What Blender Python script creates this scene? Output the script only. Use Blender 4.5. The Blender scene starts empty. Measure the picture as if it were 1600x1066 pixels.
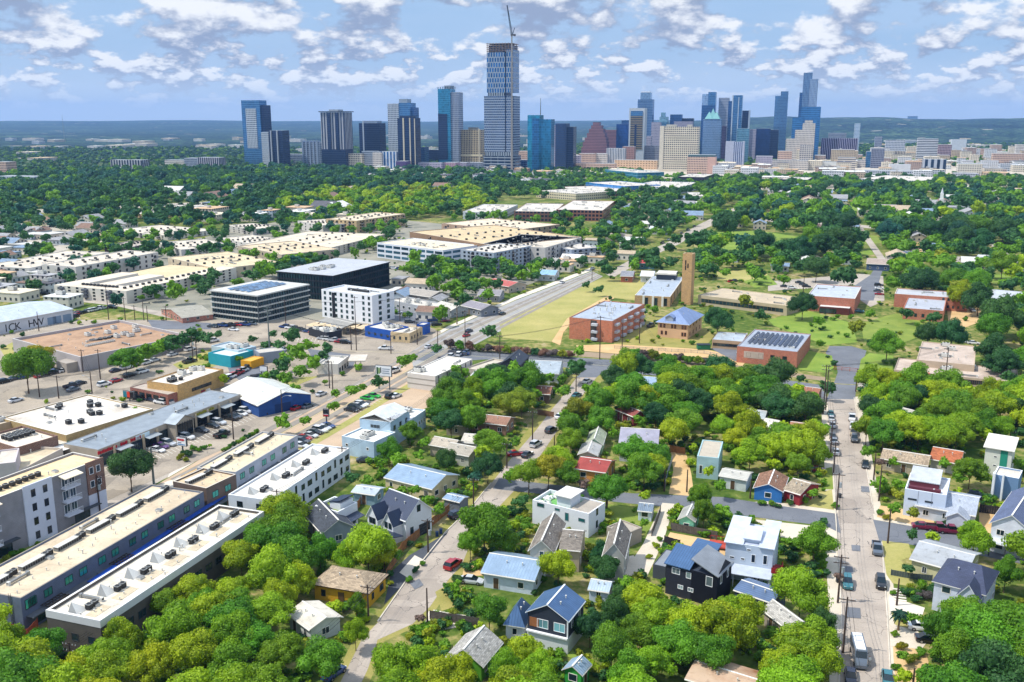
import bpy, math, random
import numpy as np
from math import sin, cos, pi, radians, atan2, hypot
from mathutils import Vector, Matrix
random.seed(7); RNG = np.random.default_rng(7)
S = bpy.context.scene; C = S.collection
# ------------------------------------------------------------------ camera
F, CX, CY, HY, CH = 1500.0, 800.0, 533.0, 188.0, 85.0
TP = (CY-HY)/F; PT = math.atan(TP); CP, SP = cos(PT), sin(PT)
cd = bpy.data.cameras.new('camera'); cam = bpy.data.objects.new('camera', cd); C.objects.link(cam)
cam.location = (0, 0, CH); cam.rotation_euler = (pi/2-PT, 0, 0)
cd.sensor_width = 36; cd.lens = 36*F/1600; cd.clip_start = 1; cd.clip_end = 90000
S.camera = cam
S.view_settings.view_transform = 'Standard'; S.view_settings.look = 'None'
S.view_settings.gamma = 1; S.view_settings.exposure = 0.0

def G(x, y, z=0.0):
    "point at height z seen at pixel (x, y) of the 1600 px photograph"
    u = (x-CX)/F; v = (y-CY)/F
    dx, dy, dz = u, CP-v*SP, -SP-v*CP
    t = (z-CH)/dz
    return Vector((dx*t, dy*t, z))
def PX(p):
    x, y, z = p[0], p[1], p[2]-CH
    d = y*CP-z*SP; up = y*SP+z*CP
    return CX+F*x/d, CY-F*up/d, d
def HT(x, yb, yt):
    g = G(x, yb); v = (yt-CY)/F
    return CH+g.y*(-SP-v*CP)/(CP-v*SP)

# ------------------------------------------------------------------ materials
def lin(c):
    return c/12.92 if c <= 0.04045 else ((c+0.055)/1.055)**2.4
def col(h):
    if not isinstance(h, str): return h
    h = h.lstrip('#')
    return tuple(lin(int(h[i:i+2], 16)/255) for i in (0, 2, 4))
MATS = {}
def nodemat(name):
    m = bpy.data.materials.new(name); m.use_nodes = True
    nt = m.node_tree; b = nt.nodes['Principled BSDF']
    return m, nt, b
def N(nt, t, **k):
    n = nt.nodes.new(t)
    for a, v in k.items(): setattr(n, a, v)
    return n
def math_(nt, op, a, b=None, c=None):
    n = nt.nodes.new('ShaderNodeMath'); n.operation = op
    for i, v in enumerate((a, b, c)):
        if v is None: continue
        if isinstance(v, (int, float)): n.inputs[i].default_value = v
        else: nt.links.new(v, n.inputs[i])
    return n.outputs[0]
def mixc(nt, f, a, b, mode='MIX'):
    n = nt.nodes.new('ShaderNodeMix'); n.data_type = 'RGBA'; n.blend_type = mode
    for i, v in ((0, f), (6, a), (7, b)):
        if isinstance(v, (int, float)): n.inputs[i].default_value = v
        elif isinstance(v, tuple): n.inputs[i].default_value = (*v[:3], 1)
        else: nt.links.new(v, n.inputs[i])
    return n.outputs[2]
def noise(nt, vec, scale, detail=4, rough=.55, out=0):
    n = nt.nodes.new('ShaderNodeTexNoise'); n.inputs['Scale'].default_value = scale
    n.inputs['Detail'].default_value = detail; n.inputs['Roughness'].default_value = rough
    if vec is not None: nt.links.new(vec, n.inputs['Vector'])
    return n.outputs[out]
def ramp(nt, f, stops):
    n = nt.nodes.new('ShaderNodeValToRGB'); r = n.color_ramp
    while len(r.elements) < len(stops): r.elements.new(.5)
    for e, (p, c) in zip(r.elements, stops):
        e.position = p; c = col(c); e.color = (*c[:3], 1) if not isinstance(c, float) else (c, c, c, 1)
    nt.links.new(f, n.inputs[0]); return n.outputs[0]
def coords(nt, kind='Object'):
    return nt.nodes.new('ShaderNodeTexCoord').outputs[kind]
def pos(nt): return nt.nodes.new('ShaderNodeNewGeometry').outputs['Position']

def mat(c, rough=.7, var=.12, scale=.35, metal=0, spec=.3, bump=0, fine=3.0):
    key = ('m', c, rough, var, scale, metal, bump)
    if key in MATS: return MATS[key]
    m, nt, b = nodemat('painted'); cc = col(c)
    P = pos(nt)
    n1 = noise(nt, P, scale, 5); n2 = noise(nt, P, fine, 4)
    f = math_(nt, 'ADD', math_(nt, 'MULTIPLY', n1, .65), math_(nt, 'MULTIPLY', n2, .35))
    f = math_(nt, 'MULTIPLY_ADD', f, 2.6, -.8)
    lo = tuple(max(0, x*(1-var*1.6)) for x in cc); hi = tuple(min(1, x*(1+var)) for x in cc)
    mx = mixc(nt, f, lo, hi); 
    n = mx.node; n.clamp_factor = True
    nt.links.new(mx, b.inputs['Base Color'])
    b.inputs['Roughness'].default_value = rough; b.inputs['Metallic'].default_value = metal
    b.inputs['Specular IOR Level'].default_value = spec
    if bump:
        bp = N(nt, 'ShaderNodeBump'); bp.inputs['Strength'].default_value = bump; bp.inputs['Distance'].default_value = .05
        nt.links.new(n2, bp.inputs['Height']); nt.links.new(bp.outputs[0], b.inputs['Normal'])
    MATS[key] = m; return m

def seam(c, w=.5, rough=.45, dark=.55, axis=0, metal=.3):
    "standing seam metal or lap siding: stripes across the UV in metres"
    key = ('s', c, w, axis, dark)
    if key in MATS: return MATS[key]
    m, nt, b = nodemat('seamed'); cc = col(c)
    uv = coords(nt, 'UV'); sp = N(nt, 'ShaderNodeSeparateXYZ'); nt.links.new(uv, sp.inputs[0])
    fr = math_(nt, 'FRACT', math_(nt, 'DIVIDE', sp.outputs[axis], w))
    mk = math_(nt, 'GREATER_THAN', fr, .8)
    n1 = noise(nt, pos(nt), .5, 5)
    base = mixc(nt, math_(nt, 'MULTIPLY_ADD', n1, 2, -.5), tuple(x*.72 for x in cc), tuple(min(1, x*1.15) for x in cc))
    cl = mixc(nt, mk, base, tuple(x*dark for x in cc))
    nt.links.new(cl, b.inputs['Base Color'])
    b.inputs['Roughness'].default_value = rough; b.inputs['Metallic'].default_value = metal
    bp = N(nt, 'ShaderNodeBump'); bp.inputs['Strength'].default_value = .6; bp.inputs['Distance'].default_value = .05
    nt.links.new(mk, bp.inputs['Height']); nt.links.new(bp.outputs[0], b.inputs['Normal'])
    MATS[key] = m; return m

def shingle(c, var=.35):
    key = ('sh', c)
    if key in MATS: return MATS[key]
    m, nt, b = nodemat('shingles'); cc = col(c)
    uv = coords(nt, 'UV'); br = N(nt, 'ShaderNodeTexBrick')
    nt.links.new(uv, br.inputs['Vector']); br.inputs['Scale'].default_value = 1
    br.inputs['Brick Width'].default_value = .6; br.inputs['Row Height'].default_value = .28
    br.inputs['Mortar Size'].default_value = .02; br.inputs['Bias'].default_value = 0
    br.inputs['Color1'].default_value = (*[x*(1-var) for x in cc], 1)
    br.inputs['Color2'].default_value = (*[min(1, x*(1+var)) for x in cc], 1)
    br.inputs['Mortar'].default_value = (*[x*.55 for x in cc], 1)
    n1 = noise(nt, pos(nt), .4, 5)
    k = mixc(nt, n1, (.62,)*3, (1.25,)*3)
    nt.links.new(mixc(nt, 1.0, br.outputs[0], k, 'MULTIPLY'), b.inputs['Base Color'])
    b.inputs['Roughness'].default_value = .85
    MATS[key] = m; return m

def flatroof(c, stain='#8c8272', amt=.5):
    key = ('fr', c, stain, amt)
    if key in MATS: return MATS[key]
    m, nt, b = nodemat('roof_membrane'); cc = col(c); st = col(stain)
    P = pos(nt)
    n1 = noise(nt, P, .12, 6, .65); n2 = noise(nt, P, 1.1, 5, .6); n3 = noise(nt, P, .5, 3)
    f = math_(nt, 'MULTIPLY_ADD', n1, 3.6, -1.45); f.node.use_clamp = True
    f = math_(nt, 'MULTIPLY', f, amt)
    a = mixc(nt, f, cc, st)
    g = math_(nt, 'MULTIPLY_ADD', n2, 4, -2.2); g.node.use_clamp = True
    a = mixc(nt, math_(nt, 'MULTIPLY', g, .6), a, tuple(x*.5 for x in st))
    k = mixc(nt, n3, (.88,)*3, (1.1,)*3)
    # membrane sheets
    uv = coords(nt, 'Object'); sp = N(nt, 'ShaderNodeSeparateXYZ'); nt.links.new(uv, sp.inputs[0])
    fr = math_(nt, 'FRACT', math_(nt, 'DIVIDE', sp.outputs[0], 3.1)); mk = math_(nt, 'GREATER_THAN', fr, .965)
    a = mixc(nt, math_(nt, 'MULTIPLY', mk, .25), a, (.15, .14, .13))
    nt.links.new(mixc(nt, 1.0, a, k, 'MULTIPLY'), b.inputs['Base Color'])
    b.inputs['Roughness'].default_value = .8
    MATS[key] = m; return m

def brick(c, mort='#b9a893'):
    key = ('br', c)
    if key in MATS: return MATS[key]
    m, nt, b = nodemat('brick'); cc = col(c)
    uv = coords(nt, 'UV'); br = N(nt, 'ShaderNodeTexBrick'); nt.links.new(uv, br.inputs['Vector'])
    br.inputs['Scale'].default_value = 1; br.inputs['Brick Width'].default_value = .5; br.inputs['Row Height'].default_value = .17
    br.inputs['Mortar Size'].default_value = .015
    br.inputs['Color1'].default_value = (*[x*.8 for x in cc], 1); br.inputs['Color2'].default_value = (*[min(1, x*1.25) for x in cc], 1)
    br.inputs['Mortar'].default_value = (*col(mort), 1)
    k = mixc(nt, noise(nt, pos(nt), .6, 5), (.7,)*3, (1.2,)*3)
    nt.links.new(mixc(nt, 1.0, br.outputs[0], k, 'MULTIPLY'), b.inputs['Base Color'])
    b.inputs['Roughness'].default_value = .85
    MATS[key] = m; return m

def facade(wall, glass, w=3.0, h=3.4, ww=.6, hh=.55, gr=.12, stag=0, vline=0, metal=.55, vary=.7):
    "curtain wall or window grid over the UV (metres)"
    key = ('f', wall, glass, w, h, ww, hh, stag, vline)
    if key in MATS: return MATS[key]
    m, nt, b = nodemat('curtain_wall'); wc, gc = col(wall), col(glass)
    uv = coords(nt, 'UV'); sp = N(nt, 'ShaderNodeSeparateXYZ'); nt.links.new(uv, sp.inputs[0])
    V = math_(nt, 'DIVIDE', sp.outputs[1], h); fl = math_(nt, 'FLOOR', V)
    U = math_(nt, 'DIVIDE', sp.outputs[0], w)
    if stag: U = math_(nt, 'ADD', U, math_(nt, 'MULTIPLY', math_(nt, 'MODULO', fl, 2.0), stag))
    fu = math_(nt, 'FRACT', U); fv = math_(nt, 'FRACT', V)
    mu = math_(nt, 'LESS_THAN', math_(nt, 'ABSOLUTE', math_(nt, 'SUBTRACT', fu, .5)), ww/2)
    mv = math_(nt, 'LESS_THAN', math_(nt, 'ABSOLUTE', math_(nt, 'SUBTRACT', fv, .5)), hh/2)
    mk = math_(nt, 'MULTIPLY', mu, mv)
    cx = N(nt, 'ShaderNodeCombineXYZ'); nt.links.new(math_(nt, 'FLOOR', U), cx.inputs[0]); nt.links.new(fl, cx.inputs[1])
    wn = N(nt, 'ShaderNodeTexWhiteNoise', noise_dimensions='2D'); nt.links.new(cx.outputs[0], wn.inputs[0])
    big = noise(nt, uv, .035, 3)
    f = math_(nt, 'ADD', math_(nt, 'MULTIPLY', wn.outputs[0], .55), math_(nt, 'MULTIPLY', big, .8))
    g = mixc(nt, f, tuple(x*(1-vary) for x in gc), tuple(min(1, x*(1+vary)) for x in gc))
    wv = mixc(nt, noise(nt, pos(nt), .08, 5), tuple(x*.78 for x in wc), tuple(min(1, x*1.15) for x in wc))
    nt.links.new(mixc(nt, mk, wv, g), b.inputs['Base Color'])
    r = math_(nt, 'MULTIPLY_ADD', mk, gr-.7, .7); nt.links.new(r, b.inputs['Roughness'])
    nt.links.new(math_(nt, 'MULTIPLY', mk, metal), b.inputs['Metallic'])
    MATS[key] = m; return m

GLASS = None
def glass(c='#26383f', rough=.1, metal=.35):
    key = ('g', c, rough)
    if key in MATS: return MATS[key]
    m, nt, b = nodemat('window_glass'); cc = col(c)
    oi = N(nt, 'ShaderNodeObjectInfo')
    cl = mixc(nt, oi.outputs['Random'], tuple(x*.45 for x in cc), tuple(min(1, x*1.8) for x in cc))
    nt.links.new(cl, b.inputs['Base Color'])
    b.inputs['Roughness'].default_value = rough; b.inputs['Metallic'].default_value = metal
    b.inputs['Specular IOR Level'].default_value = .8
    MATS[key] = m; return m

# ------------------------------------------------------------------ mesh helpers
class MB:
    def __init__(s): s.v = []; s.f = []; s.m = []; s.uv = []; s.mats = []
    def mi(s, m):
        if m not in s.mats: s.mats.append(m)
        return s.mats.index(m)
    def face(s, pts, m, uvs=None):
        i = len(s.v); s.v += [tuple(p) for p in pts]; s.f.append(tuple(range(i, i+len(pts)))); s.m.append(s.mi(m))
        if uvs is None:
            p0 = Vector(pts[0]); e = Vector(pts[1])-p0
            n = None
            for k in range(2, len(pts)):
                n = e.cross(Vector(pts[k])-p0)
                if n.length > 1e-9: break
            if n is None or n.length < 1e-9: uvs = [(0, 0)]*len(pts)
            else:
                n.normalize()
                if abs(n.z) > .95: uvs = [(p[0], p[1]) for p in pts]
                else:
                    h = Vector((-n.y, n.x, 0)).normalized(); k = n.cross(h)
                    uvs = [(Vector(p).dot(h), Vector(p).dot(k)) for p in pts]
        s.uv += list(uvs)
    def box(s, x0, x1, y0, y1, z0, z1, m, bottom=True, top=None):
        p = [(x0,y0,z0),(x1,y0,z0),(x1,y1,z0),(x0,y1,z0),(x0,y0,z1),(x1,y0,z1),(x1,y1,z1),(x0,y1,z1)]
        for q in ((0,1,5,4),(1,2,6,5),(2,3,7,6),(3,0,4,7)): s.face([p[i] for i in q], m)
        s.face([p[i] for i in (4,5,6,7)], top or m)
        if bottom: s.face([p[i] for i in (3,2,1,0)], m)
    def obox(s, c, size, yaw, m, pitch=0, roll=0):
        M = Matrix.Translation(c) @ Matrix.Rotation(yaw, 4, 'Z') @ Matrix.Rotation(pitch, 4, 'Y') @ Matrix.Rotation(roll, 4, 'X')
        a, b, d = size[0]/2, size[1]/2, size[2]/2
        p = [M @ Vector(q) for q in ((-a,-b,-d),(a,-b,-d),(a,b,-d),(-a,b,-d),(-a,-b,d),(a,-b,d),(a,b,d),(-a,b,d))]
        for q in ((0,1,5,4),(1,2,6,5),(2,3,7,6),(3,0,4,7),(4,5,6,7),(3,2,1,0)): s.face([p[i] for i in q], m)
    def tube(s, pts, r, m, n=6, cap=True):
        rs = r if isinstance(r, (list, tuple)) else [r]*len(pts)
        rings = []
        for i, p in enumerate(pts):
            p = Vector(p); a = Vector(pts[max(i-1, 0)]); b = Vector(pts[min(i+1, len(pts)-1)])
            d = (b-a).normalized(); u = d.cross(Vector((0, 0, 1)))
            if u.length < .05: u = d.cross(Vector((0, 1, 0)))
            u.normalize(); w = d.cross(u)
            rings.append([p+(u*cos(2*pi*k/n)+w*sin(2*pi*k/n))*rs[i] for k in range(n)])
        for i in range(len(rings)-1):
            for k in range(n):
                k2 = (k+1) % n
                s.face([rings[i][k], rings[i][k2], rings[i+1][k2], rings[i+1][k]], m)
        if cap: s.face(rings[-1], m); s.face(rings[0][::-1], m)
    def cyl(s, x, y, z0, z1, r, m, n=10, r2=None):
        s.tube([(x, y, z0), (x, y, z1)], [r, r if r2 is None else r2], m, n)
    def prism(s, poly, z0, z1, m, top=None):
        n = len(poly)
        for i in range(n):
            a, b = poly[i], poly[(i+1) % n]
            s.face([(a[0],a[1],z0),(b[0],b[1],z0),(b[0],b[1],z1),(a[0],a[1],z1)], m)
        s.face([(a[0], a[1], z1) for a in poly], top or m)
    def build(s, name, parent=None, loc=None, smooth=False):
        me = bpy.data.meshes.new(name); me.from_pydata(s.v, [], s.f)
        for m in s.mats: me.materials.append(m)
        me.polygons.foreach_set('material_index', s.m)
        uvl = me.uv_layers.new(name='uv'); uvl.data.foreach_set('uv', [c for t in s.uv for c in t])
        if smooth: me.polygons.foreach_set('use_smooth', [True]*len(s.f))
        me.update()
        o = bpy.data.objects.new(name, me); C.objects.link(o)
        if parent: o.parent = parent
        if loc is not None: o.location = loc
        return o
def tag(o, label=None, cat=None, group=None, kind=None):
    if label: o['label'] = label
    if cat: o['category'] = cat
    if group: o['group'] = group
    if kind: o['kind'] = kind
    return o
def empty(name, loc, rz=0, label=None, cat=None, group=None):
    o = bpy.data.objects.new(name, None); C.objects.link(o); o.location = loc; o.rotation_euler = (0, 0, rz)
    o.empty_display_size = .5
    return tag(o, label, cat, group)
def kids(o): return CH_.get(o.name, [])
CH_ = {}
def inst(src, parent, loc=(0,0,0), rz=0, scale=None, name=None):
    c = src.copy(); C.objects.link(c); c.parent = parent; c.location = loc; c.rotation_euler = (0, 0, rz)
    if scale: c.scale = scale
    return c
def newobj(name, mesh, parent, loc=(0,0,0), rz=0, scale=None):
    c = bpy.data.objects.new(name, mesh); C.objects.link(c); c.parent = parent; c.location = loc; c.rotation_euler = (0, 0, rz)
    if scale: c.scale = scale
    return c

FOOT = []      # world footprints (for keeping trees off buildings)
ANCH = []      # (pixel x, pixel y, phrase) for describing neighbours
def anchor(o, phrase, h=3):
    p = PX((o.location.x, o.location.y, h)); ANCH.append((p[0], p[1], phrase, Vector((o.location.x, o.location.y))))

def quad(A, B, D, h):
    PA, PB, PD = (G(*q, h).to_2d() for q in (A, B, D))
    u, v = PB-PA, PD-PA
    if u.x*v.y-u.y*v.x < 0: u, v = v, u
    if u.length >= v.length:
        ud = u.normalized(); L = u.length; W = abs(ud.x*v.y-ud.y*v.x)
    else:
        vd = v.normalized(); W = v.length; ud = Vector((vd.y, -vd.x)); L = abs(vd.x*u.y-vd.y*u.x)
    return PA, atan2(ud.y, ud.x), L, W
def footprint(loc, yaw, L, W, m=1.0, x0=0, y0=0):
    c, s = cos(yaw), sin(yaw)
    return [(loc.x+c*x-s*y, loc.y+s*x+c*y) for x, y in ((x0-m,y0-m),(L+m,y0-m),(L+m,W+m),(x0-m,W+m))]

# window prototypes: facing -y, centred on x, sill at z=0
WM = {}
def winmesh(w, h, frame='#e8e8e4', gl='#26383f', split=1, proud=.06, fw=.09):
    key = (round(w, 1), round(h, 1), frame, gl, split)
    if key in WM: return WM[key]
    b = MB(); fm = mat(frame, .6, .05); g = glass(gl)
    w, h = round(w, 1), round(h, 1)
    b.box(-w/2, w/2, -proud, .02, 0, fw, fm); b.box(-w/2, w/2, -proud, .02, h-fw, h, fm)
    b.box(-w/2, -w/2+fw, -proud, .02, fw, h-fw, fm); b.box(w/2-fw, w/2, -proud, .02, fw, h-fw, fm)
    for k in range(1, split):
        x = -w/2+w*k/split; b.box(x-fw*.35, x+fw*.35, -proud*.9, .02, fw, h-fw, fm)
    b.face([(-w/2+fw, -.02, fw), (w/2-fw, -.02, fw), (w/2-fw, -.02, h-fw), (-w/2+fw, -.02, h-fw)], g)
    o = b.build('window'); me = o.data; bpy.data.objects.remove(o); WM[key] = me
    return me
def win(parent, side, t, z, w, h, L=0, W=0, name='window', **k):
    "one window on side R (y=0 face), L (x=0 face), B (x=L face)"
    me = winmesh(w, h, **k)
    if side == 'R': return newobj(name, me, parent, (t, 0, z))
    if side == 'L': return newobj(name, me, parent, (0, t, z), -pi/2)
    if side == 'B': return newobj(name, me, parent, (L, t, z), pi/2)
def wgrid(parent, side, length, rows, cols, h0, fh, w, h, skip=0, m0=.04, L=0, **k):
    h = min(h, max(.6, fh*.56))
    for r in range(rows):
        for c in range(cols):
            if skip and random.random() < skip: continue
            t = length*(m0+(1-2*m0)*(c+.5)/cols)
            win(parent, side, t, h0+r*fh, w, h, L=L, **k)
# ------------------------------------------------------------------ building helpers
def hof(A, h, yb):
    return h if h else max(2.4, HT(A[0], yb, A[1]))
class Bd: pass
def root(name, label, cat, A, B, D, h, short=None, group=None, foot=True):
    PA, yaw, L, W = quad(A, B, D, h)
    o = empty(name, (PA.x, PA.y, 0), yaw, label, cat, group)
    b = Bd(); b.o = o; b.L = L; b.W = W; b.h = h; b.yaw = yaw; b.P = PA
    if foot: FOOT.append(footprint(PA, yaw, L, W))
    if short:
        c, s = cos(yaw), sin(yaw)
        p = PX((PA.x+c*L/2-s*W/2, PA.y+s*L/2+c*W/2, h)); ANCH.append((p[0], p[1], short, Vector((PA.x+c*L/2-s*W/2, PA.y+s*L/2+c*W/2))))
    return b
HV = {}
def hvac_mesh(kind=0):
    if kind in HV: return HV[kind]
    m = MB(); g = mat('#8f9190', .5, .1, metal=.4); d = mat('#2e2f30', .6, .1); w = mat('#c9c8c2', .6, .1)
    if kind == 0:   # condenser
        m.box(-.45,.45,-.45,.45,.1,.95,d); m.box(-.5,.5,-.5,.5,.95,1.03,g); m.cyl(0,0,1.03,1.09,.36,d,10)
        m.box(-.5,.5,-.06,.06,0,.1,g)
    elif kind == 1: # package unit
        m.box(-1.2,1.2,-.8,.8,.15,1.35,w); m.box(-1.1,1.1,-.7,.7,0,.15,d); m.cyl(-.55,0,1.35,1.45,.42,d,10); m.cyl(.55,0,1.35,1.45,.42,d,10)
        m.box(1.2,1.75,-.4,.4,.3,1.0,g)
    elif kind == 2: # long louvred skylight / vent box
        m.box(-2.6,2.6,-.55,.55,0,.85,g,top=w)
        for i in range(9): m.box(-2.5+i*.57,-2.1+i*.57,-.6,-.55,.15,.7,d)
        m.box(-2.7,2.7,-.62,.62,.85,.92,w)
    elif kind == 3: # pyramid skylight wedge
        p=[(-.9,-.8,0),(.9,-.8,0),(.9,.8,0),(-.9,.8,0)]; q=[(-.9,.5,1.3),(-.9,.8,1.3)]
        m.face([p[0],p[1],(-.2,.8,1.5)],w); m.face([p[1],p[2],(-.2,.8,1.5)],g); m.face([p[2],p[3],(-.2,.8,1.5)],w); m.face([p[3],p[0],(-.2,.8,1.5)],g)
    elif kind == 5: m.box(-2.4,2.4,-.22,.22,.25,.6,g); m.box(-2.4,-1.9,-.3,.3,0,.7,w); m.box(1.9,2.4,-.3,.3,0,.7,g)
    elif kind == 6: m.box(-.5,.5,-.6,.6,0,.4,w); m.box(-.45,.45,-.55,.55,.4,.46,g)
    elif kind == 4: # pipe vent
        m.cyl(0,0,0,.7,.12,w,7); m.cyl(0,0,.7,.85,.2,w,7)
    o = m.build('roof_unit'); HV[kind] = o.data; bpy.data.objects.remove(o); return HV[kind]
def units(b, n, kind=1, area=None, z=None, rnd=None, s=1):
    R = rnd or random
    x0, x1, y0, y1 = area or (.12, .88, .2, .8)
    nm = ('condenser_unit', 'rooftop_air_unit', 'ridge_skylight', 'roof_scoop', 'vent_pipe', 'duct', 'roof_hatch')[kind]
    for i in range(n):
        newobj(nm, hvac_mesh(kind), b.o, (b.L*R.uniform(x0, x1), b.W*R.uniform(y0, y1), (b.h-b.drop if z is None else z)), R.choice((0, pi/2)), (s, s, s))
def flat(name, label, cat, A, B, D, h=None, yb=None, wall='#d8d2c4', roof='#d9cfbd', short=None, group=None,
         par=.5, thick=.3, wm=None, rm=None, nu=0, ku=1, cap=None, base=0, coping=True):
    h = hof(A, h, yb); b = root(name, label, cat, A, B, D, h, short, group)
    L, W = b.L, b.W; wmm = wm or mat(wall, .75, .1, bump=.2); rmm = rm or flatroof(roof); cp = mat(cap, .6, .05) if cap else wmm
    m = MB(); t = thick
    o_ = [(0,0),(L,0),(L,W),(0,W)]; i_ = [(t,t),(L-t,t),(L-t,W-t),(t,W-t)]
    for k in range(4):
        a, c = o_[k], o_[(k+1)%4]; e, g = i_[k], i_[(k+1)%4]
        m.face([(a[0],a[1],base),(c[0],c[1],base),(c[0],c[1],h),(a[0],a[1],h)], wmm)
        m.face([(g[0],g[1],h-par),(e[0],e[1],h-par),(e[0],e[1],h),(g[0],g[1],h)], wmm)
    m.build('wall', b.o)
    m = MB()
    for k in range(4):
        a, c = o_[k], o_[(k+1)%4]; e, g = i_[k], i_[(k+1)%4]
        m.face([(a[0],a[1],h+.003),(c[0],c[1],h+.003),(g[0],g[1],h+.003),(e[0],e[1],h+.003)], cp)
    m.build('coping', b.o)
    m = MB(); m.face([(x, y, h-par) for x, y in i_], rmm); m.build('roof', b.o)
    b.drop = par
    if nu: units(b, nu, ku)
    if L > 11 and W > 6:
        for k_ in (4, 5, 6, 4): units(b, min(6, 1+int(L*W/420)), k_, (.08, .92, .1, .9))
    return b
def slab(m, pts, t, mt, mu=None):
    "a thick sheet: pts top polygon, thickness t downward"
    m.face(pts, mt); lo = [(p[0], p[1], p[2]-t) for p in pts]; m.face(lo[::-1], mu or mt)
    n = len(pts)
    for i in range(n):
        j = (i+1) % n; m.face([lo[i], lo[j], pts[j], pts[i]], mu or mt)
def gable_roof(L, W, h, rh, ridge, ov, rm, trim, hip=0, x0=0, y0=0, z0=0):
    m = MB(); T = .16
    def tr(p): return (p[0]+x0, p[1]+y0, p[2])
    if ridge == 'x':
        k = rh/(W/2); lo = h-ov*k
        a=[(-ov,-ov,lo),(L+ov,-ov,lo),(L+ov-hip,W/2,h+rh),(-ov+hip,W/2,h+rh)]
        c=[(L+ov,W+ov,lo),(-ov,W+ov,lo),(-ov+hip,W/2,h+rh),(L+ov-hip,W/2,h+rh)]
        fs=[a,c]
        if hip: fs += [[(-ov,W+ov,lo),(-ov,-ov,lo),(-ov+hip,W/2,h+rh)],[(L+ov,-ov,lo),(L+ov,W+ov,lo),(L+ov-hip,W/2,h+rh)]]
    else:
        k = rh/(L/2); lo = h-ov*k
        a=[(-ov,W+ov,lo),(-ov,-ov,lo),(L/2,-ov+hip,h+rh),(L/2,W+ov-hip,h+rh)]
        c=[(L+ov,-ov,lo),(L+ov,W+ov,lo),(L/2,W+ov-hip,h+rh),(L/2,-ov+hip,h+rh)]
        fs=[a,c]
        if hip: fs += [[(-ov,-ov,lo),(L+ov,-ov,lo),(L/2,-ov+hip,h+rh)],[(L+ov,W+ov,lo),(-ov,W+ov,lo),(L/2,W+ov-hip,h+rh)]]
    for f in fs: slab(m, [tr((p[0],p[1],p[2]+.17)) for p in f], T, rm, trim)
    return m
def walls_gable(m, L, W, h, rh, ridge, wm, x0=0, y0=0, base=0):
    def q(*p): m.face([(a+x0, b_+y0, c_) for a, b_, c_ in p], wm)
    if ridge == 'x':
        q((0,0,base),(L,0,base),(L,0,h),(0,0,h)); q((L,W,base),(0,W,base),(0,W,h),(L,W,h))
        q((0,W,base),(0,0,base),(0,0,h),(0,W/2,h+rh),(0,W,h)); q((L,0,base),(L,W,base),(L,W,h),(L,W/2,h+rh),(L,0,h))
    else:
        q((0,W,base),(0,0,base),(0,0,h),(0,W,h)); q((L,0,base),(L,W,base),(L,W,h),(L,0,h))
        q((0,0,base),(L,0,base),(L,0,h),(L/2,0,h+rh),(0,0,h)); q((L,W,base),(0,W,base),(0,W,h),(L/2,W,h+rh),(L,W,h))
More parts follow.
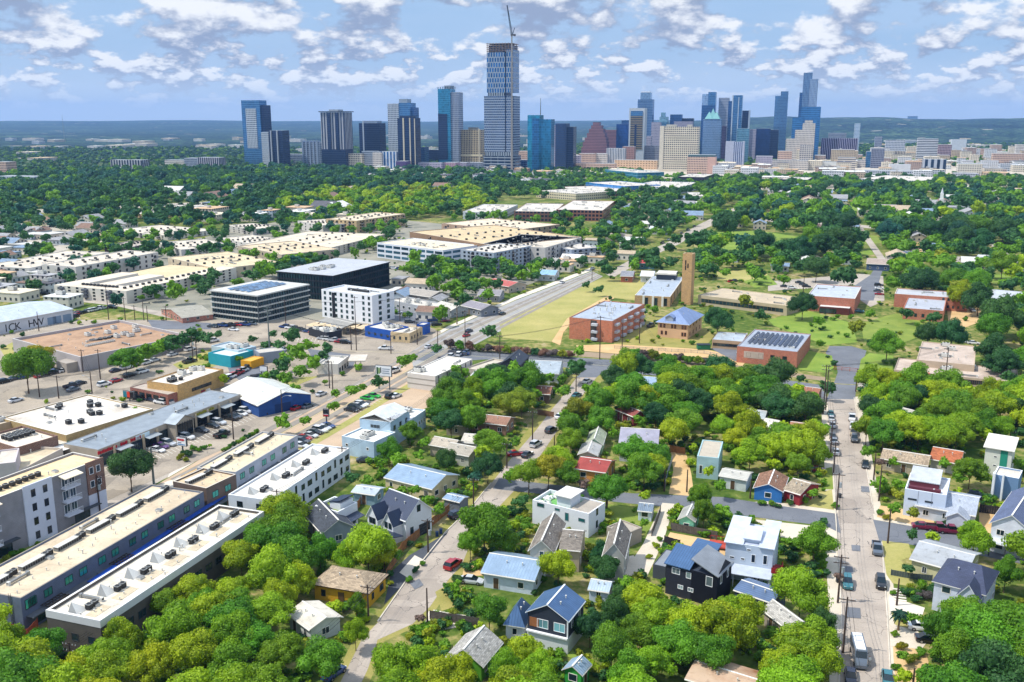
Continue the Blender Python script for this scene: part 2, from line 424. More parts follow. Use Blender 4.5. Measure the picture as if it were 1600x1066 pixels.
def house(name, label, A, B, D, h=None, yb=None, rh=1.8, ridge='x', ov=.4, hip=0, wall='#d8d8d2', roof=None, trim='#e0ddd6',
          short=None, group=None, wins=True, door='#5a4632', cat='house', wm=None, floors=1, chim=False, gl='#26383f', solid_roof=None):
    h = hof(A, h, yb); b = root(name, label, cat, A, B, D, h, short, group)
    L, W = b.L, b.W; wmm = wm or seam(wall, .22, .8, .82, 1, 0)
    if isinstance(hip, bool) and hip: hip = (W if ridge == 'x' else L)/2+ov-.05
    if ridge == 'x': hip = min(hip, (L+2*ov)/2-.05)
    else: hip = min(hip, (W+2*ov)/2-.05)
    m = MB()
    if hip: m.prism([(0,0),(L,0),(L,W),(0,W)], 0, h, wmm)
    else: walls_gable(m, L, W, h, rh, ridge, wmm)
    m.build('wall', b.o)
    gable_roof(L, W, h, rh, ridge, ov, roof, mat(trim, .6, .05), hip).build('roof', b.o)
    b.drop = 0
    if not hip:
        g_ = MB(); gm = mat(trim, .5, .05); k_ = rh/((W if ridge == 'x' else L)/2)*ov; z_ = h-k_
        for s_ in (0, 1):
            if ridge == 'x': y_ = (-ov-.1, W+ov)[s_]; g_.box(-ov, L+ov, y_, y_+.1, z_-.08, z_+.06, gm)
            else: x_ = (-ov-.1, L+ov)[s_]; g_.box(x_, x_+.1, -ov, W+ov, z_-.08, z_+.06, gm)
        g_.build('gutter', b.o); g_ = MB()
        if ridge == 'x': g_.box(-ov, L+ov, W/2-.14, W/2+.14, h+rh+.1, h+rh+.22, gm)
        else: g_.box(L/2-.14, L/2+.14, -ov, W+ov, h+rh+.1, h+rh+.22, gm)
        g_.build('ridge_cap', b.o)
    for q_ in (.3, .62):
        if ridge == 'x': newobj('vent_pipe', hvac_mesh(4), b.o, (L*q_, W*.3, h+rh*.6), 0, (.8, .8, .8))
        else: newobj('vent_pipe', hvac_mesh(4), b.o, (L*.3, W*q_, h+rh*.6), 0, (.8, .8, .8))
    if wins:
        for f in range(floors):
            z = .9+f*2.9
            nR, nL = max(1, int(L/3.4)), max(1, int(W/3.4))
            for side, n, ln in (('R', nR, L), ('L', nL, W), ('B', nL, W)):
                di = n//2 if (side == ('R' if L > W else 'L') and f == 0) else -1
                for i in range(n):
                    t = ln*(i+.5)/n
                    if i == di:
                        dm = MB(); dc = mat(door, .6, .1); dm.box(-.5,.5,-.06,.02,.12,2.2,dc); dm.box(-.58,-.5,-.09,.02,.12,2.28,mat(trim,.6,.05)); dm.box(.5,.58,-.09,.02,.12,2.28,mat(trim,.6,.05))
                        d = dm.build('door', b.o, (t, 0, 0) if side == 'R' else (0, t, 0))
                        if side == 'L': d.rotation_euler = (0, 0, -pi/2)
                    else: win(b.o, side, t, z, random.choice((.9, 1.2, 1.5)), 1.3, L=L, frame=trim, gl=gl, split=random.choice((1, 2)))
    if chim:
        m = MB(); bx = mat('#7d5a48', .9, .2); m.box(-.35,.35,-.35,.35,0,1.5,bx); m.box(-.42,.42,-.42,.42,1.5,1.62,mat('#b0a898'))
        m.build('chimney', b.o, (L*.7, W*.6, h+rh*.5))
    return b
def addbox(b, name, x0, x1, y0, y1, z0, z1, m, top=None):
    mb = MB(); mb.box(x0, x1, y0, y1, z0, z1, m, top=top); return mb.build(name, b.o)

# ------------------------------------------------------------------ towers (front face spans x0..x1 at ground pixel row yb)
def trow(name, label, x0, x1, yb, yt, depth, wm, tiers=None, short=None, yawd=17.0, group=None, cat='skyscraper', crown=None, roofc='#9aa0a4'):
    P0 = G(x0, yb); a = radians(-yawd); d = Vector((cos(a), sin(a)))
    # length along the front so that the right corner falls on x1
    k = (x1-CX)/F; n = P0
    # x = k*depth_cam ; camera depth = y*CP + (CH)*SP  (z = 0)
    s = (k*(n.y*CP+CH*SP)-n.x)/(d.x-k*d.y*CP)
    W = max(4, s); o = empty(name, (P0.x, P0.y, 0), a, label, cat, group)
    Hh = HT(x0, yb, yt)
    b = Bd(); b.o = o; b.L = W; b.W = depth; b.h = Hh; b.P = P0.to_2d(); b.yaw = a; b.drop = 0
    FOOT.append(footprint(b.P, a, W, depth, 3))
    tiers = tiers or [(0, 1, 0, 1, 0, 1, wm, 'tower_body')]
    rm = mat(roofc, .8, .1)
    for (fx0, fx1, fy0, fy1, z0, z1, tm, nm) in tiers:
        m = MB(); m.box(W*fx0, W*fx1, depth*fy0, depth*fy1, Hh*z0, Hh*z1, tm or wm, top=rm); m.build(nm, o)
    if short:
        p = PX((P0.x+d.x*W/2, P0.y+d.y*W/2, 0)); ANCH.append((p[0], p[1], short, P0.to_2d()))
    return b

# ------------------------------------------------------------------ ground sheets
ROADS = []; NSH = [0]
def sheet(name, pts, m, layer=1, block=True, z=None):
    NSH[0] += 1; g = [G(*p) for p in pts]; z = .006*layer+NSH[0]*.0006 if z is None else z
    mb = MB(); mb.face([(p.x, p.y, z) for p in g], m)
    mb.f = [tuple(mb.f[0])]
    n = (Vector((g[1].x-g[0].x, g[1].y-g[0].y, 0))).cross(Vector((g[2].x-g[0].x, g[2].y-g[0].y, 0)))
    o = mb.build(name); o['kind'] = 'structure'
    bm_area = sum(g[i].x*g[(i+1)%len(g)].y-g[(i+1)%len(g)].x*g[i].y for i in range(len(g)))
    if bm_area < 0: o.data.flip_normals()
    if block: ROADS.append([(p.x, p.y) for p in g])
    return o
def kerb(pts, m, w=.22, h=.17, side=1):
    g = [G(*p).to_2d() for p in pts]; mb = MB()
    for a, b_ in zip(g, g[1:]):
        d = (b_-a).normalized(); n = Vector((-d.y, d.x))*w*side
        q = [a, b_, b_+n, a+n]
        if side < 0: q = q[::-1]
        mb.prism([(p.x, p.y) for p in q], 0, h, m)
    o = mb.build('kerb'); o['kind'] = 'structure'; return o
def inpoly(x, y, poly):
    c = False; j = len(poly)-1
    for i in range(len(poly)):
        xi, yi = poly[i]; xj, yj = poly[j]
        if (yi > y) != (yj > y) and x < (xj-xi)*(y-yi)/(yj-yi)+xi: c = not c
        j = i
    return c

# ------------------------------------------------------------------ trees
def leafmat(lo, hi, tr=.34):
    m, nt, b = nodemat('foliage'); lo, hi = col(lo), col(hi)
    P = coords(nt, 'Object'); oi = N(nt, 'ShaderNodeObjectInfo')
    va = N(nt, 'ShaderNodeAttribute'); va.attribute_name = 'lv'
    n1 = noise(nt, pos(nt), .22, 3)
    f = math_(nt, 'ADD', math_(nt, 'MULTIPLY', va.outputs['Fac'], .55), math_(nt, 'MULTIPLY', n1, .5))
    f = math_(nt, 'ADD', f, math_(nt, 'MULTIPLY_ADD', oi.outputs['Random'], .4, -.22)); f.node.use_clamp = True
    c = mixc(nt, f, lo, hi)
    wn = N(nt, 'ShaderNodeTexWhiteNoise', noise_dimensions='1D'); nt.links.new(oi.outputs['Random'], wn.inputs[1])
    c = mixc(nt, 1.0, c, mixc(nt, wn.outputs[0], (1.22,.98,.8), (.72,.98,1.25)), 'MULTIPLY')
    nt.links.new(c, b.inputs['Base Color']); b.inputs['Roughness'].default_value = .55
    b.inputs['Specular IOR Level'].default_value = .25
    out = nt.nodes['Material Output']; t = N(nt, 'ShaderNodeBsdfTranslucent'); nt.links.new(c, t.inputs[0])
    mx = N(nt, 'ShaderNodeMixShader'); mx.inputs[0].default_value = tr
    nt.links.new(b.outputs[0], mx.inputs[1]); nt.links.new(t.outputs[0], mx.inputs[2]); nt.links.new(mx.outputs[0], out.inputs[0])
    return m
TINT = [((.09,.20,.005), (.48,.62,.016)),   # 0 bright yellow green
        ((.045,.145,.008), (.22,.43,.018)),   # 1 mid green
        ((.014,.065,.020), (.075,.21,.045)),  # 2 dark green
        ((.010,.055,.036), (.045,.17,.09)),   # 3 blue green
        ((.09,.14,.008), (.40,.43,.02)),    # 4 olive, yellowing
        ((.10,.06,.045), (.30,.20,.15))]      # 5 rusty
LEAF = [leafmat(a, b_) for a, b_ in TINT]
BARK = None
def unit_ico(sub):
    import bmesh
    bm = bmesh.new(); bmesh.ops.create_icosphere(bm, subdivisions=sub, radius=1)
    v = np.array([x.co[:] for x in bm.verts]); f = np.array([[y.index for y in x.verts] for x in bm.faces]); bm.free(); return v, f
ICO1 = unit_ico(1); ICO2 = unit_ico(2)
def clumps(rng, n, flat_):
    out = []
    for i in range(n):
        d = rng.normal(size=3); d /= np.linalg.norm(d); d[2] = abs(d[2])*1.1-.25
        rr = rng.uniform(.38, .86) if i else 0
        c = d*rr; c[2] *= flat_; r = rng.uniform(.16, .40)
        out.append((c, r))
    out.append((np.zeros(3), .55)); return out
def crown_arrays(seed, ncl, nleaf, ls, flat_=.86, core=True, ico=ICO1, ragged=.16):
    rng = np.random.default_rng(seed); cl = clumps(rng, ncl, flat_)
    V = []; Fq = []; Ft = []; LV = []; off = 0
    wts = np.array([r*r for c, r in cl]); wts /= wts.sum()
    idx = rng.choice(len(cl), nleaf, p=wts)
    d = rng.normal(size=(nleaf, 3)); d[:, 2] += .35; d /= np.linalg.norm(d, axis=1)[:, None]
    cc = np.array([c for c, r in cl])[idx]; rr = np.array([r for c, r in cl])[idx]
    p = cc+d*(rr*rng.uniform(.86, 1.0+ragged, nleaf))[:, None]*np.array([1, 1, .85])
    n = d+rng.normal(size=(nleaf, 3))*.55; n /= np.linalg.norm(n, axis=1)[:, None]
    t = np.cross(n, rng.normal(size=(nleaf, 3))); t /= np.linalg.norm(t, axis=1)[:, None]; b_ = np.cross(n, t)
    s = (ls*rng.uniform(.6, 1.4, nleaf))[:, None]
    q = np.stack([p-t*s, p-b_*s*.6, p+t*s, p+b_*s*.6], 1).reshape(-1, 3)
    V.append(q); Fq = np.arange(nleaf*4).reshape(-1, 4)
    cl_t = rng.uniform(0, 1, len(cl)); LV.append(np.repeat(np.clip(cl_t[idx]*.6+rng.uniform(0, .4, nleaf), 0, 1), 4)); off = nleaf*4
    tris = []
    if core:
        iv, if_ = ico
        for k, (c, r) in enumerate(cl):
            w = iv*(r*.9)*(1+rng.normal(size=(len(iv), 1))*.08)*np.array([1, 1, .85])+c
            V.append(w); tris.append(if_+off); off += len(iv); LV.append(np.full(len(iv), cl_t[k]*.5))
    return np.concatenate(V), Fq, (np.concatenate(tris) if tris else np.zeros((0, 3), int)), np.concatenate(LV)
def npmesh(name, V, Fq, Ft, LV=None, mats=()):
    me = bpy.data.meshes.new(name); nq, ntr = len(Fq), len(Ft)
    me.vertices.add(len(V)); me.vertices.foreach_set('co', V.astype(np.float32).ravel())
    me.loops.add(nq*4+ntr*3); me.loops.foreach_set('vertex_index', np.concatenate([Fq.ravel(), Ft.ravel()]).astype(np.int32))
    me.polygons.add(nq+ntr)
    st = np.concatenate([np.arange(nq)*4, nq*4+np.arange(ntr)*3]).astype(np.int32)
    me.polygons.foreach_set('loop_start', st)
    for m in mats: me.materials.append(m)
    me.update(calc_edges=True)
    if LV is not None:
        a = me.attributes.new('lv', 'FLOAT', 'POINT'); a.data.foreach_set('value', LV.astype(np.float32))
    return me
def trunk_mesh(seed):
    rng = random.Random(seed); m = MB(); bk = mat('#6a5846', .9, .3, 2)
    m.tube([(0,0,0),(.02,.01,.35),(.0,.03,.62)], [.055,.04,.03], bk, 7)
    for k in range(6):
        a = k*1.05+rng.uniform(-.3,.3); r = rng.uniform(.35,.6)
        m.tube([(0,.02,.42+.03*k),(cos(a)*r*.5,sin(a)*r*.5,.75),(cos(a)*r,sin(a)*r,rng.uniform(.95,1.25))], [.028,.02,.008], bk, 5)
    o = m.build('trunk'); me = o.data; bpy.data.objects.remove(o); return me
TREES = []      # dicts: x, y (world), R crown radius, hc crown centre height, tint, size
def tree(x, y, r, t=0, hz=None, kind='b'):
    "crown centre pixel, crown radius in pixels"
    hc = 5.0
    for _ in range(3):
        p = G(x, y, hc); R = r*PX(p)[2]/F; hc = (R*1.0+1.0) if hz is None else hz
        hc = max(1.5, hc)
    p = G(x, y, hc); TREES.append(dict(x=p.x, y=p.y, R=R, hc=hc, t=t, px=x, py=y, s=r, kind=kind, hand=True))
def trees(s, t=0):
    for q in s.split(';'):
        v = [float(w) for w in q.split()]
        if len(v) >= 3: tree(v[0], v[1], v[2], int(v[3]) if len(v) > 3 else t)
GRID = {}
def grid_add(T):
    k = (int(T['x']//12), int(T['y']//12)); GRID.setdefault(k, []).append(T)
def crowded(x, y, R, f):
    i, j = int(x//12), int(y//12)
    for a in (-1, 0, 1):
        for b_ in (-1, 0, 1):
            for T in GRID.get((i+a, j+b_), ()):
                if hypot(T['x']-x, T['y']-y) < (T['R']+R)*f: return True
    return False
FB = []
def blocked(x, y, R):
    for (bx0, by0, bx1, by1, poly) in FB:
        if bx0-R < x < bx1+R and by0-R < y < by1+R:
            for a in range(5):
                xx, yy = (x, y) if a == 0 else (x+R*.55*cos(a*pi/2), y+R*.55*sin(a*pi/2))
                if inpoly(xx, yy, poly): return True
    return False
def prep_block():
    FB.clear()
    for poly in FOOT+ROADS:
        xs = [p[0] for p in poly]; ys = [p[1] for p in poly]
        FB.append((min(xs), min(ys), max(xs), max(ys), poly))
KEEP = [(0,930,72,985),(488,882,600,945),(462,944,530,988),(683,978,788,1038),(822,912,914,1008),(798,930,835,978),(1024,848,1142,948),(1140,903,1222,950),(556,753,660,828),(488,763,555,806),(474,790,548,832),(1386,940,1424,992),(1388,975,1455,1015),(1453,860,1558,952),
 (878,1030,922,1070),(1070,1028,1192,1075),(1192,948,1248,985),(455,996,486,1014),(80,940,190,1008),(190,900,300,955),(300,850,380,890),(755,860,846,928),(920,900,960,936),(1062,793,1092,832),(1130,800,1222,900),(1180,738,1280,780),(1412,712,1486,775),(1430,763,1532,818),(1422,838,1532,895),(1530,688,1600,850),
 (940,822,1000,900),(828,765,938,828),(596,720,715,765),(1087,685,1132,736),(898,712,962,737),(966,661,1032,694),(534,630,668,712),(1045,703,1085,770),(560,860,735,1000)]
def hides(x, y, R, k=.85):
    p = PX((x, y, R)); s = R*F/p[2]*k
    for x0, y0, x1, y1 in KEEP:
        dx = max(x0-p[0], 0, p[0]-x1); dy = max(y0-p[1], 0, p[1]-y1)
        if dx*dx+dy*dy < s*s: return True
    return False
def scatter(poly_px, n, R0, R1, tw, f=.62, jit=1, zone=None):
    "fill a pixel polygon with trees at even ground density"
    poly = [tuple(G(*p).to_2d()) for p in poly_px]
    xs = [p[0] for p in poly]; ys = [p[1] for p in poly]; cnt = 0
    ts = list(tw); ws = [tw[k] for k in ts]
    for _ in range(n):
        x = random.uniform(min(xs), max(xs)); y = random.uniform(min(ys), max(ys))
        if not inpoly(x, y, poly): continue
        R = random.uniform(R0, R1)
        if crowded(x, y, R, f) or blocked(x, y, R) or hides(x, y, R): continue
        w = list(ws)
        p = PX((x, y, R)); 
        T = dict(x=x, y=y, R=R, hc=R*.9+1.2, t=random.choices(ts, w)[0], px=p[0], py=p[1], s=R*F/p[2], kind='b', hand=False, zone=zone)
        TREES.append(T); grid_add(T); cnt += 1
    return cnt
# ------------------------------------------------------------------ vehicles (front = +x), built once per kind then copied
PAINT = {}
def paint(c):
    if c in PAINT: return PAINT[c]
    m, nt, b = nodemat('car_paint'); b.inputs['Base Color'].default_value = (*col(c), 1)
    b.inputs['Roughness'].default_value = .28; b.inputs['Coat Weight'].default_value = .6; b.inputs['Metallic'].default_value = .15
    PAINT[c] = m; return m
def lofted(m, secs, mt):
    "secs: (x, halfwidth_low, halfwidth_top, z0, zmid, z1)"
    rings = []
    for x, w0, w1, z0, zm, z1 in secs:
        rings.append([(x,-w0*.94,z0),(x,w0*.94,z0),(x,w0,zm),(x,w1,z1),(x,-w1,z1),(x,-w0,zm)])
    for a, b_ in zip(rings, rings[1:]):
        for k in range(6):
            j = (k+1) % 6; m.face([a[k], a[j], b_[j], b_[k]], mt)
    m.face(rings[0], mt); m.face(rings[-1][::-1], mt)
CARP = {}
def carproto(kind):
    if kind in CARP: return CARP[kind]
    pb = paint('#888888'); gl = glass('#1c2a30', .08); bk = mat('#17181a', .8, .1); ch = mat('#9c9c9c', .35, .05, metal=.6)
    wt = mat('#d8dcdc', .3, .05); rd = mat('#8c1414', .3, .05)
    P = {}
    def add(n, m): o = m.build(n, smooth=False); P.setdefault(n, []).append(o.data); bpy.data.objects.remove(o); return P[n][-1]
    L, W, z0 = {'sedan': (4.6,.9,.25), 'suv': (4.7,.95,.32), 'pickup': (5.4,.97,.38), 'van': (7.2,1.02,.35)}[kind]
    h = L/2; m = MB()
    if kind == 'sedan':
        lofted(m, [(-h,.78,.7,.32,.6,.88),(-h+.25,.88,.8,z0,.65,.98),(-1.2,.9,.82,z0,.66,.98),(.9,.9,.82,z0,.64,.93),(h-.5,.87,.76,z0,.6,.8),(h,.72,.6,.32,.5,.62)], pb)
        cab = [(-1.75,.78,.74,.95,.96,.97),(-1.05,.8,.62,.95,1.0,1.40),(.25,.8,.62,.95,1.0,1.43),(1.15,.78,.74,.9,.91,.92)]; rf = (-1.0,.2,.6,1.43)
    elif kind == 'suv':
        lofted(m, [(-h,.84,.8,.36,.7,1.05),(-h+.15,.94,.88,z0,.75,1.1),(.8,.95,.88,z0,.75,1.08),(h-.4,.92,.82,z0,.7,.98),(h,.78,.7,.36,.6,.8)], pb)
        cab = [(-h+.08,.84,.78,1.06,1.08,1.1),(-h+.45,.86,.70,1.06,1.2,1.68),(.15,.86,.70,1.06,1.2,1.72),(1.1,.84,.8,1.04,1.06,1.07)]; rf = (-h+.5,.1,.68,1.72)
    elif kind == 'pickup':
        lofted(m, [(-h,.92,.9,.45,.8,1.1),(.3,.96,.9,z0,.8,1.1),(1.5,.96,.9,z0,.8,1.12),(h-.35,.94,.85,z0,.8,1.05),(h,.84,.78,.4,.7,.9)], pb)
        m.box(-h+.12,-.45,-.78,.78,1.1,1.12,bk)
        for s_ in (-1, 1): m.box(-h+.05,-.4,s_*.86-.06,s_*.86+.06,1.08,1.28,pb)
        m.box(-h,-h+.1,-.86,.86,1.05,1.28,pb)
        cab = [(-.5,.86,.8,1.08,1.1,1.12),(-.35,.87,.7,1.08,1.25,1.78),(.9,.87,.7,1.08,1.25,1.8),(1.6,.85,.8,1.08,1.1,1.12)]; rf = (-.35,.85,.7,1.8)
    else:
        lofted(m, [(-h,.98,.9,.4,1.2,2.6),(-h+.1,1.02,.93,z0,1.3,2.75),(2.1,1.02,.93,z0,1.3,2.75),(2.7,1.02,.88,z0,1.2,1.75),(h-.25,.98,.8,z0,1.0,1.3),(h,.88,.7,.4,.7,.95)], pb)
        cab = None; rf = None
    add('body', m); m = MB()
    if cab: lofted(m, cab, gl); add('window_band', m)
    else:
        for s_ in (-1, 1): m.obox((-.9,s_*1.0,1.95),(4.8,.04,.75),0,gl,roll=s_*.06)
        m.face([(2.14,-.85,2.62),(2.14,.85,2.62),(2.72,.84,1.8),(2.72,-.84,1.8)][::-1],gl); m.obox((2.46,0,2.22),(.04,1.66,.95),0,gl,pitch=-.62); add('window_band', m)
    m = MB()
    if rf: x0, x1, w, z = rf; m.box(x0, x1, -w, w, z-.05, z+.03, pb); add('roof_panel', m)
    else:
        m.box(-3.3,1.9,-.72,.72,2.75,2.86,mat('#e6e8ea',.4,.05)); m.box(-1.6,-.6,-.4,.4,2.86,3.02,mat('#c9ccd0',.4,.05)); add('roof_panel', m)
    m = MB(); m.tube([(0,-.13,0),(0,.13,0)], .34, bk, 12); m.tube([(0,-.14,0),(0,.14,0)], .2, ch, 10); wh = add('wheel', m)
    m = MB(); m.box(-.05,.05,-.16,.16,-.07,.07,wt); hl = add('headlight', m)
    m = MB(); m.box(-.04,.04,-.14,.14,-.07,.07,rd); tl = add('tail_light', m)
    CARP[kind] = dict(P=P, L=L, W=W, wh=wh, hl=hl, tl=tl); return CARP[kind]
CARS = []
def car(x, y, yaw, kind='sedan', color='#c9ccd0', label=None, simple=False, where=None):
    "ground pixel, heading in degrees (0 = +x world, 90 = away from the camera)"
    CARS.append((x, y, yaw, kind, color, label, where))
CN = {'#c9ccd0': 'silver', '#e8e9ea': 'white', '#16181c': 'black', '#3a3f46': 'dark grey', '#a0141e': 'red', '#1c3f7a': 'blue', '#5a6470': 'grey',
      '#2e6f78': 'teal', '#39b54a': 'bright green', '#5a2a70': 'purple', '#7a1c3c': 'maroon', '#a89878': 'tan', '#c8501e': 'orange', '#1c2238': 'navy'}
def build_cars():
    for (x, y, yaw, kind, color, label, where) in CARS:
        p = G(x, y); pr = carproto(kind); big = PX(p)[2] < 420
        o = empty({'sedan': 'parked_car', 'suv': 'parked_car', 'pickup': 'pickup_truck', 'van': 'passenger_van'}[kind], (p.x, p.y, .03), radians(yaw), label, {'pickup': 'truck', 'van': 'van'}.get(kind, 'car'))
        o['_c'] = CN[color]; o['_k'] = kind
        def body(n):
            q = newobj(n, pr['P'][n][0], o); q.material_slots[0].link = 'OBJECT'; q.material_slots[0].material = paint(color); return q
        body('body'); 
        if kind != 'van': body('roof_panel')
        else: newobj('roof_panel', pr['P']['roof_panel'][0], o)
        newobj('window_band', pr['P']['window_band'][0], o)
        xs = pr['L']/2
        wx = xs*.62
        for sx in (-1, 1):
            for sy in (-1, 1): newobj('wheel', pr['wh'], o, (sx*wx, sy*(pr['W']-.1), .34))
        if big:
            for sy in (-1, 1):
                newobj('headlight', pr['hl'], o, (xs-.06, sy*.55, .62 if kind == 'sedan' else .8)); newobj('tail_light', pr['tl'], o, (-xs+.02, sy*.62, .78 if kind == 'sedan' else .95))
        yield o

# ------------------------------------------------------------------ utility poles and wires
POLES = {}
def pole(x, yb, yt, key=None, arms=1, yaw=None, label=None, tr=False, steel=False, lamp=0, tall=None):
    p = G(x, yb); H = tall or HT(x, yb, yt); wd = mat('#4e4038', .9, .2, 2) if not steel else mat('#6a7470', .5, .1)
    o = empty('utility_pole', (p.x, p.y, 0), radians(yaw if yaw is not None else -17), label, 'utility pole'); m = MB()
    m.tube([(0,0,0),(0,0,H)], [.2,.12] if not steel else [.32,.16], wd, 8); m.build('pole', o)
    for k in range(arms):
        m = MB(); z = H-.5-k*1.1; m.box(-1.3,1.3,-.06,.06,z-.07,z+.07,wd)
        for q in (-1.2,-.6,.6,1.2): m.cyl(q,0,z+.07,z+.3,.06,mat('#b8bcc0',.4,.1),6)
        m.build('crossarm', o)
    if tr: m = MB(); m.cyl(.42,0,H-3.4,H-2.3,.3,mat('#9aa2a4',.5,.1),10); m.box(.1,.3,-.05,.05,H-2.9,H-2.8,wd); m.build('transformer', o)
    if lamp:
        m = MB(); m.tube([(0,0,H-2.5),(lamp*1.3,0,H-1.7),(lamp*2.6,0,H-1.6)],.05,mat('#9aa2a4',.5,.1),6); m.box(lamp*2.9-.4,lamp*2.9+.4,-.12,.12,H-1.72,H-1.55,mat('#b8bcc0',.4,.1)); m.build('lamp_arm', o)
    if key: POLES[key] = (p.x, p.y, H)
    o['_pole'] = 1
    return o
def wire(a, b_, n=3, drop=1.0, off=.6, label=None, sag=None):
    A, B = POLES[a], POLES[b_]; m = MB(); wm = mat('#2a2c2e', .6, .1)
    d = Vector((B[0]-A[0], B[1]-A[1])); L = d.length; d.normalize(); nrm = Vector((-d.y, d.x)); sg = sag or L*.025
    for k in range(n):
        o_ = (k-(n-1)/2)*off; za, zb = A[2]-.3-(0 if k < 3 else drop*(k-2)), B[2]-.3-(0 if k < 3 else drop*(k-2))
        if k >= 3: o_ = 0
        pts = []
        for i in range(9):
            t = i/8; pts.append((A[0]+(B[0]-A[0])*t+nrm.x*o_, A[1]+(B[1]-A[1])*t+nrm.y*o_, za+(zb-za)*t-sg*4*t*(1-t)))
        m.tube(pts, .028, wm, 4, False)
    return tag(m.build('power_line'), label, 'power line')

# ------------------------------------------------------------------ writing
def text(body, size, mt, parent, loc, rot, name='lettering', align='CENTER', ext=.02, sx=1):
    cu = bpy.data.curves.new(name, 'FONT'); cu.body = body; cu.size = size; cu.align_x = align; cu.align_y = 'CENTER'; cu.extrude = ext
    t = bpy.data.objects.new('t', cu); C.objects.link(t); bpy.context.view_layer.update()
    me = bpy.data.meshes.new_from_object(t.evaluated_get(bpy.context.evaluated_depsgraph_get())); bpy.data.objects.remove(t)
    me.materials.clear(); me.materials.append(mt); me.name = name
    o = bpy.data.objects.new(name, me); C.objects.link(o); o.parent = parent; o.location = loc; o.rotation_euler = rot; o.scale = (sx, 1, 1); return o
def fence(name, pts, h, mt, label, post=2.4, rails=False, cat='fence', gap=False, short=None):
    g = [G(*p).to_2d() for p in pts]; o = empty(name, (g[0].x, g[0].y, 0), 0, label, cat); m = MB(); pm = MB()
    for a, b_ in zip(g, g[1:]):
        d = b_-a; L = d.length; yaw = atan2(d.y, d.x); n = max(1, int(L/.45))
        if rails:
            for z in (h*.25, h*.55, h*.92): c = (a+b_)/2-g[0]; m.obox((c.x, c.y, z), (L, .06, .12 if z > h*.8 else .08), yaw, mt)
        else:
            for i in range(n):
                c = a+d*((i+.5)/n)-g[0]; hh = h*(1+random.uniform(-.02, .02)); m.obox((c.x, c.y, hh/2), (L/n*(.8 if gap else .97), .04, hh), yaw, mt)
        k = max(1, int(L/post))
        for i in range(k+1):
            c = a+d*(i/k)-g[0]; pm.obox((c.x, c.y, h*.53), (.12, .12, h*1.06), yaw, mt)
    m.build('rails' if rails else 'boards', o); pm.build('posts', o); return o
def bush(x, y, r, t=1, name='shrub', label=None, cat='shrub'):
    BUSH.append((x, y, r, t, name, label, cat))
BUSH = []
# ------------------------------------------------------------------ light, sky, haze
SUN_AZ, SUN_EL = 188.0, 57.0     # world angle of the sun from +x, elevation
w = bpy.data.worlds.new('World'); S.world = w; w.use_nodes = True
nt = w.node_tree; bg = nt.nodes['Background']
sky = N(nt, 'ShaderNodeTexSky', sky_type='NISHITA'); sky.sun_disc = False; sky.sun_elevation = radians(SUN_EL)
sky.sun_rotation = radians(90-SUN_AZ); sky.altitude = 200; sky.air_density = 1.2; sky.dust_density = 1.5; sky.ozone_density = 2.5
tc = coords(nt, 'Generated')
spz = N(nt, 'ShaderNodeSeparateXYZ'); nt.links.new(tc, spz.inputs[0])
def field(sc, seed, dz, zk=2.3):
    cb = N(nt, 'ShaderNodeCombineXYZ')
    nt.links.new(spz.outputs[0], cb.inputs[0]); nt.links.new(math_(nt, 'ADD', spz.outputs[1], seed), cb.inputs[1])
    nt.links.new(math_(nt, 'MULTIPLY', math_(nt, 'ADD', spz.outputs[2], dz), zk), cb.inputs[2])
    return noise(nt, cb.outputs[0], sc, 9, .56)
elev = N(nt, 'ShaderNodeMapRange'); elev.inputs[1].default_value = .045; elev.inputs[2].default_value = .10; nt.links.new(spz.outputs[2], elev.inputs[0])
def cloudd(k):
    a = field(12.5, 6.4, .012*k, 1.9); b_ = field(30, 8.1, .005*k, 2.3); c = field(4, 1.3, .006*k, 2)
    mixn = math_(nt, 'ADD', math_(nt, 'MULTIPLY', a, elev.outputs[0]), math_(nt, 'MULTIPLY', b_, math_(nt, 'SUBTRACT', 1.0, elev.outputs[0])))
    return math_(nt, 'ADD', math_(nt, 'MULTIPLY', mixn, .9), math_(nt, 'MULTIPLY', c, .14))
d0 = cloudd(0); d1 = cloudd(1); d2 = cloudd(2.2)
SKYK = .098
mask = N(nt, 'ShaderNodeMapRange'); mask.interpolation_type = 'SMOOTHSTEP'
mask.inputs[1].default_value = .478; mask.inputs[2].default_value = .55; nt.links.new(d0, mask.inputs[0])
up = math_(nt, 'ADD', math_(nt, 'MULTIPLY', d1, .5), math_(nt, 'MULTIPLY', d2, .5))
sh = N(nt, 'ShaderNodeMapRange'); sh.interpolation_type = 'SMOOTHSTEP'; sh.inputs[1].default_value = -.035; sh.inputs[2].default_value = .085
nt.links.new(math_(nt, 'SUBTRACT', d0, up), sh.inputs[0])
ccol = mixc(nt, sh.outputs[0], (2.7, 3.3, 4.7), (8.4, 8.5, 8.7))
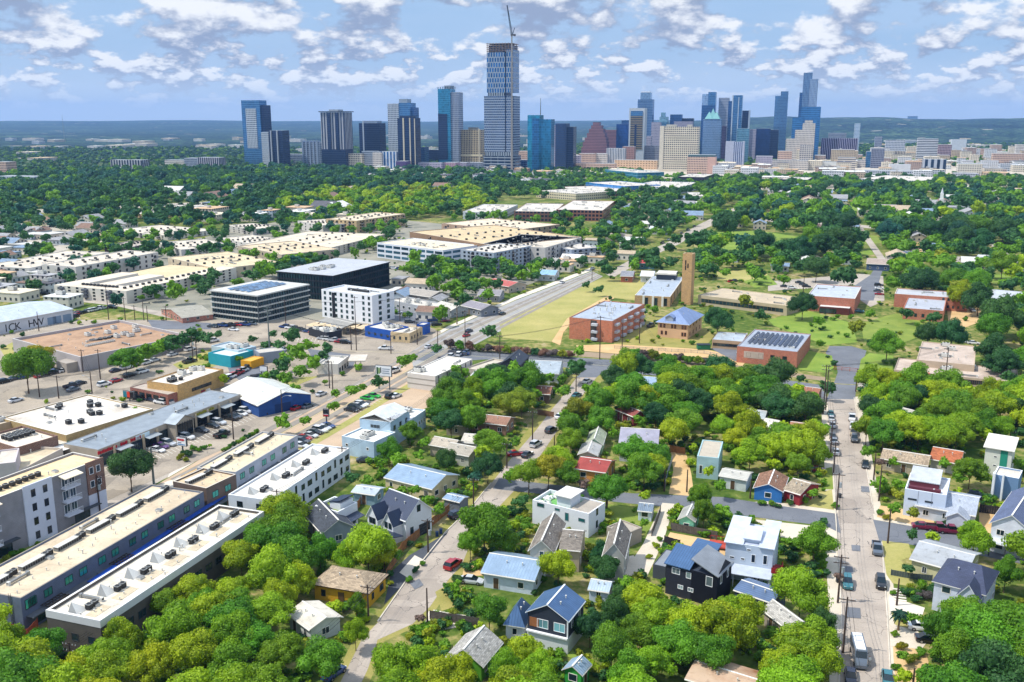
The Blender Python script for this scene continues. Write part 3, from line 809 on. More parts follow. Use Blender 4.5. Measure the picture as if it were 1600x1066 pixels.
# toward the horizon the clouds sink into pale air
sp2 = N(nt, 'ShaderNodeSeparateXYZ'); nt.links.new(tc, sp2.inputs[0])
hz = N(nt, 'ShaderNodeMapRange'); hz.interpolation_type = 'SMOOTHSTEP'; hz.inputs[1].default_value = .0; hz.inputs[2].default_value = .04; nt.links.new(sp2.outputs[2], hz.inputs[0])
thin = field(5, 5.5, 0, 4)
veil = math_(nt, 'MULTIPLY', math_(nt, 'MULTIPLY_ADD', thin, 1.6, -.35), .55); veil.node.use_clamp = True
base = mixc(nt, .8, sky.outputs[0], (2.9, 4.7, 7.4))
base = mixc(nt, veil, base, (5.2, 6.3, 8.0))
mk = math_(nt, 'MULTIPLY', mask.outputs[0], math_(nt, 'MULTIPLY_ADD', hz.outputs[0], .93, .0))
fin = mixc(nt, mk, base, ccol)
low = N(nt, 'ShaderNodeMapRange'); low.interpolation_type = 'SMOOTHSTEP'; low.inputs[1].default_value = 0; low.inputs[2].default_value = .07; nt.links.new(sp2.outputs[2], low.inputs[0])
fin = mixc(nt, math_(nt, 'MULTIPLY_ADD', low.outputs[0], -.6, .6), fin, (6.6, 7.6, 8.8))
ov = N(nt, 'ShaderNodeMapRange'); ov.interpolation_type = 'SMOOTHSTEP'; ov.inputs[1].default_value = .16; ov.inputs[2].default_value = .5; ov.inputs[3].default_value = 1.0; ov.inputs[4].default_value = 1.4; nt.links.new(sp2.outputs[2], ov.inputs[0])  # added boost: unseen sky overhead made brighter to fill the shadows
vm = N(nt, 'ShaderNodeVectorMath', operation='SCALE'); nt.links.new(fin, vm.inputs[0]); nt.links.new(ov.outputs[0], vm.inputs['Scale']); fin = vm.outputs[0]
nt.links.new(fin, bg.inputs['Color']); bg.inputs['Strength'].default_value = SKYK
sl = bpy.data.lights.new('sun', 'SUN'); so = bpy.data.objects.new('sun', sl); C.objects.link(so)
sl.energy = 3.9; sl.angle = radians(.5); sl.color = (1.0, .95, .86)
a, e = radians(SUN_AZ), radians(SUN_EL)
dv = Vector((cos(a)*cos(e), sin(a)*cos(e), sin(e))); so.rotation_euler = dv.to_track_quat('Z', 'Y').to_euler(); so.location = (0, 0, 300)
# haze: one closed box of thin even air
hm = bpy.data.materials.new('haze_air'); hm.use_nodes = True; hn = hm.node_tree
for n in list(hn.nodes): hn.nodes.remove(n)
ho = N(hn, 'ShaderNodeOutputMaterial'); pv = N(hn, 'ShaderNodeVolumePrincipled')
pv.inputs['Color'].default_value = (.30, .54, 1.0, 1); pv.inputs['Density'].default_value = HAZE_D if 'HAZE_D' in globals() else 6.0e-5
pv.inputs['Anisotropy'].default_value = .1
hn.links.new(pv.outputs[0], ho.inputs['Volume'])
mb = MB(); mb.box(-15500, 15500, -500, 15500, -2.0, 345, hm); o = mb.build('haze'); o['kind'] = 'stuff'

# ------------------------------------------------------------------ terrain, one sheet to the horizon
m, nt, b = nodemat('ground'); P = pos(nt)
sp = N(nt, 'ShaderNodeSeparateXYZ'); nt.links.new(P, sp.inputs[0])
g1 = noise(nt, P, .035, 6, .6); g2 = noise(nt, P, .35, 6, .65); g3 = noise(nt, P, 2.2, 3)
f = math_(nt, 'ADD', math_(nt, 'MULTIPLY', g1, .5), math_(nt, 'MULTIPLY', g2, .5))
near = ramp(nt, f, [(.38, '#39541c'), (.49, '#5f7030'), (.57, '#938a56'), (.66, '#b0a082')])
near = mixc(nt, 1.0, near, mixc(nt, g3, (.65,)*3, (1.25,)*3), 'MULTIPLY')
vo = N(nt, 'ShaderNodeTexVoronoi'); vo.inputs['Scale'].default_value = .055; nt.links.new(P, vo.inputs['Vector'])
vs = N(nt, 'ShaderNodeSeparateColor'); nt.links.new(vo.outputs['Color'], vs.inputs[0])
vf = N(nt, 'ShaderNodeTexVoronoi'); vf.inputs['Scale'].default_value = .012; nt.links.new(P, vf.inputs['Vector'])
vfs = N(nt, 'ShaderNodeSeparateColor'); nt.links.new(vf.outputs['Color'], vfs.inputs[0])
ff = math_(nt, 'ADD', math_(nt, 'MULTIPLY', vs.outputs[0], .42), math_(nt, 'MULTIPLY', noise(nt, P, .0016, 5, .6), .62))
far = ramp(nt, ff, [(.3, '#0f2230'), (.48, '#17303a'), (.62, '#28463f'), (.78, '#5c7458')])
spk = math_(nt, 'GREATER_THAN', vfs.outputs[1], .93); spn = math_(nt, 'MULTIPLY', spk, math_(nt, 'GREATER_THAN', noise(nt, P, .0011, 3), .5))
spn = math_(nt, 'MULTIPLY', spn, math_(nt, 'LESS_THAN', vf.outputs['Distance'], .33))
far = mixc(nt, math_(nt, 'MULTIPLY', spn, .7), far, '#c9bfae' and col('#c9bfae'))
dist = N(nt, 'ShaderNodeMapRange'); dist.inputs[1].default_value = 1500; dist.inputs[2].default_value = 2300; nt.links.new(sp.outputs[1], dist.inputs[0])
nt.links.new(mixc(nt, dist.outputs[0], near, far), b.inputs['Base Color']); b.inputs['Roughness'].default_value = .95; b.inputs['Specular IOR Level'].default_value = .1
bp = N(nt, 'ShaderNodeBump'); bp.inputs['Distance'].default_value = 6; nt.links.new(dist.outputs[0], bp.inputs['Strength']); nt.links.new(vo.outputs['Distance'], bp.inputs['Height']); nt.links.new(bp.outputs[0], b.inputs['Normal'])
GROUND = m
def sstep(a, b_, x): t = np.clip((x-a)/(b_-a), 0, 1); return t*t*(3-2*t)
def terrain(d, th):
    "th: bearing right of the view axis in radians"
    right = sstep(.02, .24, th)
    h = sstep(3300, 8200, d)*(98+9*np.sin(th*23+1)+4*np.sin(th*57))*right
    h2 = sstep(7500, 13500, d)*(74+7*np.sin(th*14)+4*np.sin(th*41+2))
    rip = (np.sin(d*.0021+th*40)*np.sin(th*31+d*.0007)+np.sin(d*.0047-th*60)*.5)*7*sstep(3600, 5200, d)*(.25+.75*right)
    return np.maximum(h, h2)+np.maximum(rip, 0)
ds = np.concatenate([[0], np.geomspace(60, 3200, 26), np.linspace(3300, 15000, 90)])
ths = np.linspace(-pi, pi, 361)
fine_t = np.unique(np.concatenate([np.linspace(-pi, -.8, 30), np.linspace(-.78, .78, 220), np.linspace(.8, pi, 30)]))
Dm, Tm = np.meshgrid(ds, fine_t, indexing='ij'); Z = terrain(Dm, Tm)
lim = np.where(np.abs(Tm) > 1.0, .023, 1.0)
Xs, Ys = Dm*np.sin(Tm)*lim, Dm*np.cos(Tm)*lim; Z = np.where(np.abs(Tm) > .95, 0, Z)
V = np.stack([Xs, Ys, Z], -1).reshape(-1, 3); nt_ = len(fine_t)
i, j = np.meshgrid(np.arange(len(ds)-1), np.arange(nt_-1), indexing='ij')
a = (i*nt_+j).ravel(); Fq = np.stack([a, a+1, a+nt_+1, a+nt_], 1)[:, ::-1]
me = npmesh('ground', V, Fq, np.zeros((0, 3), int), mats=[m]); me.polygons.foreach_set('use_smooth', [True]*len(me.polygons))
go = bpy.data.objects.new('ground', me); C.objects.link(go); go['kind'] = 'structure'

# ------------------------------------------------------------------ road and lot surfaces
def surf(lo, hi, cracks=0, sc=.12, fine=3, patch=0):
    m, nt, b = nodemat('surface'); P = pos(nt)
    f = math_(nt, 'ADD', math_(nt, 'MULTIPLY', noise(nt, P, sc, 6, .6), .6), math_(nt, 'MULTIPLY', noise(nt, P, fine, 5, .7), .4))
    f = math_(nt, 'MULTIPLY_ADD', f, 2.4, -.7); f.node.use_clamp = True
    c = mixc(nt, f, col(lo), col(hi))
    if patch:
        v = N(nt, 'ShaderNodeTexVoronoi'); v.inputs['Scale'].default_value = .11; v.distance = 'CHEBYCHEV'; nt.links.new(P, v.inputs['Vector'])
        sc_ = N(nt, 'ShaderNodeSeparateColor'); nt.links.new(v.outputs['Color'], sc_.inputs[0])
        k = math_(nt, 'GREATER_THAN', sc_.outputs[0], .86)
        c = mixc(nt, math_(nt, 'MULTIPLY', k, patch), c, tuple(x*.72 for x in col(lo)))
    if cracks:
        nz = N(nt, 'ShaderNodeTexNoise'); nz.inputs['Scale'].default_value = .5; nz.inputs['Detail'].default_value = 4; nt.links.new(P, nz.inputs[0])
        ad = N(nt, 'ShaderNodeVectorMath', operation='MULTIPLY_ADD'); nt.links.new(nz.outputs['Color'], ad.inputs[0]); ad.inputs[1].default_value = (3, 3, 0); nt.links.new(P, ad.inputs[2])
        v = N(nt, 'ShaderNodeTexVoronoi', feature='DISTANCE_TO_EDGE'); v.inputs['Scale'].default_value = .26; nt.links.new(ad.outputs[0], v.inputs['Vector'])
        k = math_(nt, 'LESS_THAN', v.outputs['Distance'], .0075)
        k = math_(nt, 'MULTIPLY', k, math_(nt, 'GREATER_THAN', noise(nt, P, .11, 2), .5))
        c = mixc(nt, math_(nt, 'MULTIPLY', k, cracks), c, (.05, .05, .055))
    nt.links.new(c, b.inputs['Base Color']); b.inputs['Roughness'].default_value = .9; b.inputs['Specular IOR Level'].default_value = .15
    return m
M_ROAD = surf('#8f857c', '#bcb0a3', .85, patch=.35); M_ROAD2 = surf('#a5907a', '#c6ae94', .3); M_ASPH = surf('#5c6068', '#7b7e84', .5)
M_CONC = surf('#b5aa9a', '#d6cbb9', .1); M_LOT = surf('#958c82', '#bdb3a6', .6, .09, 2, .4); M_DIRT = surf('#b08f62', '#d8b98a', 0)
M_DARK = surf('#3c4048', '#5a5e66', 0); M_WALK = surf('#c3b9aa', '#ddd3c4', 0); M_GRAV = surf('#7c6c58', '#a4917a', 0)
M_LAWN = surf('#55702a', '#919a48', 0); M_LAWNB = surf('#56782a', '#8f9f45', 0); M_DRY = surf('#7d8440', '#b8aa70', 0, .05, 1.2); M_YARD = surf('#6d7433', '#a89a5e', 0)
M_KERB = mat('#c9bfb0', .85, .15)
J = [(1312,1066),(1316,960),(1311,870),(1306,800),(1302,720),(1297,660),(1292,620)]; K = [(1335,622),(1338,640),(1349,700),(1366,800),(1379,870),(1387,960),(1393,1066)]
J0 = [(1318,1190)]+J; K0 = K+[(1405,1190)]
# shoulders and verges first, then the carriageways above them
sheet('pavement', [(1296,1190),(1296,960),(1290,870),(1289,800),(1288,720),(1284,650),(1281,620),(1345,620),(1356,680),(1378,800),(1392,870),(1400,960),(1404,1066),(1420,1190)], M_CONC, 1)
sheet('road', J0+K0, M_ROAD, 3)
kerb(J0, M_KERB, side=1); kerb([(1335,622),(1338,640),(1349,700),(1364,790)], M_KERB, side=-1); kerb([(1379,852),(1387,960),(1393,1066),(1405,1190)], M_KERB, side=-1)
sheet('road', [(1292,624),(1336,624),(1338,602),(1300,600)], M_ASPH, 3)
sheet('road', [(1303,599),(1338,601),(1340,580),(1350,560),(1354,548),(1330,541),(1296,541),(1290,552),(1306,566),(1309,582)], M_ASPH, 2)
sheet('road', [(780,748),(985,771),(1130,777),(1200,788),(1308,803),(1314,834),(1290,822),(1200,811),(1120,800),(985,787),(770,764)], M_ASPH, 4)
sheet('pavement', [(1180,812),(1290,824),(1312,836),(1306,862),(1270,850),(1205,836)], M_CONC, 2)
sheet('road', [(1364,812),(1450,827),(1600,857),(1700,880),(1700,905),(1600,882),(1500,862),(1420,851),(1374,846)], M_ASPH, 4)
sheet('pavement', [(1364,803),(1450,818),(1600,848),(1600,857),(1450,827),(1366,812)], M_CONC, 3)
sheet('pavement', [(1145,787),(1200,783),(1310,797),(1308,803),(1200,788)], M_CONC, 3)
R3L = [(505,1120),(545,1040),(565,1000),(591,972),(634,910),(665,872),(697,832),(735,795),(768,755),(800,715),(838,672),(862,640),(885,612),(905,585)]
R3R = [(936,585),(915,612),(892,640),(872,672),(842,715),(812,758),(772,800),(735,849),(722,882),(700,907),(672,948),(645,975),(590,1000),(575,1045),(540,1120)]
sheet('pavement', [(x-13, y) for x, y in R3L]+[(x+11, y+2) for x, y in R3R], M_YARD, 1)
sheet('road', R3L+R3R, M_ROAD, 3); kerb(R3L[3:9], M_KERB, side=1)
sheet('driveway', [(612,893),(640,868),(700,832),(665,875),(634,910),(600,945)], M_DARK, 5, False); sheet('driveway', [(624,895),(648,868),(664,876),(640,905)], M_WALK, 6, False)
sheet('driveway', [(960,895),(985,900),(1010,903),(1035,850),(1052,795),(1060,788),(1035,786),(1028,800),(1005,850),(985,880)], M_CONC, 4)
sheet('driveway', [(968,872),(990,868),(1000,884),(975,893)], M_CONC, 5, False)
sheet('path', [(1045,772),(1085,776),(1080,740),(1072,708),(1048,706),(1052,735)], M_DIRT, 3)
sheet('dirt_lot', [(1047,832),(1120,845),(1135,850),(1132,872),(1060,858),(1038,850)], M_DIRT, 3)
sheet('lawn', [(935,785),(1030,800),(1012,835),(930,815)], M_LAWN, 2, False); sheet('lawn', [(835,980),(885,1000),(905,1030),(850,1020)], M_LAWNB, 2)
sheet('lawn', [(640,818),(672,828),(662,842),(628,832)], M_LAWNB, 3); sheet('lawn', [(680,925),(725,900),(735,940),(690,955)], M_YARD, 3, False)
sheet('lawn', [(1378,845),(1420,850),(1425,870),(1395,880),(1382,868)], M_DRY, 4); sheet('lawn', [(1381,870),(1405,872),(1425,900),(1430,918),(1395,912),(1385,898)], M_DRY, 4)
sheet('driveway', [(1388,915),(1398,935),(1445,950),(1440,966),(1390,955)], M_WALK, 4); sheet('driveway', [(1388,975),(1432,985),(1450,1002),(1440,1015),(1392,1010)], M_CONC, 5)
sheet('yard', [(1392,955),(1440,965),(1435,985),(1398,976)], M_DRY, 3, False); sheet('yard', [(1395,1010),(1445,1015),(1460,1066),(1400,1090)], M_DIRT, 3, False)
sheet('yard', [(1375,790),(1440,800),(1460,815),(1455,826),(1370,808)], M_DIRT, 2, False); sheet('yard', [(1530,795),(1570,800),(1585,845),(1530,838)], M_DIRT, 4)
sheet('yard', [(1232,780),(1300,765),(1303,797),(1222,786)], M_DRY, 2, False); sheet('yard', [(1275,735),(1300,730),(1302,765),(1280,765)], M_LAWN, 1, False)
sheet('driveway', [(725,888),(745,870),(762,876),(755,900),(722,900)], M_DIRT, 3, False)
sheet('yard', [(670,955),(740,963),(745,975),(690,985),(665,972)], M_WALK, 3, False)
# the wide diagonal street, its crossing streets and the lots beside it
DU = [(-60,905),(60,850),(200,783),(262,748),(330,708),(400,672),(480,632),(560,590),(640,549),(700,516),(805,470),(925,424)]
DL = [(942,432),(870,470),(815,500),(730,545),(690,570),(650,594),(600,622),(560,648),(505,680),(470,700),(430,720),(300,760),(200,812),(0,905)]
sheet('paved_lot', [(640,544),(562,588),(480,630),(400,670),(330,706),(262,746),(160,800),(150,730),(380,636),(400,610),(420,585),(520,560)], M_LOT, 1)
sheet('paved_lot', [(400,705),(470,690),(510,672),(560,640),(600,615),(660,590),(700,600),(670,640),(620,670),(560,700),(540,712),(470,760),(330,790)], M_ROAD2, 1)
sheet('road', DU+DL, M_ROAD2, 3)
sheet('road', [(640,549),(700,516),(805,470),(925,424),(942,432),(870,470),(815,500),(730,545),(690,570),(650,592)], surf('#8c8b8c', '#aaa8a4', .4), 4)
sheet('sidewalk', [(x, y-1) for x, y in DU[3:]]+[(x+2, y-7) for x, y in DU[3:]][::-1], M_WALK, 4, False)
sheet('verge', [(x-4, y+1) for x, y in DL[5:10]]+[(x+2, y+7) for x, y in DL[5:10]][::-1], M_DRY, 5, False)
sheet('dirt_lot', [(425,610),(500,588),(540,578),(560,588),(480,628),(425,650),(405,640)], M_DIRT, 4, False)
sheet('verge', [(290,735),(350,705),(398,683),(402,690),(330,725),(280,755),(262,752)], M_DIRT, 5, False)
sheet('sidewalk', [(199,783),(262,752),(290,744),(300,748),(215,792),(43,877),(0,902),(-40,905),(0,882)], M_WALK, 5, False)
sheet('verge', [(0,868),(60,840),(150,795),(165,790),(160,800),(43,862),(0,890)], M_LAWN, 5)
# street by the old warehouse, its crossings
sheet('road', [(-60,690),(0,652),(130,612),(250,575),(330,540),(400,512),(395,500),(330,520),(230,560),(150,590),(60,622),(0,632),(-60,650)], M_ROAD2, 3)
sheet('road', [(330,520),(420,520),(545,541),(640,548),(700,545),(760,550),(960,563),(1130,580),(1290,603),(1290,622),(1130,596),(960,582),(760,562),(690,566),(560,557),(420,535),(340,545)], M_ASPH, 4)
sheet('road', [(925,567),(960,566),(932,590),(900,590)], M_ASPH, 5)
sheet('paved_lot', [(330,510),(395,500),(500,500),(640,500),(680,515),(640,546),(545,540),(420,518)], M_LOT, 1)
sheet('road', [(110,470),(180,478),(340,515),(420,519),(420,500),(300,488),(160,462)], M_LOT, 2)
sheet('paved_lot', [(-40,560),(70,590),(120,575),(200,590),(130,612),(0,640),(-60,640)], M_LOT, 1); sheet('verge', [(40,598),(110,588),(125,600),(40,620)], M_LAWN, 3, False)
sheet('dirt_lot', [(20,1035),(60,1030),(75,1090),(0,1090)], M_DIRT, 2, False)
sheet('dirt_lot', [(-60,530),(20,530),(125,575),(60,600),(-60,590)], M_YARD, 1, False)
sheet('road', [(945,428),(1000,398),(1045,378),(1090,352),(1115,340),(1190,305),(1205,305),(1135,342),(1105,356),(1060,382),(1015,402),(958,434)], M_LOT, 3)
# school grounds
sheet('lawn', [(935,437),(1008,437),(1000,470),(960,466),(952,464),(888,500),(862,534),(785,528),(780,505),(830,482)], M_DRY, 3)
sheet('path', [(862,534),(886,498),(950,462),(960,466),(895,502),(880,520),(875,540)], M_DIRT, 5, False)
sheet('yard', [(955,520),(1030,490),(1120,520),(1100,545),(960,540)], M_YARD, 2, False); sheet('path', [(900,540),(960,538),(1100,546),(1170,560),(1160,572),(1000,556),(905,548)], M_DIRT, 4)
sheet('path', [(700,545),(890,556),(1100,572),(1290,596),(1290,590),(1100,563),(890,548),(700,538)], M_GRAV, 2)
sheet('paved_lot', [(1110,545),(1160,540),(1165,560),(1150,565)], M_ASPH, 5)
sheet('lawn', [(1240,568),(1262,548),(1300,556),(1303,575),(1290,583),(1250,578)], M_LAWNB, 3, False); sheet('lawn', [(1340,590),(1345,562),(1358,552),(1396,556),(1394,592)], M_LAWNB, 3, False)
sheet('lawn', [(1200,500),(1260,485),(1330,505),(1340,535),(1290,540),(1265,530),(1210,510)], M_LAWNB, 2, False); sheet('lawn', [(1345,505),(1400,490),(1480,510),(1400,540),(1350,535)], M_LAWN, 2, False)
sheet('paved_lot', [(1200,440),(1345,428),(1380,432),(1382,470),(1360,480),(1345,470),(1345,445),(1200,455)], M_LOT, 3)
sheet('road', [(1335,447),(1360,430),(1375,405),(1385,405),(1376,432),(1365,470),(1345,470)], M_ASPH, 4)
sheet('paved_lot', [(1480,485),(1530,478),(1540,500),(1500,515),(1482,505)], M_DIRT, 3, False)
sheet('paved_lot', [(1340,595),(1395,598),(1395,608),(1500,618),(1600,625),(1600,634),(1480,628),(1340,608)], M_LOT, 4)
sheet('lawn', [(1500,612),(1590,618),(1600,640),(1510,634)], M_DRY, 3, False)
# park
sheet('lawn', [(1095,365),(1180,360),(1260,372),(1300,385),(1210,400),(1100,388)], M_LAWNB, 2); sheet('lawn', [(1310,370),(1370,368),(1380,380),(1320,384)], M_LAWN, 3)
sheet('lawn', [(1120,425),(1190,420),(1200,430),(1180,440),(1120,438)], M_DRY, 3); sheet('lawn', [(1160,440),(1200,430),(1215,445),(1180,450)], M_LAWNB, 4, False)
sheet('lawn', [(1540,390),(1590,392),(1580,402),(1545,403)], M_LAWNB, 3); sheet('dirt_lot', [(1423,380),(1440,378),(1442,395),(1424,396)], M_DIRT, 3)
for q in ([(1140,338),(1260,345),(1400,356),(1600,362),(1600,366),(1400,360),(1260,350),(1140,343)],[(1290,300),(1330,345),(1372,405),(1384,405),(1340,345),(1298,300)],[(1430,300),(1500,350),(1570,400),(1582,400),(1510,350),(1440,300)],[(380,300),(700,296),(700,299),(380,304)],[(0,330),(400,312),(400,316),(0,336)]): sheet('street', q, M_LOT, 3)
for q in ([(270,570),(330,545),(360,560),(300,590)],[(0,545),(20,535),(60,575),(20,580)],[(430,600),(470,590),(500,588),(440,612)],[(20,655),(60,640),(120,622),(60,650)]): sheet('verge', q, M_DRY, 5, False)
for q in ([(345,548),(410,560),(420,600),(400,612),(360,585)],[(230,500),(330,505),(330,515),(240,515)],[(620,470),(690,490),(670,512),(610,500)],[(480,545),(560,556),(550,575),(500,585)]): sheet('asphalt_patch', q, M_ASPH, 3, False)
for q in ([(1440,355),(1480,352),(1490,362),(1445,366)],[(1520,330),(1560,328),(1565,338),(1525,342)],[(1180,312),(1230,310),(1240,320),(1190,322)],[(1300,322),(1340,320),(1345,330),(1305,333)],[(1545,430),(1590,428),(1590,440),(1550,442)],[(1340,392),(1360,390),(1366,398),(1345,400)]): sheet('lawn', q, M_LAWNB, 2)
for q in ([(1321,949),(1344,951),(1345,967),(1320,965)],[(1318,885),(1332,886),(1333,897),(1319,896)],[(1345,760),(1358,761),(1359,770),(1346,769)],[(1330,852),(1344,853),(1344,862),(1331,861)],[(640,912),(655,905),(662,915),(648,922)]): sheet('asphalt_patch', q, M_ASPH, 6, False)
# the commercial blocks and downtown floor
sheet('paved_lot', [(-60,520),(110,500),(330,500),(640,500),(690,520),(640,552),(400,680),(150,790),(-60,700)], surf('#7f776d', '#b6a997', .5, .07, 1.5, .5), 0, False)
sheet('paved_lot', [(60,425),(300,375),(440,345),(640,345),(740,355),(850,385),(900,405),(880,425),(800,455),(640,490),(500,500),(330,500),(200,478),(100,455)], surf('#6f7268', '#a39c8c', 0, .06, 1.5, .5), 1, False)
sheet('pavement', [(380,270),(760,262),(1000,262),(1250,262),(1600,262),(1600,290),(1300,300),(1000,292),(800,280),(560,284),(385,276)], surf('#a39c90', '#cfc4b2', 0), 1, False)
sheet('paved_lot', [(0,355),(160,350),(180,375),(60,400),(0,395)], surf('#a0988c', '#c0b8aa', 0), 1, False)
sheet('pavement', [(1200,255),(1600,232),(1800,240),(1800,262),(1600,262),(1250,262)], surf('#a39c90', '#cfc4b2', 0), 2, False)
# painted lane lines
def line(pts, wd=.12, dash=0, m_=None, name='lane_marking'):
    g = [G(*p).to_2d() for p in pts]; mb = MB(); m_ = m_ or mat('#d9cf9a', .8, .1)
    for a, b_ in zip(g, g[1:]):
        d = b_-a; L = d.length; d.normalize(); n = Vector((-d.y, d.x))*wd/2; t = 0
        st = dash*3 if dash else L
        while t < L:
            e = min(L, t+(dash or L)); p, q = a+d*t, a+d*e; mb.face([(p.x+n.x, p.y+n.y, .1), (p.x-n.x, p.y-n.y, .1), (q.x-n.x, q.y-n.y, .1), (q.x+n.x, q.y+n.y, .1)], m_); t += st
    o = mb.build(name); o['kind'] = 'structure'
def midline(f): return [((x0*(1-f)+x1*f), (y0*(1-f)+y1*f)) for (x0, y0), (x1, y1) in zip([(262,748),(400,672),(560,590),(700,516),(925,424)], [(300,762),(440,716),(600,622),(740,540),(942,432)])]
for f_, dd in ((.2, 3), (.42, 0), (.6, 0), (.8, 3)): line(midline(f_), .16, dd, mat('#d8d4c8', .8, .1) if dd else None)
line([(420,527),(545,549),(700,554),(960,573),(1290,612)], .15)

for f0, f1 in ((.10, .22), (.28, .40), (.62, .74), (.80, .92)):
    a_, b_ = midline(f0), midline(f1); sheet('lane', a_+b_[::-1], surf('#7c766e', '#9c948a', 0), 6, False)

for (x0, y0, x1, y1, n, dx, dy) in [(243,712,396,647,26,9,5),(452,694,516,664,14,9,4),(540,648,590,622,10,9,4),(1225,452,1262,452,8,-3,-6),(445,528,500,528,10,-3,7),(40,520,125,498,16,-5,-7)]:
    for i in range(n+1):
        t = i/n; px_, py_ = x0+(x1-x0)*t, y0+(y1-y0)*t; line([(px_, py_), (px_+dx, py_+dy)], .12, 0, mat('#dcd8cc', .8, .1), 'parking_line')
# ================================================================== FOREGROUND, left to right
CONC = '#b9b3a8'
# --- the row of long flat-roofed townhouses ---------------------------------
SLATE = seam('#66728a', .3, .7, .85, 1, 0)
t1 = flat('townhouse_row', 'long slate blue townhouse row with tan roof and pergolas, bottom left corner', 'building', (32,935), (318,768), (-52,909), h=6.6,
          wm=SLATE, rm=flatroof('#d3c2a6', '#8f7c63', .5), par=.35, cap='#8d867b', short='the slate blue townhouse row')
t2 = flat('townhouse_row', 'short brown clad townhouse section between the slate blue and pale grey rows', 'building', (322,763), (364,740), (270,752), h=7.1,
          wm=seam('#6b5a50', .3, .7, .8, 1, 0), rm=flatroof('#cbb594', '#8f7c63', .4), par=.35, cap='#c9c0b2')
t3 = flat('townhouse_row', 'pale blue grey townhouse row with cream roof facing the diagonal street', 'building', (368,738), (465,680), (312,728), h=6.6,
          wm=seam('#a7b0bd', .3, .7, .85, 1, 0), rm=flatroof('#d3c3a5', '#9a8a70', .4), par=.35, cap='#b5afa6', short='the pale grey townhouse row')
def tenant_row(b, n, k0=0, perg=True):
    for i in range(n):
        x = b.L*(i+.5)/n; bay = b.L/n
        newobj('ridge_skylight', hvac_mesh(2), b.o, (x-bay*.18, b.W*.62, b.h-.35), 0, (1, 1, 1))
        for q in (0, 1): newobj('condenser_unit', hvac_mesh(0), b.o, (x+bay*.2+q*1.3, b.W*.62+q*.2, b.h-.35))
        for q in range(3): newobj('vent_pipe', hvac_mesh(4), b.o, (x-bay*.3+q*bay*.3, b.W*random.uniform(.15,.4), b.h-.35), 0, (.7,.7,.7))
        for q in (-.22, .2): win(b.o, 'R', x+q*bay, 4.1, 1.9, 1.5, frame='#3a4048', gl='#2f8f84', split=2)
        win(b.o, 'R', x, .5, 2.4, 2.1, frame='#2c3036', gl='#2a4a4a', split=3)
        mb = MB(); dk = mat('#3b3431', .8, .1); mb.box(x-bay*.42, x+bay*.42, -1.6, -.003, 2.75, 2.95, mat('#5c6066', .7, .1)); mb.build('canopy', b.o)
        if perg and i % 2 == 0:
            mb = MB()
            for q in range(6): mb.box(x-bay*.05, x+bay*.5, -.5-q*.75, -.38-q*.75, 3.45, 3.6, dk)
            for q in range(7): mb.box(x-bay*.05+q*bay*.09, x-bay*.05+.1+q*bay*.09, -4.5, -.1, 3.35, 3.45, dk)
            for q in (0, .5): mb.box(x-bay*.05+q*bay, x-bay*.05+q*bay+.12, -4.4, -4.28, 0, 3.35, dk)
            mb.build('pergola', b.o)
tenant_row(t1, 6); tenant_row(t2, 1, perg=False); tenant_row(t3, 3, perg=False)
win(t1.o, 'R', 1.9, 4.0, 2.3, 1.8, frame='#2c3036', gl='#37a08c', split=2)
mb = MB(); st = mat('#5c6066', .5, .1, metal=.5)
for q in (0, .45): mb.box(-.12, -.06, 2+q, 2.05+q, 0, 7.2, st)
for q in range(14): mb.box(-.11, -.07, 2, 2.45, .5*q+.3, .5*q+.35, st)
mb.build('ladder', t1.o)
t4 = flat('townhouse_row', 'low townhouse row with bright white roof and parapet above the treetops, bottom left', 'building', (156,970), (412,799), (83,946), h=7.0,
          wm=seam('#5a554f', .3, .75, .8, 1, 0), rm=flatroof('#dcd3c2', '#9c8c72', .5), par=.55, cap='#d9d7d2', thick=.5, short='the white roofed townhouse row')
mb = MB(); wb = mat('#cfd0d2', .6, .06); mb.box(-.06, t4.L+.06, -.06, -.002, 5.7, 7.01, wb); mb.box(-.06, -.002, 0, t4.W+.06, 5.7, 7.01, wb); mb.build('fascia', t4.o)
for i in range(7):
    x = t4.L*(i+.5)/7; y = t4.W*.52
    newobj('roof_scoop', hvac_mesh(3), t4.o, (x-1.2, y+.6, 6.45), 0, (1.5, 1.3, 1.1))
    for q in (0, 1): newobj('condenser_unit', hvac_mesh(0), t4.o, (x-.1+q*1.25, y-.6, 6.45))
    for q in range(4): newobj('vent_pipe', hvac_mesh(4), t4.o, (x+random.uniform(-3,3), t4.W*random.uniform(.12,.88), 6.45), 0, (.8,.8,.6))
    mb = MB(); mb.box(x-2.6, x+1.8, y-3.4, y-1.4, 6.451, 6.5, mat('#c7b89d', .8, .2)); mb.build('walkway_pad', t4.o)
wgrid(t4.o, 'R', t4.L, 1, 14, 2.6, 3, 2.0, 1.5, frame='#4a4a4c', split=2); wgrid(t4.o, 'L', t4.W, 1, 3, 2.4, 3, 1.4, 1.4, frame='#4a4a4c')
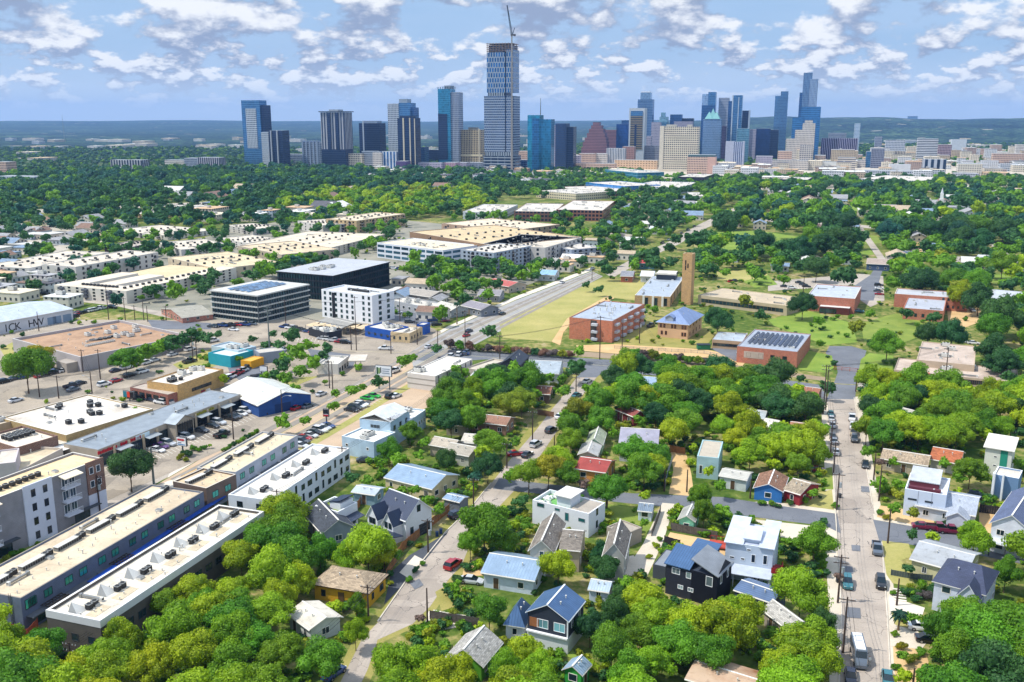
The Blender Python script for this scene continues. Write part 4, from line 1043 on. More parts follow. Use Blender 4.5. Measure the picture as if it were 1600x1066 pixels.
# blue tarpaulin strip laid between the two rows
o = sheet('gravel', [(130,905),(345,772),(360,778),(140,915)], M_GRAV, 1, False)
mb = MB(); g0, g1_ = G(140,910,3.3), G(350,775,3.3); d = (g1_-g0); mb.obox((d.x/2, d.y/2, 0), (d.length, 1.2, .12), atan2(d.y, d.x), seam('#1c4fb0', .8, .5, .8)); 
for q in range(9): mb.obox((d.x*(q+.5)/9, d.y*(q+.5)/9, -1.7), (.12, .12, 3.3), 0, mat('#4a4540'))
o = mb.build('blue_awning'); o.location = g0; tag(o, 'narrow bright blue awning running between the slate and white roofed rows', 'awning')
t5 = flat('townhouse_row', 'white two storey townhouse row with dark windows, left of the pale blue block', 'building', (422,782), (546,700), (364,768), h=6.4,
          wm=mat('#cdd3dc', .7, .06), rm=flatroof('#d5cfc5', '#a8a094', .3), par=.4, cap='#e2e2e0', short='the white townhouse row')
for i in range(4):
    x = t5.L*(i+.5)/4; newobj('roof_scoop', hvac_mesh(3), t5.o, (x-1, t5.W*.6, 6), 0, (1.3,1.1,1))
    for q in (0, 1): newobj('condenser_unit', hvac_mesh(0), t5.o, (x+q*1.3, t5.W*.45, 6))
for r in range(2):
    for c_ in range(12):
        k = (c_+r) % 3; win(t5.o, 'R', t5.L*(c_+.5)/12, .9+r*2.9, (1.9, .8, 1.4)[k], (1.3, 2.0, 1.3)[k]-.0, frame='#2b2f36', gl='#22303a', split=(2,1,1)[k])
wgrid(t5.o, 'L', t5.W, 2, 2, 1, 2.9, 1.4, 1.3, frame='#2b2f36')
# --- four storey apartment house at the left edge -----------------------------
ap = flat('apartment_building', 'four storey grey and white apartment house with balconies and awnings at the left edge', 'building', (-70,803), (160,716), (-105,785), h=12.6,
          wm=seam('#8f8c90', .35, .75, .86, 1, 0), rm=flatroof('#e0c79d', '#b09468', .3), par=.5, cap='#d8d4cc', short='the grey four storey apartments')
L = ap.L
def block(x0, x1, d, z0, z1, m, n): return addbox(ap, n, x0, x1, -d, .05, z0, z1, m)
WHT = mat('#c9ccd8', .7, .06); BRK = brick('#6a4038')
block(L-4.6, L-.002, .25, 5.5, 12.9, BRK, 'brick_bay'); block(L-4.6, L-.002, .22, 0, 5.5, WHT, 'white_bay')
block(L-20, L-13.2, .3, 0, 12.9, WHT, 'white_bay'); block(L-33, L-30, .35, 1.5, 10, WHT, 'white_bay'); block(L-46, L-43, .35, 0, 10, WHT, 'white_bay')
for bx, n in ((L-9.2, 3), (L-28.2, 3), (L-40.6, 3), (L-54, 3)):
    for k in range(n):
        z = 3.4+k*3.05; mb = MB(); mb.box(bx-1.9, bx+1.9, -1.5, -.01, z-.25, z, WHT)
        for q in range(14): mb.box(bx-1.88+q*.285, bx-1.84+q*.285, -1.48, -1.44, z, z+1, mat('#e8e8ea', .5, .05))
        mb.box(bx-1.9, bx+1.9, -1.5, -1.43, z+1, z+1.06, mat('#e8e8ea', .5, .05)); mb.build('balcony', ap.o)
        for q in (-.9, .9): win(ap.o, 'R', bx+q, z+.05, 1.5, 2.1, frame='#e8e8ea', gl='#3a4650', split=2)
    mb = MB(); mb.obox((bx, -1.0, 12.1), (4.6, 2.3, .15), 0, mat('#e3d6bc', .6, .08), roll=.2); mb.build('awning', ap.o)
for k in range(4):
    for q in (L-17.8, L-15): win(ap.o, 'R', q, 1+k*3.05, 1.0, 1.6, frame='#30343a', gl='#2a3036').location.y = -.3
for k in range(3):
    for q in (L-31.5, L-44.5): win(ap.o, 'R', q, 2.2+k*2.9, 1.6, 1.5, frame='#30343a', gl='#2f4a50', split=2).location.y = -.35
for k in (2, 3):
    for q in (L-3.4, L-1.6): win(ap.o, 'R', q, .9+k*3.05, 1.1, 1.6, frame='#e8e8ea', gl='#3a4650').location.y = -.25
for bx in (L-6, L-26, L-38.5, L-52): mb = MB(); mb.box(bx-3.6, bx+3.6, -1.3, -.02, 3.0, 3.2, mat('#454a50', .7, .1)); mb.build('ground_canopy', ap.o); win(ap.o, 'R', bx, .3, 5.0, 2.4, frame='#24282c', gl='#1c2a2c', split=4)
for q in range(7): newobj('condenser_unit', hvac_mesh(0), ap.o, (L-13-q*1.5, ap.W*.45, 12.1))
for q in range(3): newobj('condenser_unit', hvac_mesh(0), ap.o, (L-31-q*1.5, ap.W*.4, 12.1))
flat('parking_deck', 'low beige flat roofed annexe behind the grey four storey apartments', 'building', (18,742), (98,700), (-60,722), h=4.6, wall='#c3b8ab', roof='#d8c6a4', par=.6)
flat('stair_block', 'pale lilac stair block behind the grey apartments at the left edge', 'building', (24,722), (30,700), (-6,716), h=7.5, wall='#c2b9bc', roof='#cfc5b8', par=.3)
pc = flat('restaurant_building', 'green walled patio bar with white shade canopy behind the grey apartments', 'building', (75,700), (118,693), (50,690), h=3.6, wall='#2a5a4a', roof='#cfc8bb', par=.3)
mb = MB(); mb.obox((pc.L*.6, -2.4, 3.5), (8, 4.4, .15), .1, mat('#e8e4dc', .6, .05)); [mb.cyl(pc.L*.6+x, y, 0, 3.45, .08, mat('#8a3030'), 6) for x in (-3.6, 3.6) for y in (-4.2, -.6)]; mb.build('shade_canopy', pc.o)
# --- the big white warehouse and its brown neighbour ----------------------------
wh = flat('warehouse', 'large tan brick warehouse with stained white flat roof and scattered vents', 'building', (103,680), (236,638), (0,653), h=5.2, wall='#9c8048',
          wm=brick('#a38a52'), rm=flatroof('#dcd6cd', '#a39684', .75), par=.3, cap='#d8d2c6', short='the white roofed warehouse')
for x, y in ((.25,.3),(.33,.22),(.55,.35),(.6,.3),(.58,.42),(.72,.6),(.78,.55),(.8,.7),(.5,.8),(.56,.86),(.9,.3)): newobj('condenser_unit', hvac_mesh(0), wh.o, (wh.L*x, wh.W*y, 4.9), 0, (1.4,1.4,1.2))
wgrid(wh.o, 'R', wh.L, 1, 6, 2.2, 3, 1.8, 1.2, frame='#4a3a30', split=2)
bn = flat('commercial_building', 'maroon brick building with tan roof and dense cluster of condensers at the left edge', 'building', (25,700), (87,680), (-30,683), h=6.2, wm=brick('#57312c'), rm=flatroof('#dcd0bf', '#a89a86', .4), par=.5, cap='#7c5c50', short='the maroon brick building')
for i in range(5):
    for j in range(3): newobj('condenser_unit', hvac_mesh(0), bn.o, (bn.L*.28+i*1.5, bn.W*.5+j*1.4, 5.7), 0, (1.1,1.1,1.1))
flat('commercial_building', 'pale brown flat roofed annexe beside the maroon brick building, left edge', 'building', (-20,668), (20,655), (-60,655), h=5, wall='#a8957a', roof='#d6cbb9', nu=2)
# --- strip mall -----------------------------------------------------------------
sm = flat('strip_mall', 'long strip mall with grey metal roof, glass storefronts and red sign letters', 'building', (153,703), (376,616), (108,690), h=4.6, yb=None,
          wm=mat('#a59b8c', .8, .1), rm=seam('#9aa3aa', .6, .4, .8), par=.12, thick=.12, cap='#8a8f94', short='the strip mall')
L = sm.L
for i in range(11):
    x = L*(i+.5)/11
    if i == 5: continue
    mb = MB(); mb.box(x-L*.036, x+L*.036, -.14, -.01, .15, 3.0, glass('#20323a')); fr = mat('#2b2e32', .5, .05)
    for q in range(7): mb.box(x-L*.036+q*L*.012-.05, x-L*.036+q*L*.012+.05, -.2, -.141, .15, 3.0, fr)
    for z in (.15, 1.0, 2.3, 2.95): mb.box(x-L*.036, x+L*.036, -.19, -.142, z, z+.08, fr)
    mb.build('storefront', sm.o)
    if i % 2 == 1 and i != 5: mb = MB(); mb.obox((x, -1.1, 3.15), (L*.085, 2.2, .12), 0, mat('#a8b0b4', .45, .05, metal=.4), roll=.12); mb.build('awning', sm.o)
    mb = MB(); mb.box(x+L*.038, x+L*.052, -.35, -.01, 0, 4.1, mat('#b9a88e', .85, .15)); mb.build('pier', sm.o)
mb = MB(); gx = L*.5; walls_gable(mb, 7, 3.5, 4.6, 1.6, 'y', mat('#a59b8c', .8, .1), gx-3.5, -3.0); mb.build('entrance_wall', sm.o)
gable_roof(7, 3.5, 4.6, 1.6, 'y', .4, seam('#a9b2b8', .6, .4, .8), mat('#8a8f94'), 0, gx-3.5, -3.0).build('entrance_roof', sm.o)
mb = MB(); mb.box(gx-2.9, gx+2.9, -3.1, -3.01, .2, 4.2, glass('#22323c')); [mb.box(gx-2.9+q*.97-.06, gx-2.9+q*.97+.06, -3.16, -3.101, .2, 4.6, fr) for q in range(7)]; mb.build('storefront', sm.o)
RED = mat('#b01826', .5, .05)
for t_, x_, s_, m_ in (('LIQUOR', .055, 1.0, RED), ('NAILS', .13, .9, mat('#8a1c1c')), ('PIZZA', .20, 1.1, RED), ('CAFE', .34, .8, mat('#4a4a4c')), ('DENTAL', .58, .75, mat('#7a3a2a')), ('GROCERY', .70, .8, mat('#b09a20')), ('SALON', .85, .7, mat('#4a3a34'))):
    pass
for x_, wd_, m_ in ((.055, 6.5, RED), (.20, 7.5, RED), (.27, 5, mat('#c9dce2', .5)), (.71, 8, mat('#8f8a2a'))):
    mb = MB()
    if m_ is RED or x_ == .71:
        n = int(wd_/.8)
        for q in range(n): mb.box(L*x_-wd_/2+q*.8, L*x_-wd_/2+q*.8+.6, -.2, -.02, 3.35, 4.15-.15*(q % 2), m_)
    else: mb.box(L*x_-wd_/2, L*x_+wd_/2, -.2, -.02, 3.3, 4.3, m_)
    mb.build('sign_letters' if m_ is RED else 'sign_panel', sm.o)
for q in range(5): newobj('vent_pipe', hvac_mesh(4), sm.o, (L*random.uniform(.1,.9), sm.W*.6, sm.h-.1))
# --- brick building with red porch, blue shed roof hall ----------------------
yb_ = flat('commercial_building', 'yellow brick commercial building with white flat roof behind the strip mall', 'building', (277,602), (349,577), (237,593), h=5.6, wm=brick('#c39a54'), rm=flatroof('#dcd3c4', '#a89a86', .4), par=.4, cap='#6b4a34', short='the yellow brick building')
units(yb_, 12, 0, (.05,.35,.3,.7)); units(yb_, 4, 1, (.5,.9,.2,.8)); wgrid(yb_.o, 'R', yb_.L, 1, 6, 1.9, 3, 2, 1.1, frame='#3a2c24', split=2, m0=.3)
pb_ = flat('commercial_building', 'low dark red brick restaurant with wide overhanging roof behind the strip mall', 'building', (262,617), (277,608), (203,605), h=3.4, wm=brick('#7c2e26'), rm=flatroof('#b9ada0', '#8a7c6c', .5), par=.15, cap='#6b6058', short='the red brick restaurant')
wgrid(pb_.o, 'L', pb_.W, 1, 5, .8, 3, 2.4, 1.7, frame='#2a2220', split=3)
bl = house('warehouse', 'white gabled metal hall with bright blue end wall beside the diagonal street', (404,634), (451,603), (347,609), h=3.6, rh=2.4, ridge='y', ov=.3, wall='#1c4a8c', roof=seam('#dcdcd4', .7, .5, .9), wins=False, cat='building', short='the blue walled hall')
mb = MB(); mb.box(bl.L*.3, bl.L*.6, -.08, -.002, 0, 2.8, mat('#143464', .6, .1)); mb.build('door', bl.o)
tl = flat('commercial_building', 'small turquoise painted shop cluster beside the yellow shed and trees', 'building', (360,557), (388,546), (325,551), h=4.2, wall='#2596a8', roof='#c9d4d8', short='the turquoise shop')
flat('commercial_building', 'pale metal roofed shop behind the turquoise shop', 'building', (372,548), (395,540), (330,540), h=4.4, wall='#b4c4cc', roof='#b9c4cc', nu=3)
flat('shed', 'orange yellow market stall block beside the turquoise shop', 'shed', (392,565), (412,558), (382,561), h=2.8, wall='#d89a1e', roof='#d8a838', par=.15)
flat('shed', 'small grey shop with white signboard roof above the orange stall', 'shed', (405,552), (446,547), (400,546), h=4, wall='#8a93a0', roof='#c0bab0', par=.15)
# --- blue grey commercial block -------------------------------------------
LBL = seam('#a9c3d6', .35, .7, .88, 0, 0)
c1 = flat('commercial_building', 'pale blue single storey block with white roof near the round sign on the lot', 'building', (584,691), (612,674), (534,681), h=5.0, wm=LBL, rm=flatroof('#e2ded6', '#b3aa9c', .3), par=.4, cap='#e4e6e6', short='the pale blue block')
units(c1, 3, 1, s=.8); win(c1.o, 'L', c1.W*.2, 2.4, .8, .8); win(c1.o, 'L', c1.W*.85, 2.4, .8, .8)
c2 = flat('commercial_building', 'taller pale blue hall with sloping white roof behind the low blue block', 'building', (610,660), (640,641), (566,652), h=7.4, wm=LBL, rm=flatroof('#e2ded6', '#b3aa9c', .15), par=.1, cap='#e4e6e6', short='the tall pale blue hall')
gable_roof(c2.L, c2.W, 7.4, 1.6, 'x', .1, seam('#dfe1e0', .5, .4, .9), mat('#dcdcd8')).build('gable_roof', c2.o)
for q in (.4, .5, .6): win(c2.o, 'L', c2.W*q, 5.4, .8, .8, frame='#30343a')
wgrid(c2.o, 'R', c2.L, 1, 3, 4.6, 3, 1.2, 1.3, frame='#30343a')
c3 = flat('commercial_building', 'white roofed rear wing of the pale blue commercial hall beside the big tree', 'building', (640,657), (665,640), (606,650), h=5.2, wm=LBL, rm=flatroof('#e6e3dc', '#b3aa9c', .3), par=.4, cap='#e4e6e6', nu=2); wgrid(c3.o, 'R', c3.L, 1, 6, 2, 3, .9, 1.2)
w2 = flat('warehouse', 'plain white rectangular warehouse with flat roof behind the billboard', 'building', (680,588), (738,561), (637,582), yb=612, wm=mat('#cfc9c2', .75, .06), rm=flatroof('#dcd6cb', '#b0a595', .35), par=.3, cap='#e0dcd4', short='the white warehouse')
for q in (.08,.3,.35,.55,.8,.95): addbox(w2, 'downpipe', w2.L*q-.12, w2.L*q+.12, -.25, -.01, 0, w2.h-.4, mat('#4a4a4c'))
for z_ in (.35,.7): addbox(w2, 'trim_band', -.08, -.01, 0, w2.W, w2.h*z_-.12, w2.h*z_+.12, mat('#9a948a')); 
addbox(w2, 'trim_band', 0, w2.L, -.08, -.01, w2.h*.5, w2.h*.5+.2, mat('#9a948a')); units(w2, 2, 1)
flat('commercial_building', 'concrete yard building beside the white warehouse and black house', 'building', (745,578), (790,563), (737,571), h=3.4, wall='#b5ada0', roof='#c3baa9')
e1 = flat('commercial_building', 'small white flat roofed filling station shop on the sandy lot', 'building', (528,569), (545,556), (504,562), h=3.8, wall='#cfcbc4', roof='#dcd8cf', short='the small white shop')
wgrid(e1.o, 'R', e1.L, 1, 4, .4, 3, 1.6, 2.2, frame='#24282c', split=2)
mb = MB(); mb.obox((e1.L*.7, -4.5, 4.0), (9, 6, .4), .2, mat('#c8beb0', .7)); [mb.cyl(e1.L*.7+x, -4.5, 0, 3.8, .15, mat('#8a8478'), 6) for x in (-3, 3)]; mb.build('canopy', e1.o)
# --- houses around the centre-left street --------------------------------------
M_SEAMW = seam('#b4c4d2', .5, .4, .8); M_NAVY = seam('#26344e', .45, .35, .55); M_BLUE = seam('#4c6c94', .5, .35, .66); M_GREYM = seam('#8f949a', .5, .4, .8); M_LBL = seam('#94abc2', .6, .35, .86)
SH_GR = shingle('#7d756c'); SH_TAN = shingle('#a49179'); SH_DK = shingle('#3c424c'); SH_BR = shingle('#84624e'); SH_LT = shingle('#b5b0a8'); SH_PALE = shingle('#a7a49e')
def walls(b, h, m): pass
h14 = house('metal_roofed_hall', 'wide cream walled building with pale blue metal roof behind the white farmhouse', (675,764), (713,742), (602,746), h=3.0, rh=1.6, ridge='y', ov=.3, wall='#cfc09a', roof=M_LBL, cat='building', short='the wide blue metal roof')
house('bungalow', 'small blue grey bungalow with pale flat roof among trees left of the white farmhouse', (585,773), (594,762), (552,768), h=2.8, rh=.5, ridge='y', wall='#7f9cb0', roof=seam('#b9c4cc', .6, .5, .85))
# white modern farmhouse: crossing black gables
WSID = mat('#d4d8de', .7, .05)
fh = house('farmhouse', 'white farmhouse with crossing black standing seam gables beside the wooden fence', (634,812), (657,789), (590,795), h=5.0, rh=3.2, ridge='y', ov=.35, roof=M_NAVY, trim='#e6e8ea', wm=WSID, wins=False, short='the white farmhouse')
L, W = fh.L, fh.W
def wing(nm, x0, y0, l, w_, h, rh, ridge, wmat, rmat, ov=.3, trim='#e6e8ea'):
    mb = MB(); walls_gable(mb, l, w_, h, rh, ridge, wmat, x0, y0); mb.build('wing_wall', fh_.o); gable_roof(l, w_, h, rh, ridge, ov, rmat, mat(trim, .6, .05), 0, x0, y0).build('wing_roof', fh_.o)
fh_ = fh; wing('a', -3.0, W*.62, 3.3, W*.36, 4.6, 2.4, 'x', WSID, M_NAVY); wing('b', -2.6, W*.12, 2.9, W*.34, 4.2, 2.3, 'x', WSID, M_NAVY)
mb = MB(); mb.obox((-3.6, W*.05, 2.9), (2.6, W*.5, .14), 0, M_NAVY, pitch=.2); mb.build('porch_roof', fh.o)
win(fh.o, 'R', L*.5, 5.6, 1.0, 1.5, frame='#20242a'); win(fh.o, 'R', L*.22, .4, .9, 2.4, frame='#20242a'); 
mb = MB(); mb.box(L*.5, L*.92, -.08, -.002, .05, 2.6, mat('#24282e', .5)); [mb.box(L*.5, L*.92, -.1, -.081, .6*q, .6*q+.05, mat('#4a5058')) for q in range(1, 5)]; mb.build('garage_door', fh.o)
for y_ in (.22, .36, .74, .86): win(fh.o, 'L', W*y_, 3.2, .9, 1.3, frame='#20242a').location.x = -2.62 if y_ < .5 else -3.02
s16 = flat('modern_house', 'small white modern house with black seamed roof and rooftop lawn terrace', 'house', (528,800), (551,783), (492,790), h=5.0, wm=WSID, rm=M_LAWN, par=.5, cap='#e6e8ea', short='the small white terrace house')
mb = MB(); mb.obox((s16.L*.6, s16.W*.35, 6.3), (s16.L*.7, s16.W*.5, .18), 0, M_NAVY, roll=-.25); mb.build('upper_roof', s16.o); addbox(s16, 'upper_wall', s16.L*.27, s16.L*.93, s16.W*.12, s16.W*.58, 4.5, 6.0, WSID)
mb = MB(); mb.obox((s16.L*.5, -1.2, 2.9), (s16.L*.9, 2.2, .14), 0, M_NAVY, roll=.25); mb.build('porch_roof', s16.o); wgrid(s16.o, 'L', s16.W, 1, 3, 3, 3, 1.2, .7, frame='#20242a'); wgrid(s16.o, 'R', s16.L, 1, 3, .6, 3, .9, 2, frame='#20242a')
house('bungalow', 'bungalow with charcoal shingle roof half hidden by treetops left of the white farmhouse', (505,832), (548,818), (476,800), h=3.4, rh=2.0, ridge='y', wall='#8f9aa4', roof=SH_DK, short='the charcoal roof')
house('cottage', 'bright yellow walled house with tan hipped shingle roof', (575,925), (597,897), (491,911), h=3.2, rh=1.7, ridge='y', ov=.5, hip=True, wall='#c99a10', roof=SH_TAN, trim='#3a2e28', short='the yellow house')
house('cottage', 'white walled cottage with weathered pale roof half hidden in trees below the yellow house', (485,982), (528,962), (452,958), h=3.0, rh=.9, ridge='y', ov=.4, wall='#c9cec8', roof=flatroof('#cfc8bb', '#8a8474', .9))
g20 = house('cottage', 'lime green walled house with grey L-shaped shingle roof near the bottom edge', (752,1037), (780,1003), (712,1012), h=3.2, rh=1.9, ridge='x', ov=.5, wall='#5aa01e', roof=SH_PALE, short='the lime green house')
mb = MB(); fh_ = g20; wing('w', -5.2, g20.W*.35, 5.4, g20.W*.6, 3.0, 1.4, 'x', seam('#5aa01e', .22, .8, .82, 1, 0), SH_PALE, .4, '#e0ddd6')
# modern dark gabled house with white base
d21 = house('modern_house', 'modern navy gabled house with blue metal roof over a white base', (887,970), (912,939), (827,953), h=6.0, rh=2.0, ridge='x', ov=.25, wall='#232c3c', roof=M_BLUE, trim='#dfe3e6', wins=False, short='the navy gabled house')
L, W = d21.L, d21.W
addbox(d21, 'base_wall', -.12, L+.05, -.12, W+.05, 0, 2.7, mat('#cfd3d6', .7, .05)); addbox(d21, 'trim_band', -.5, -.01, -.1, W+.1, 2.7, 2.95, mat('#e2e4e6', .6, .05))
addbox(d21, 'corner_post', -.1, .1, -.1, .1, 2.96, 6.0, mat('#e2e4e6')); 
for y_, w_ in ((.2, 2.0), (.62, 2.0)): win(d21.o, 'L', W*y_, 3.6, w_, 1.6, frame='#e8eaec', gl='#7fb4c0', split=2)
addbox(d21, 'cedar_panel', -.05, -.003, W*.72, W*.95, 3.6, 5.2, mat('#96603a', .7, .2)); wgrid(d21.o, 'R', L, 1, 2, 3.8, 3, .7, 1.8, frame='#e8eaec'); win(d21.o, 'L', W*.5, .1, 3.4, 2.2, frame='#d0d4d6', gl='#8a9298', split=3)
house('cottage', 'white cottage with blue grey pyramid metal roof left of the navy gabled house', (818,975), (832,950), (798,958), h=3.2, rh=2.4, ridge='x', ov=.4, hip=True, wall='#d4d8de', roof=M_BLUE)
house('bungalow', 'white bungalow with wide light blue metal roof behind the crimson car', (833,905), (845,872), (756,893), h=3.2, rh=1.5, ridge='y', ov=.5, wall='#c9d4e0', roof=M_LBL, short='the light blue roofed bungalow')
house('brick_house', 'house with mottled grey brown shingle roof, its ridge running toward the street', (864,862), (882,818), (829,857), h=5.2, rh=2.0, ridge='x', ov=.3, wall='#b5b0a4', roof=SH_GR, short='the mottled shingle house', floors=2)
house('brick_house', 'smaller shingled gable house attached right of the mottled shingle house', (905,860), (914,830), (880,846), h=4.6, rh=1.9, ridge='y', ov=.3, wall='#b9ab94', roof=SH_GR)
w25 = flat('modern_house', 'white cubic modern house with furnished green roof terrace', 'house', (920,803), (936,783), (832,781), h=5.4, wm=mat('#d6dae0', .7, .05), rm=surf('#54924a', '#82b870', 0), par=.9, cap='#e2e4e8', short='the white cubic house')
h_ = w25.h; L, W = w25.L, w25.W
addbox(w25, 'stair_tower', L*.2, L*.8, W*.38, W*.62, h_-.9, h_+1.9, mat('#d6dae0', .7, .05), top=mat('#d8d2c4')); addbox(w25, 'tower_roof', L*.1, L*.9, W*.34, W*.66, h_+1.903, h_+2.1, mat('#dcdad4'))
addbox(w25, 'lower_roof', .3, L-.3, .3, W*.34, h_-.88, h_-.2, mat('#a59c90', .8, .15))
for q in range(5): mb = MB(); mb.box(-.35,.35,-.9,.9,.1,.4,mat('#e8e8e6')); mb.obox((0,-.7,.6),(.7,.08,.6),0,mat('#e8e8e6')); mb.build('sun_lounger', w25.o, (L*random.uniform(.2,.8), W*random.uniform(.7,.93), h_-.9))
for t_, z_, w_, hh in ((.12,3.2,1.6,.8),(.38,2.6,.9,1.8),(.62,1.2,1.6,1.5),(.85,4.2,1.8,.9),(.55,4.3,1.2,.6)): win(w25.o, 'L', W*t_, z_, w_, hh, frame='#7a8288', gl='#2a6a70')
wgrid(w25.o, 'R', L, 2, 1, 1, 2.8, .8, 1.8, frame='#30343a')
h26 = house('cottage', 'pale grey two storey house with brown shingle gable beside the alley', (975,870), (984,832), (945,860), h=5.4, rh=2.4, ridge='x', ov=.25, wall='#b4b4ae', roof=SH_GR, floors=2, short='the grey alley house')
flat('garage', 'taupe flat roofed garage behind the grey alley house', 'garage', (978,835), (998,822), (948,823), h=3.2, wall='#9a9184', roof='#a59c8e', par=.2)
house('garden_shed', 'small white garden shed with grey metal roof below the grey alley house', (950,925), (958,909), (922,918), h=2.4, rh=.8, ridge='y', ov=.25, wall='#c3d0e0', roof=M_SEAMW, cat='shed')
house('garden_shed', 'tiny white garden shed on the lawn beside the white cubic house', (1018,800), (1022,788), (998,796), h=2.3, rh=.8, ridge='y', ov=.2, wall='#c9d6de', roof=seam('#8494a4', .4), cat='shed')
house('garden_shed', 'mint green shed with pale roof beside the alley', (1084,814), (1092,797), (1064,806), h=2.9, rh=.9, ridge='x', ov=.3, wall='#7fcaa8', roof=seam('#b9b8b0', .5), cat='shed')
# black modern house with three blue roofs
BLK = seam('#1a2030', .25, .7, .8, 1, 0)
k28 = flat('modern_house', 'two storey black clad modern house with stepped blue metal roofs', 'house', (1121,902), (1137,878), (1041,880), h=6.0, wm=BLK, rm=mat('#3a4250'), par=.1, thick=.15, cap='#1a2030', short='the black clad house')
L, W = k28.L, k28.W
mb = MB()
slab(mb, [(-.3,-.3,6.15),(L+.3,-.3,6.15),(L+.3,W*.5,8.3),(-.3,W*.5,8.3)], .16, M_GREYM); mb.build('grey_roof', k28.o)
mb = MB(); slab(mb, [(-.35,W*.52,6.1),(L*.75,W*.52,8.0),(L*.75,W+.3,8.0),(-.35,W+.3,6.1)], .16, M_BLUE); mb.build('blue_roof', k28.o)
mb = MB(); walls_gable(mb, L, W*.5, 6, 2.1, 'y', BLK, 0, 0); mb.face([(L*.74,W*.52,5.9),(L*.74,W,5.9),(L*.74,W,7.9),(L*.74,W*.52,7.9)], BLK); mb.build('upper_wall', k28.o)
mb = MB(); slab(mb, [(L*.8,W*.35,6.3),(L*1.55,W*.35,7.4),(L*1.55,W*.85,7.4),(L*.8,W*.85,6.3)], .16, M_BLUE); mb.build('rear_blue_roof', k28.o); addbox(k28, 'rear_wall', L*1.0+.01, L*1.5, W*.38, W*.82, 0, 6.5, BLK)
for y_, z_, w_, hh, s_ in ((.8,4.4,1.6,1.2,2),(.55,4.2,1.0,1.2,1),(.15,3.8,1.3,1.9,1),(.7,1.7,1.1,.8,2),(.5,1.7,1.1,.8,2)): win(k28.o, 'L', W*y_, z_, w_, hh, frame='#e8eaec', gl='#8a9aa0', split=s_)
wgrid(k28.o, 'R', L, 1, 2, 4, 3, .8, 1.6, frame='#e8eaec')
flat('carport', 'low grey metal roofed lean-to left of the black clad house', 'carport', (1040,886), (1060,862), (1027,874), h=2.8, wall='#4a5058', rm=M_GREYM, par=.1, thick=.12)
# white three level house with red stair
w29 = flat('modern_house', 'tall white three level house with pale metal roofs and red side stairs', 'house', (1208,858), (1218,825), (1136,842), h=7.4, wm=mat('#b9c6d6', .7, .05), rm=seam('#c6cede', .5, .4, .88), par=.1, thick=.15, cap='#d6dce4', short='the tall white house')
L, W = w29.L, w29.W; PL = seam('#cdd5e4', .5, .4, .88)
mb = MB(); slab(mb, [(-.4,-.3,7.5),(L+.4,-.3,8.6),(L+.4,W*.3,8.6),(-.4,W*.3,7.5)], .15, PL); slab(mb, [(-.4,W*.62,7.5),(L+.4,W*.62,8.6),(L+.4,W+.3,8.6),(-.4,W+.3,7.5)], .15, PL); slab(mb, [(L*.1,W*.28,8.2),(L*.55,W*.28,9.0),(L*.55,W*.66,9.0),(L*.1,W*.66,8.2)], .15, PL); mb.build('stepped_roof', w29.o)
addbox(w29, 'dormer_wall', L*.15, L*.5, W*.3, W*.64, 7.3, 8.2, mat('#b9c6d6', .7, .05))
mb = MB(); slab(mb, [(-3.2,-.2,2.7),(0,-.2,3.3),(0,W+.2,3.3),(-3.2,W+.2,2.7)], .14, PL); mb.build('porch_roof', w29.o)
mb = MB(); [mb.box(-3.0,-2.85,y,y+.15,0,2.65,mat('#d8dce2')) for y in (0,W*.25,W*.5,W*.75,W-.2)]; mb.build('porch_posts', w29.o)
for y_, z_, w_, hh in ((.85,4.2,.9,.5),(.62,4.2,.8,.5),(.4,4.0,.8,1.7),(.15,4.0,.8,1.9),(.5,6.2,.8,.5),(.9,.6,1.2,1.4),(.3,.6,1.2,1.6)): win(w29.o, 'L', W*y_, z_, w_, hh, frame='#e2e6ea', gl='#2a3642')
mb = MB(); rd = mat('#8c1e22', .6, .1)
for q in range(10): mb.box(L*.2+q*.45, L*.2+q*.45+.44, -1.6, -.3, 3.2-q*.32, 3.3-q*.32, rd)
for q in range(6): mb.box(L*.2+q*.9, L*.2+q*.9+.06, -1.62, -1.56, max(0, 3.2-q*.64), 4.3-q*.64, rd)
mb.box(-1.2, L*.2, -1.8, -.01, 3.1, 3.25, rd); mb.box(-1.2, -1.12, -1.8, 0, 3.25, 4.2, rd); mb.box(-1.2, L*.2, -1.8, -1.72, 3.25, 4.2, rd); mb.build('stair', w29.o)
mb = MB(); mb.box(-2.5,2.5,-1.8,1.8,.5,.65,mat('#b0483a', .8)); [mb.box(x-.05,x+.05,y-.05,y+.05,.65,1.6,rd) for x in (-2.4,-1.2,0,1.2,2.4) for y in (-1.7,1.7)]; mb.box(-2.45,2.45,-1.75,-1.65,1.5,1.6,rd); mb.box(-2.45,2.45,1.65,1.75,1.5,1.6,rd)
o = mb.build('deck'); o.location = G(1127,855); o.rotation_euler = (0,0,radians(-17)); tag(o, 'red timber deck between the dirt yard and the tall white house', 'deck')
h30 = house('carport', 'low building with ribbed blue metal roof right of the black clad house', (1206,942), (1222,922), (1148,922), h=2.8, rh=.7, ridge='y', ov=.2, wall='#4a5568', roof=seam('#667c9e', .5, .4, .62), wins=False, cat='carport')
house('garden_shed', 'bright green shed with blue grey gabled roof near the bottom edge', (908,1053), (921,1038), (879,1049), h=2.6, rh=.9, ridge='x', ov=.3, wall='#2fa83a', roof=seam('#9fb8d0', .5), cat='shed', short='the bright green shed')
house('cottage', 'house with half white half rust metal roof at the bottom edge', (1175,1092), (1188,1052), (1075,1060), h=3.0, rh=.9, ridge='y', ov=.4, wall='#a59a88', roof=flatroof('#b9a088', '#8c5a34', .9), short='the rusty roofed house')
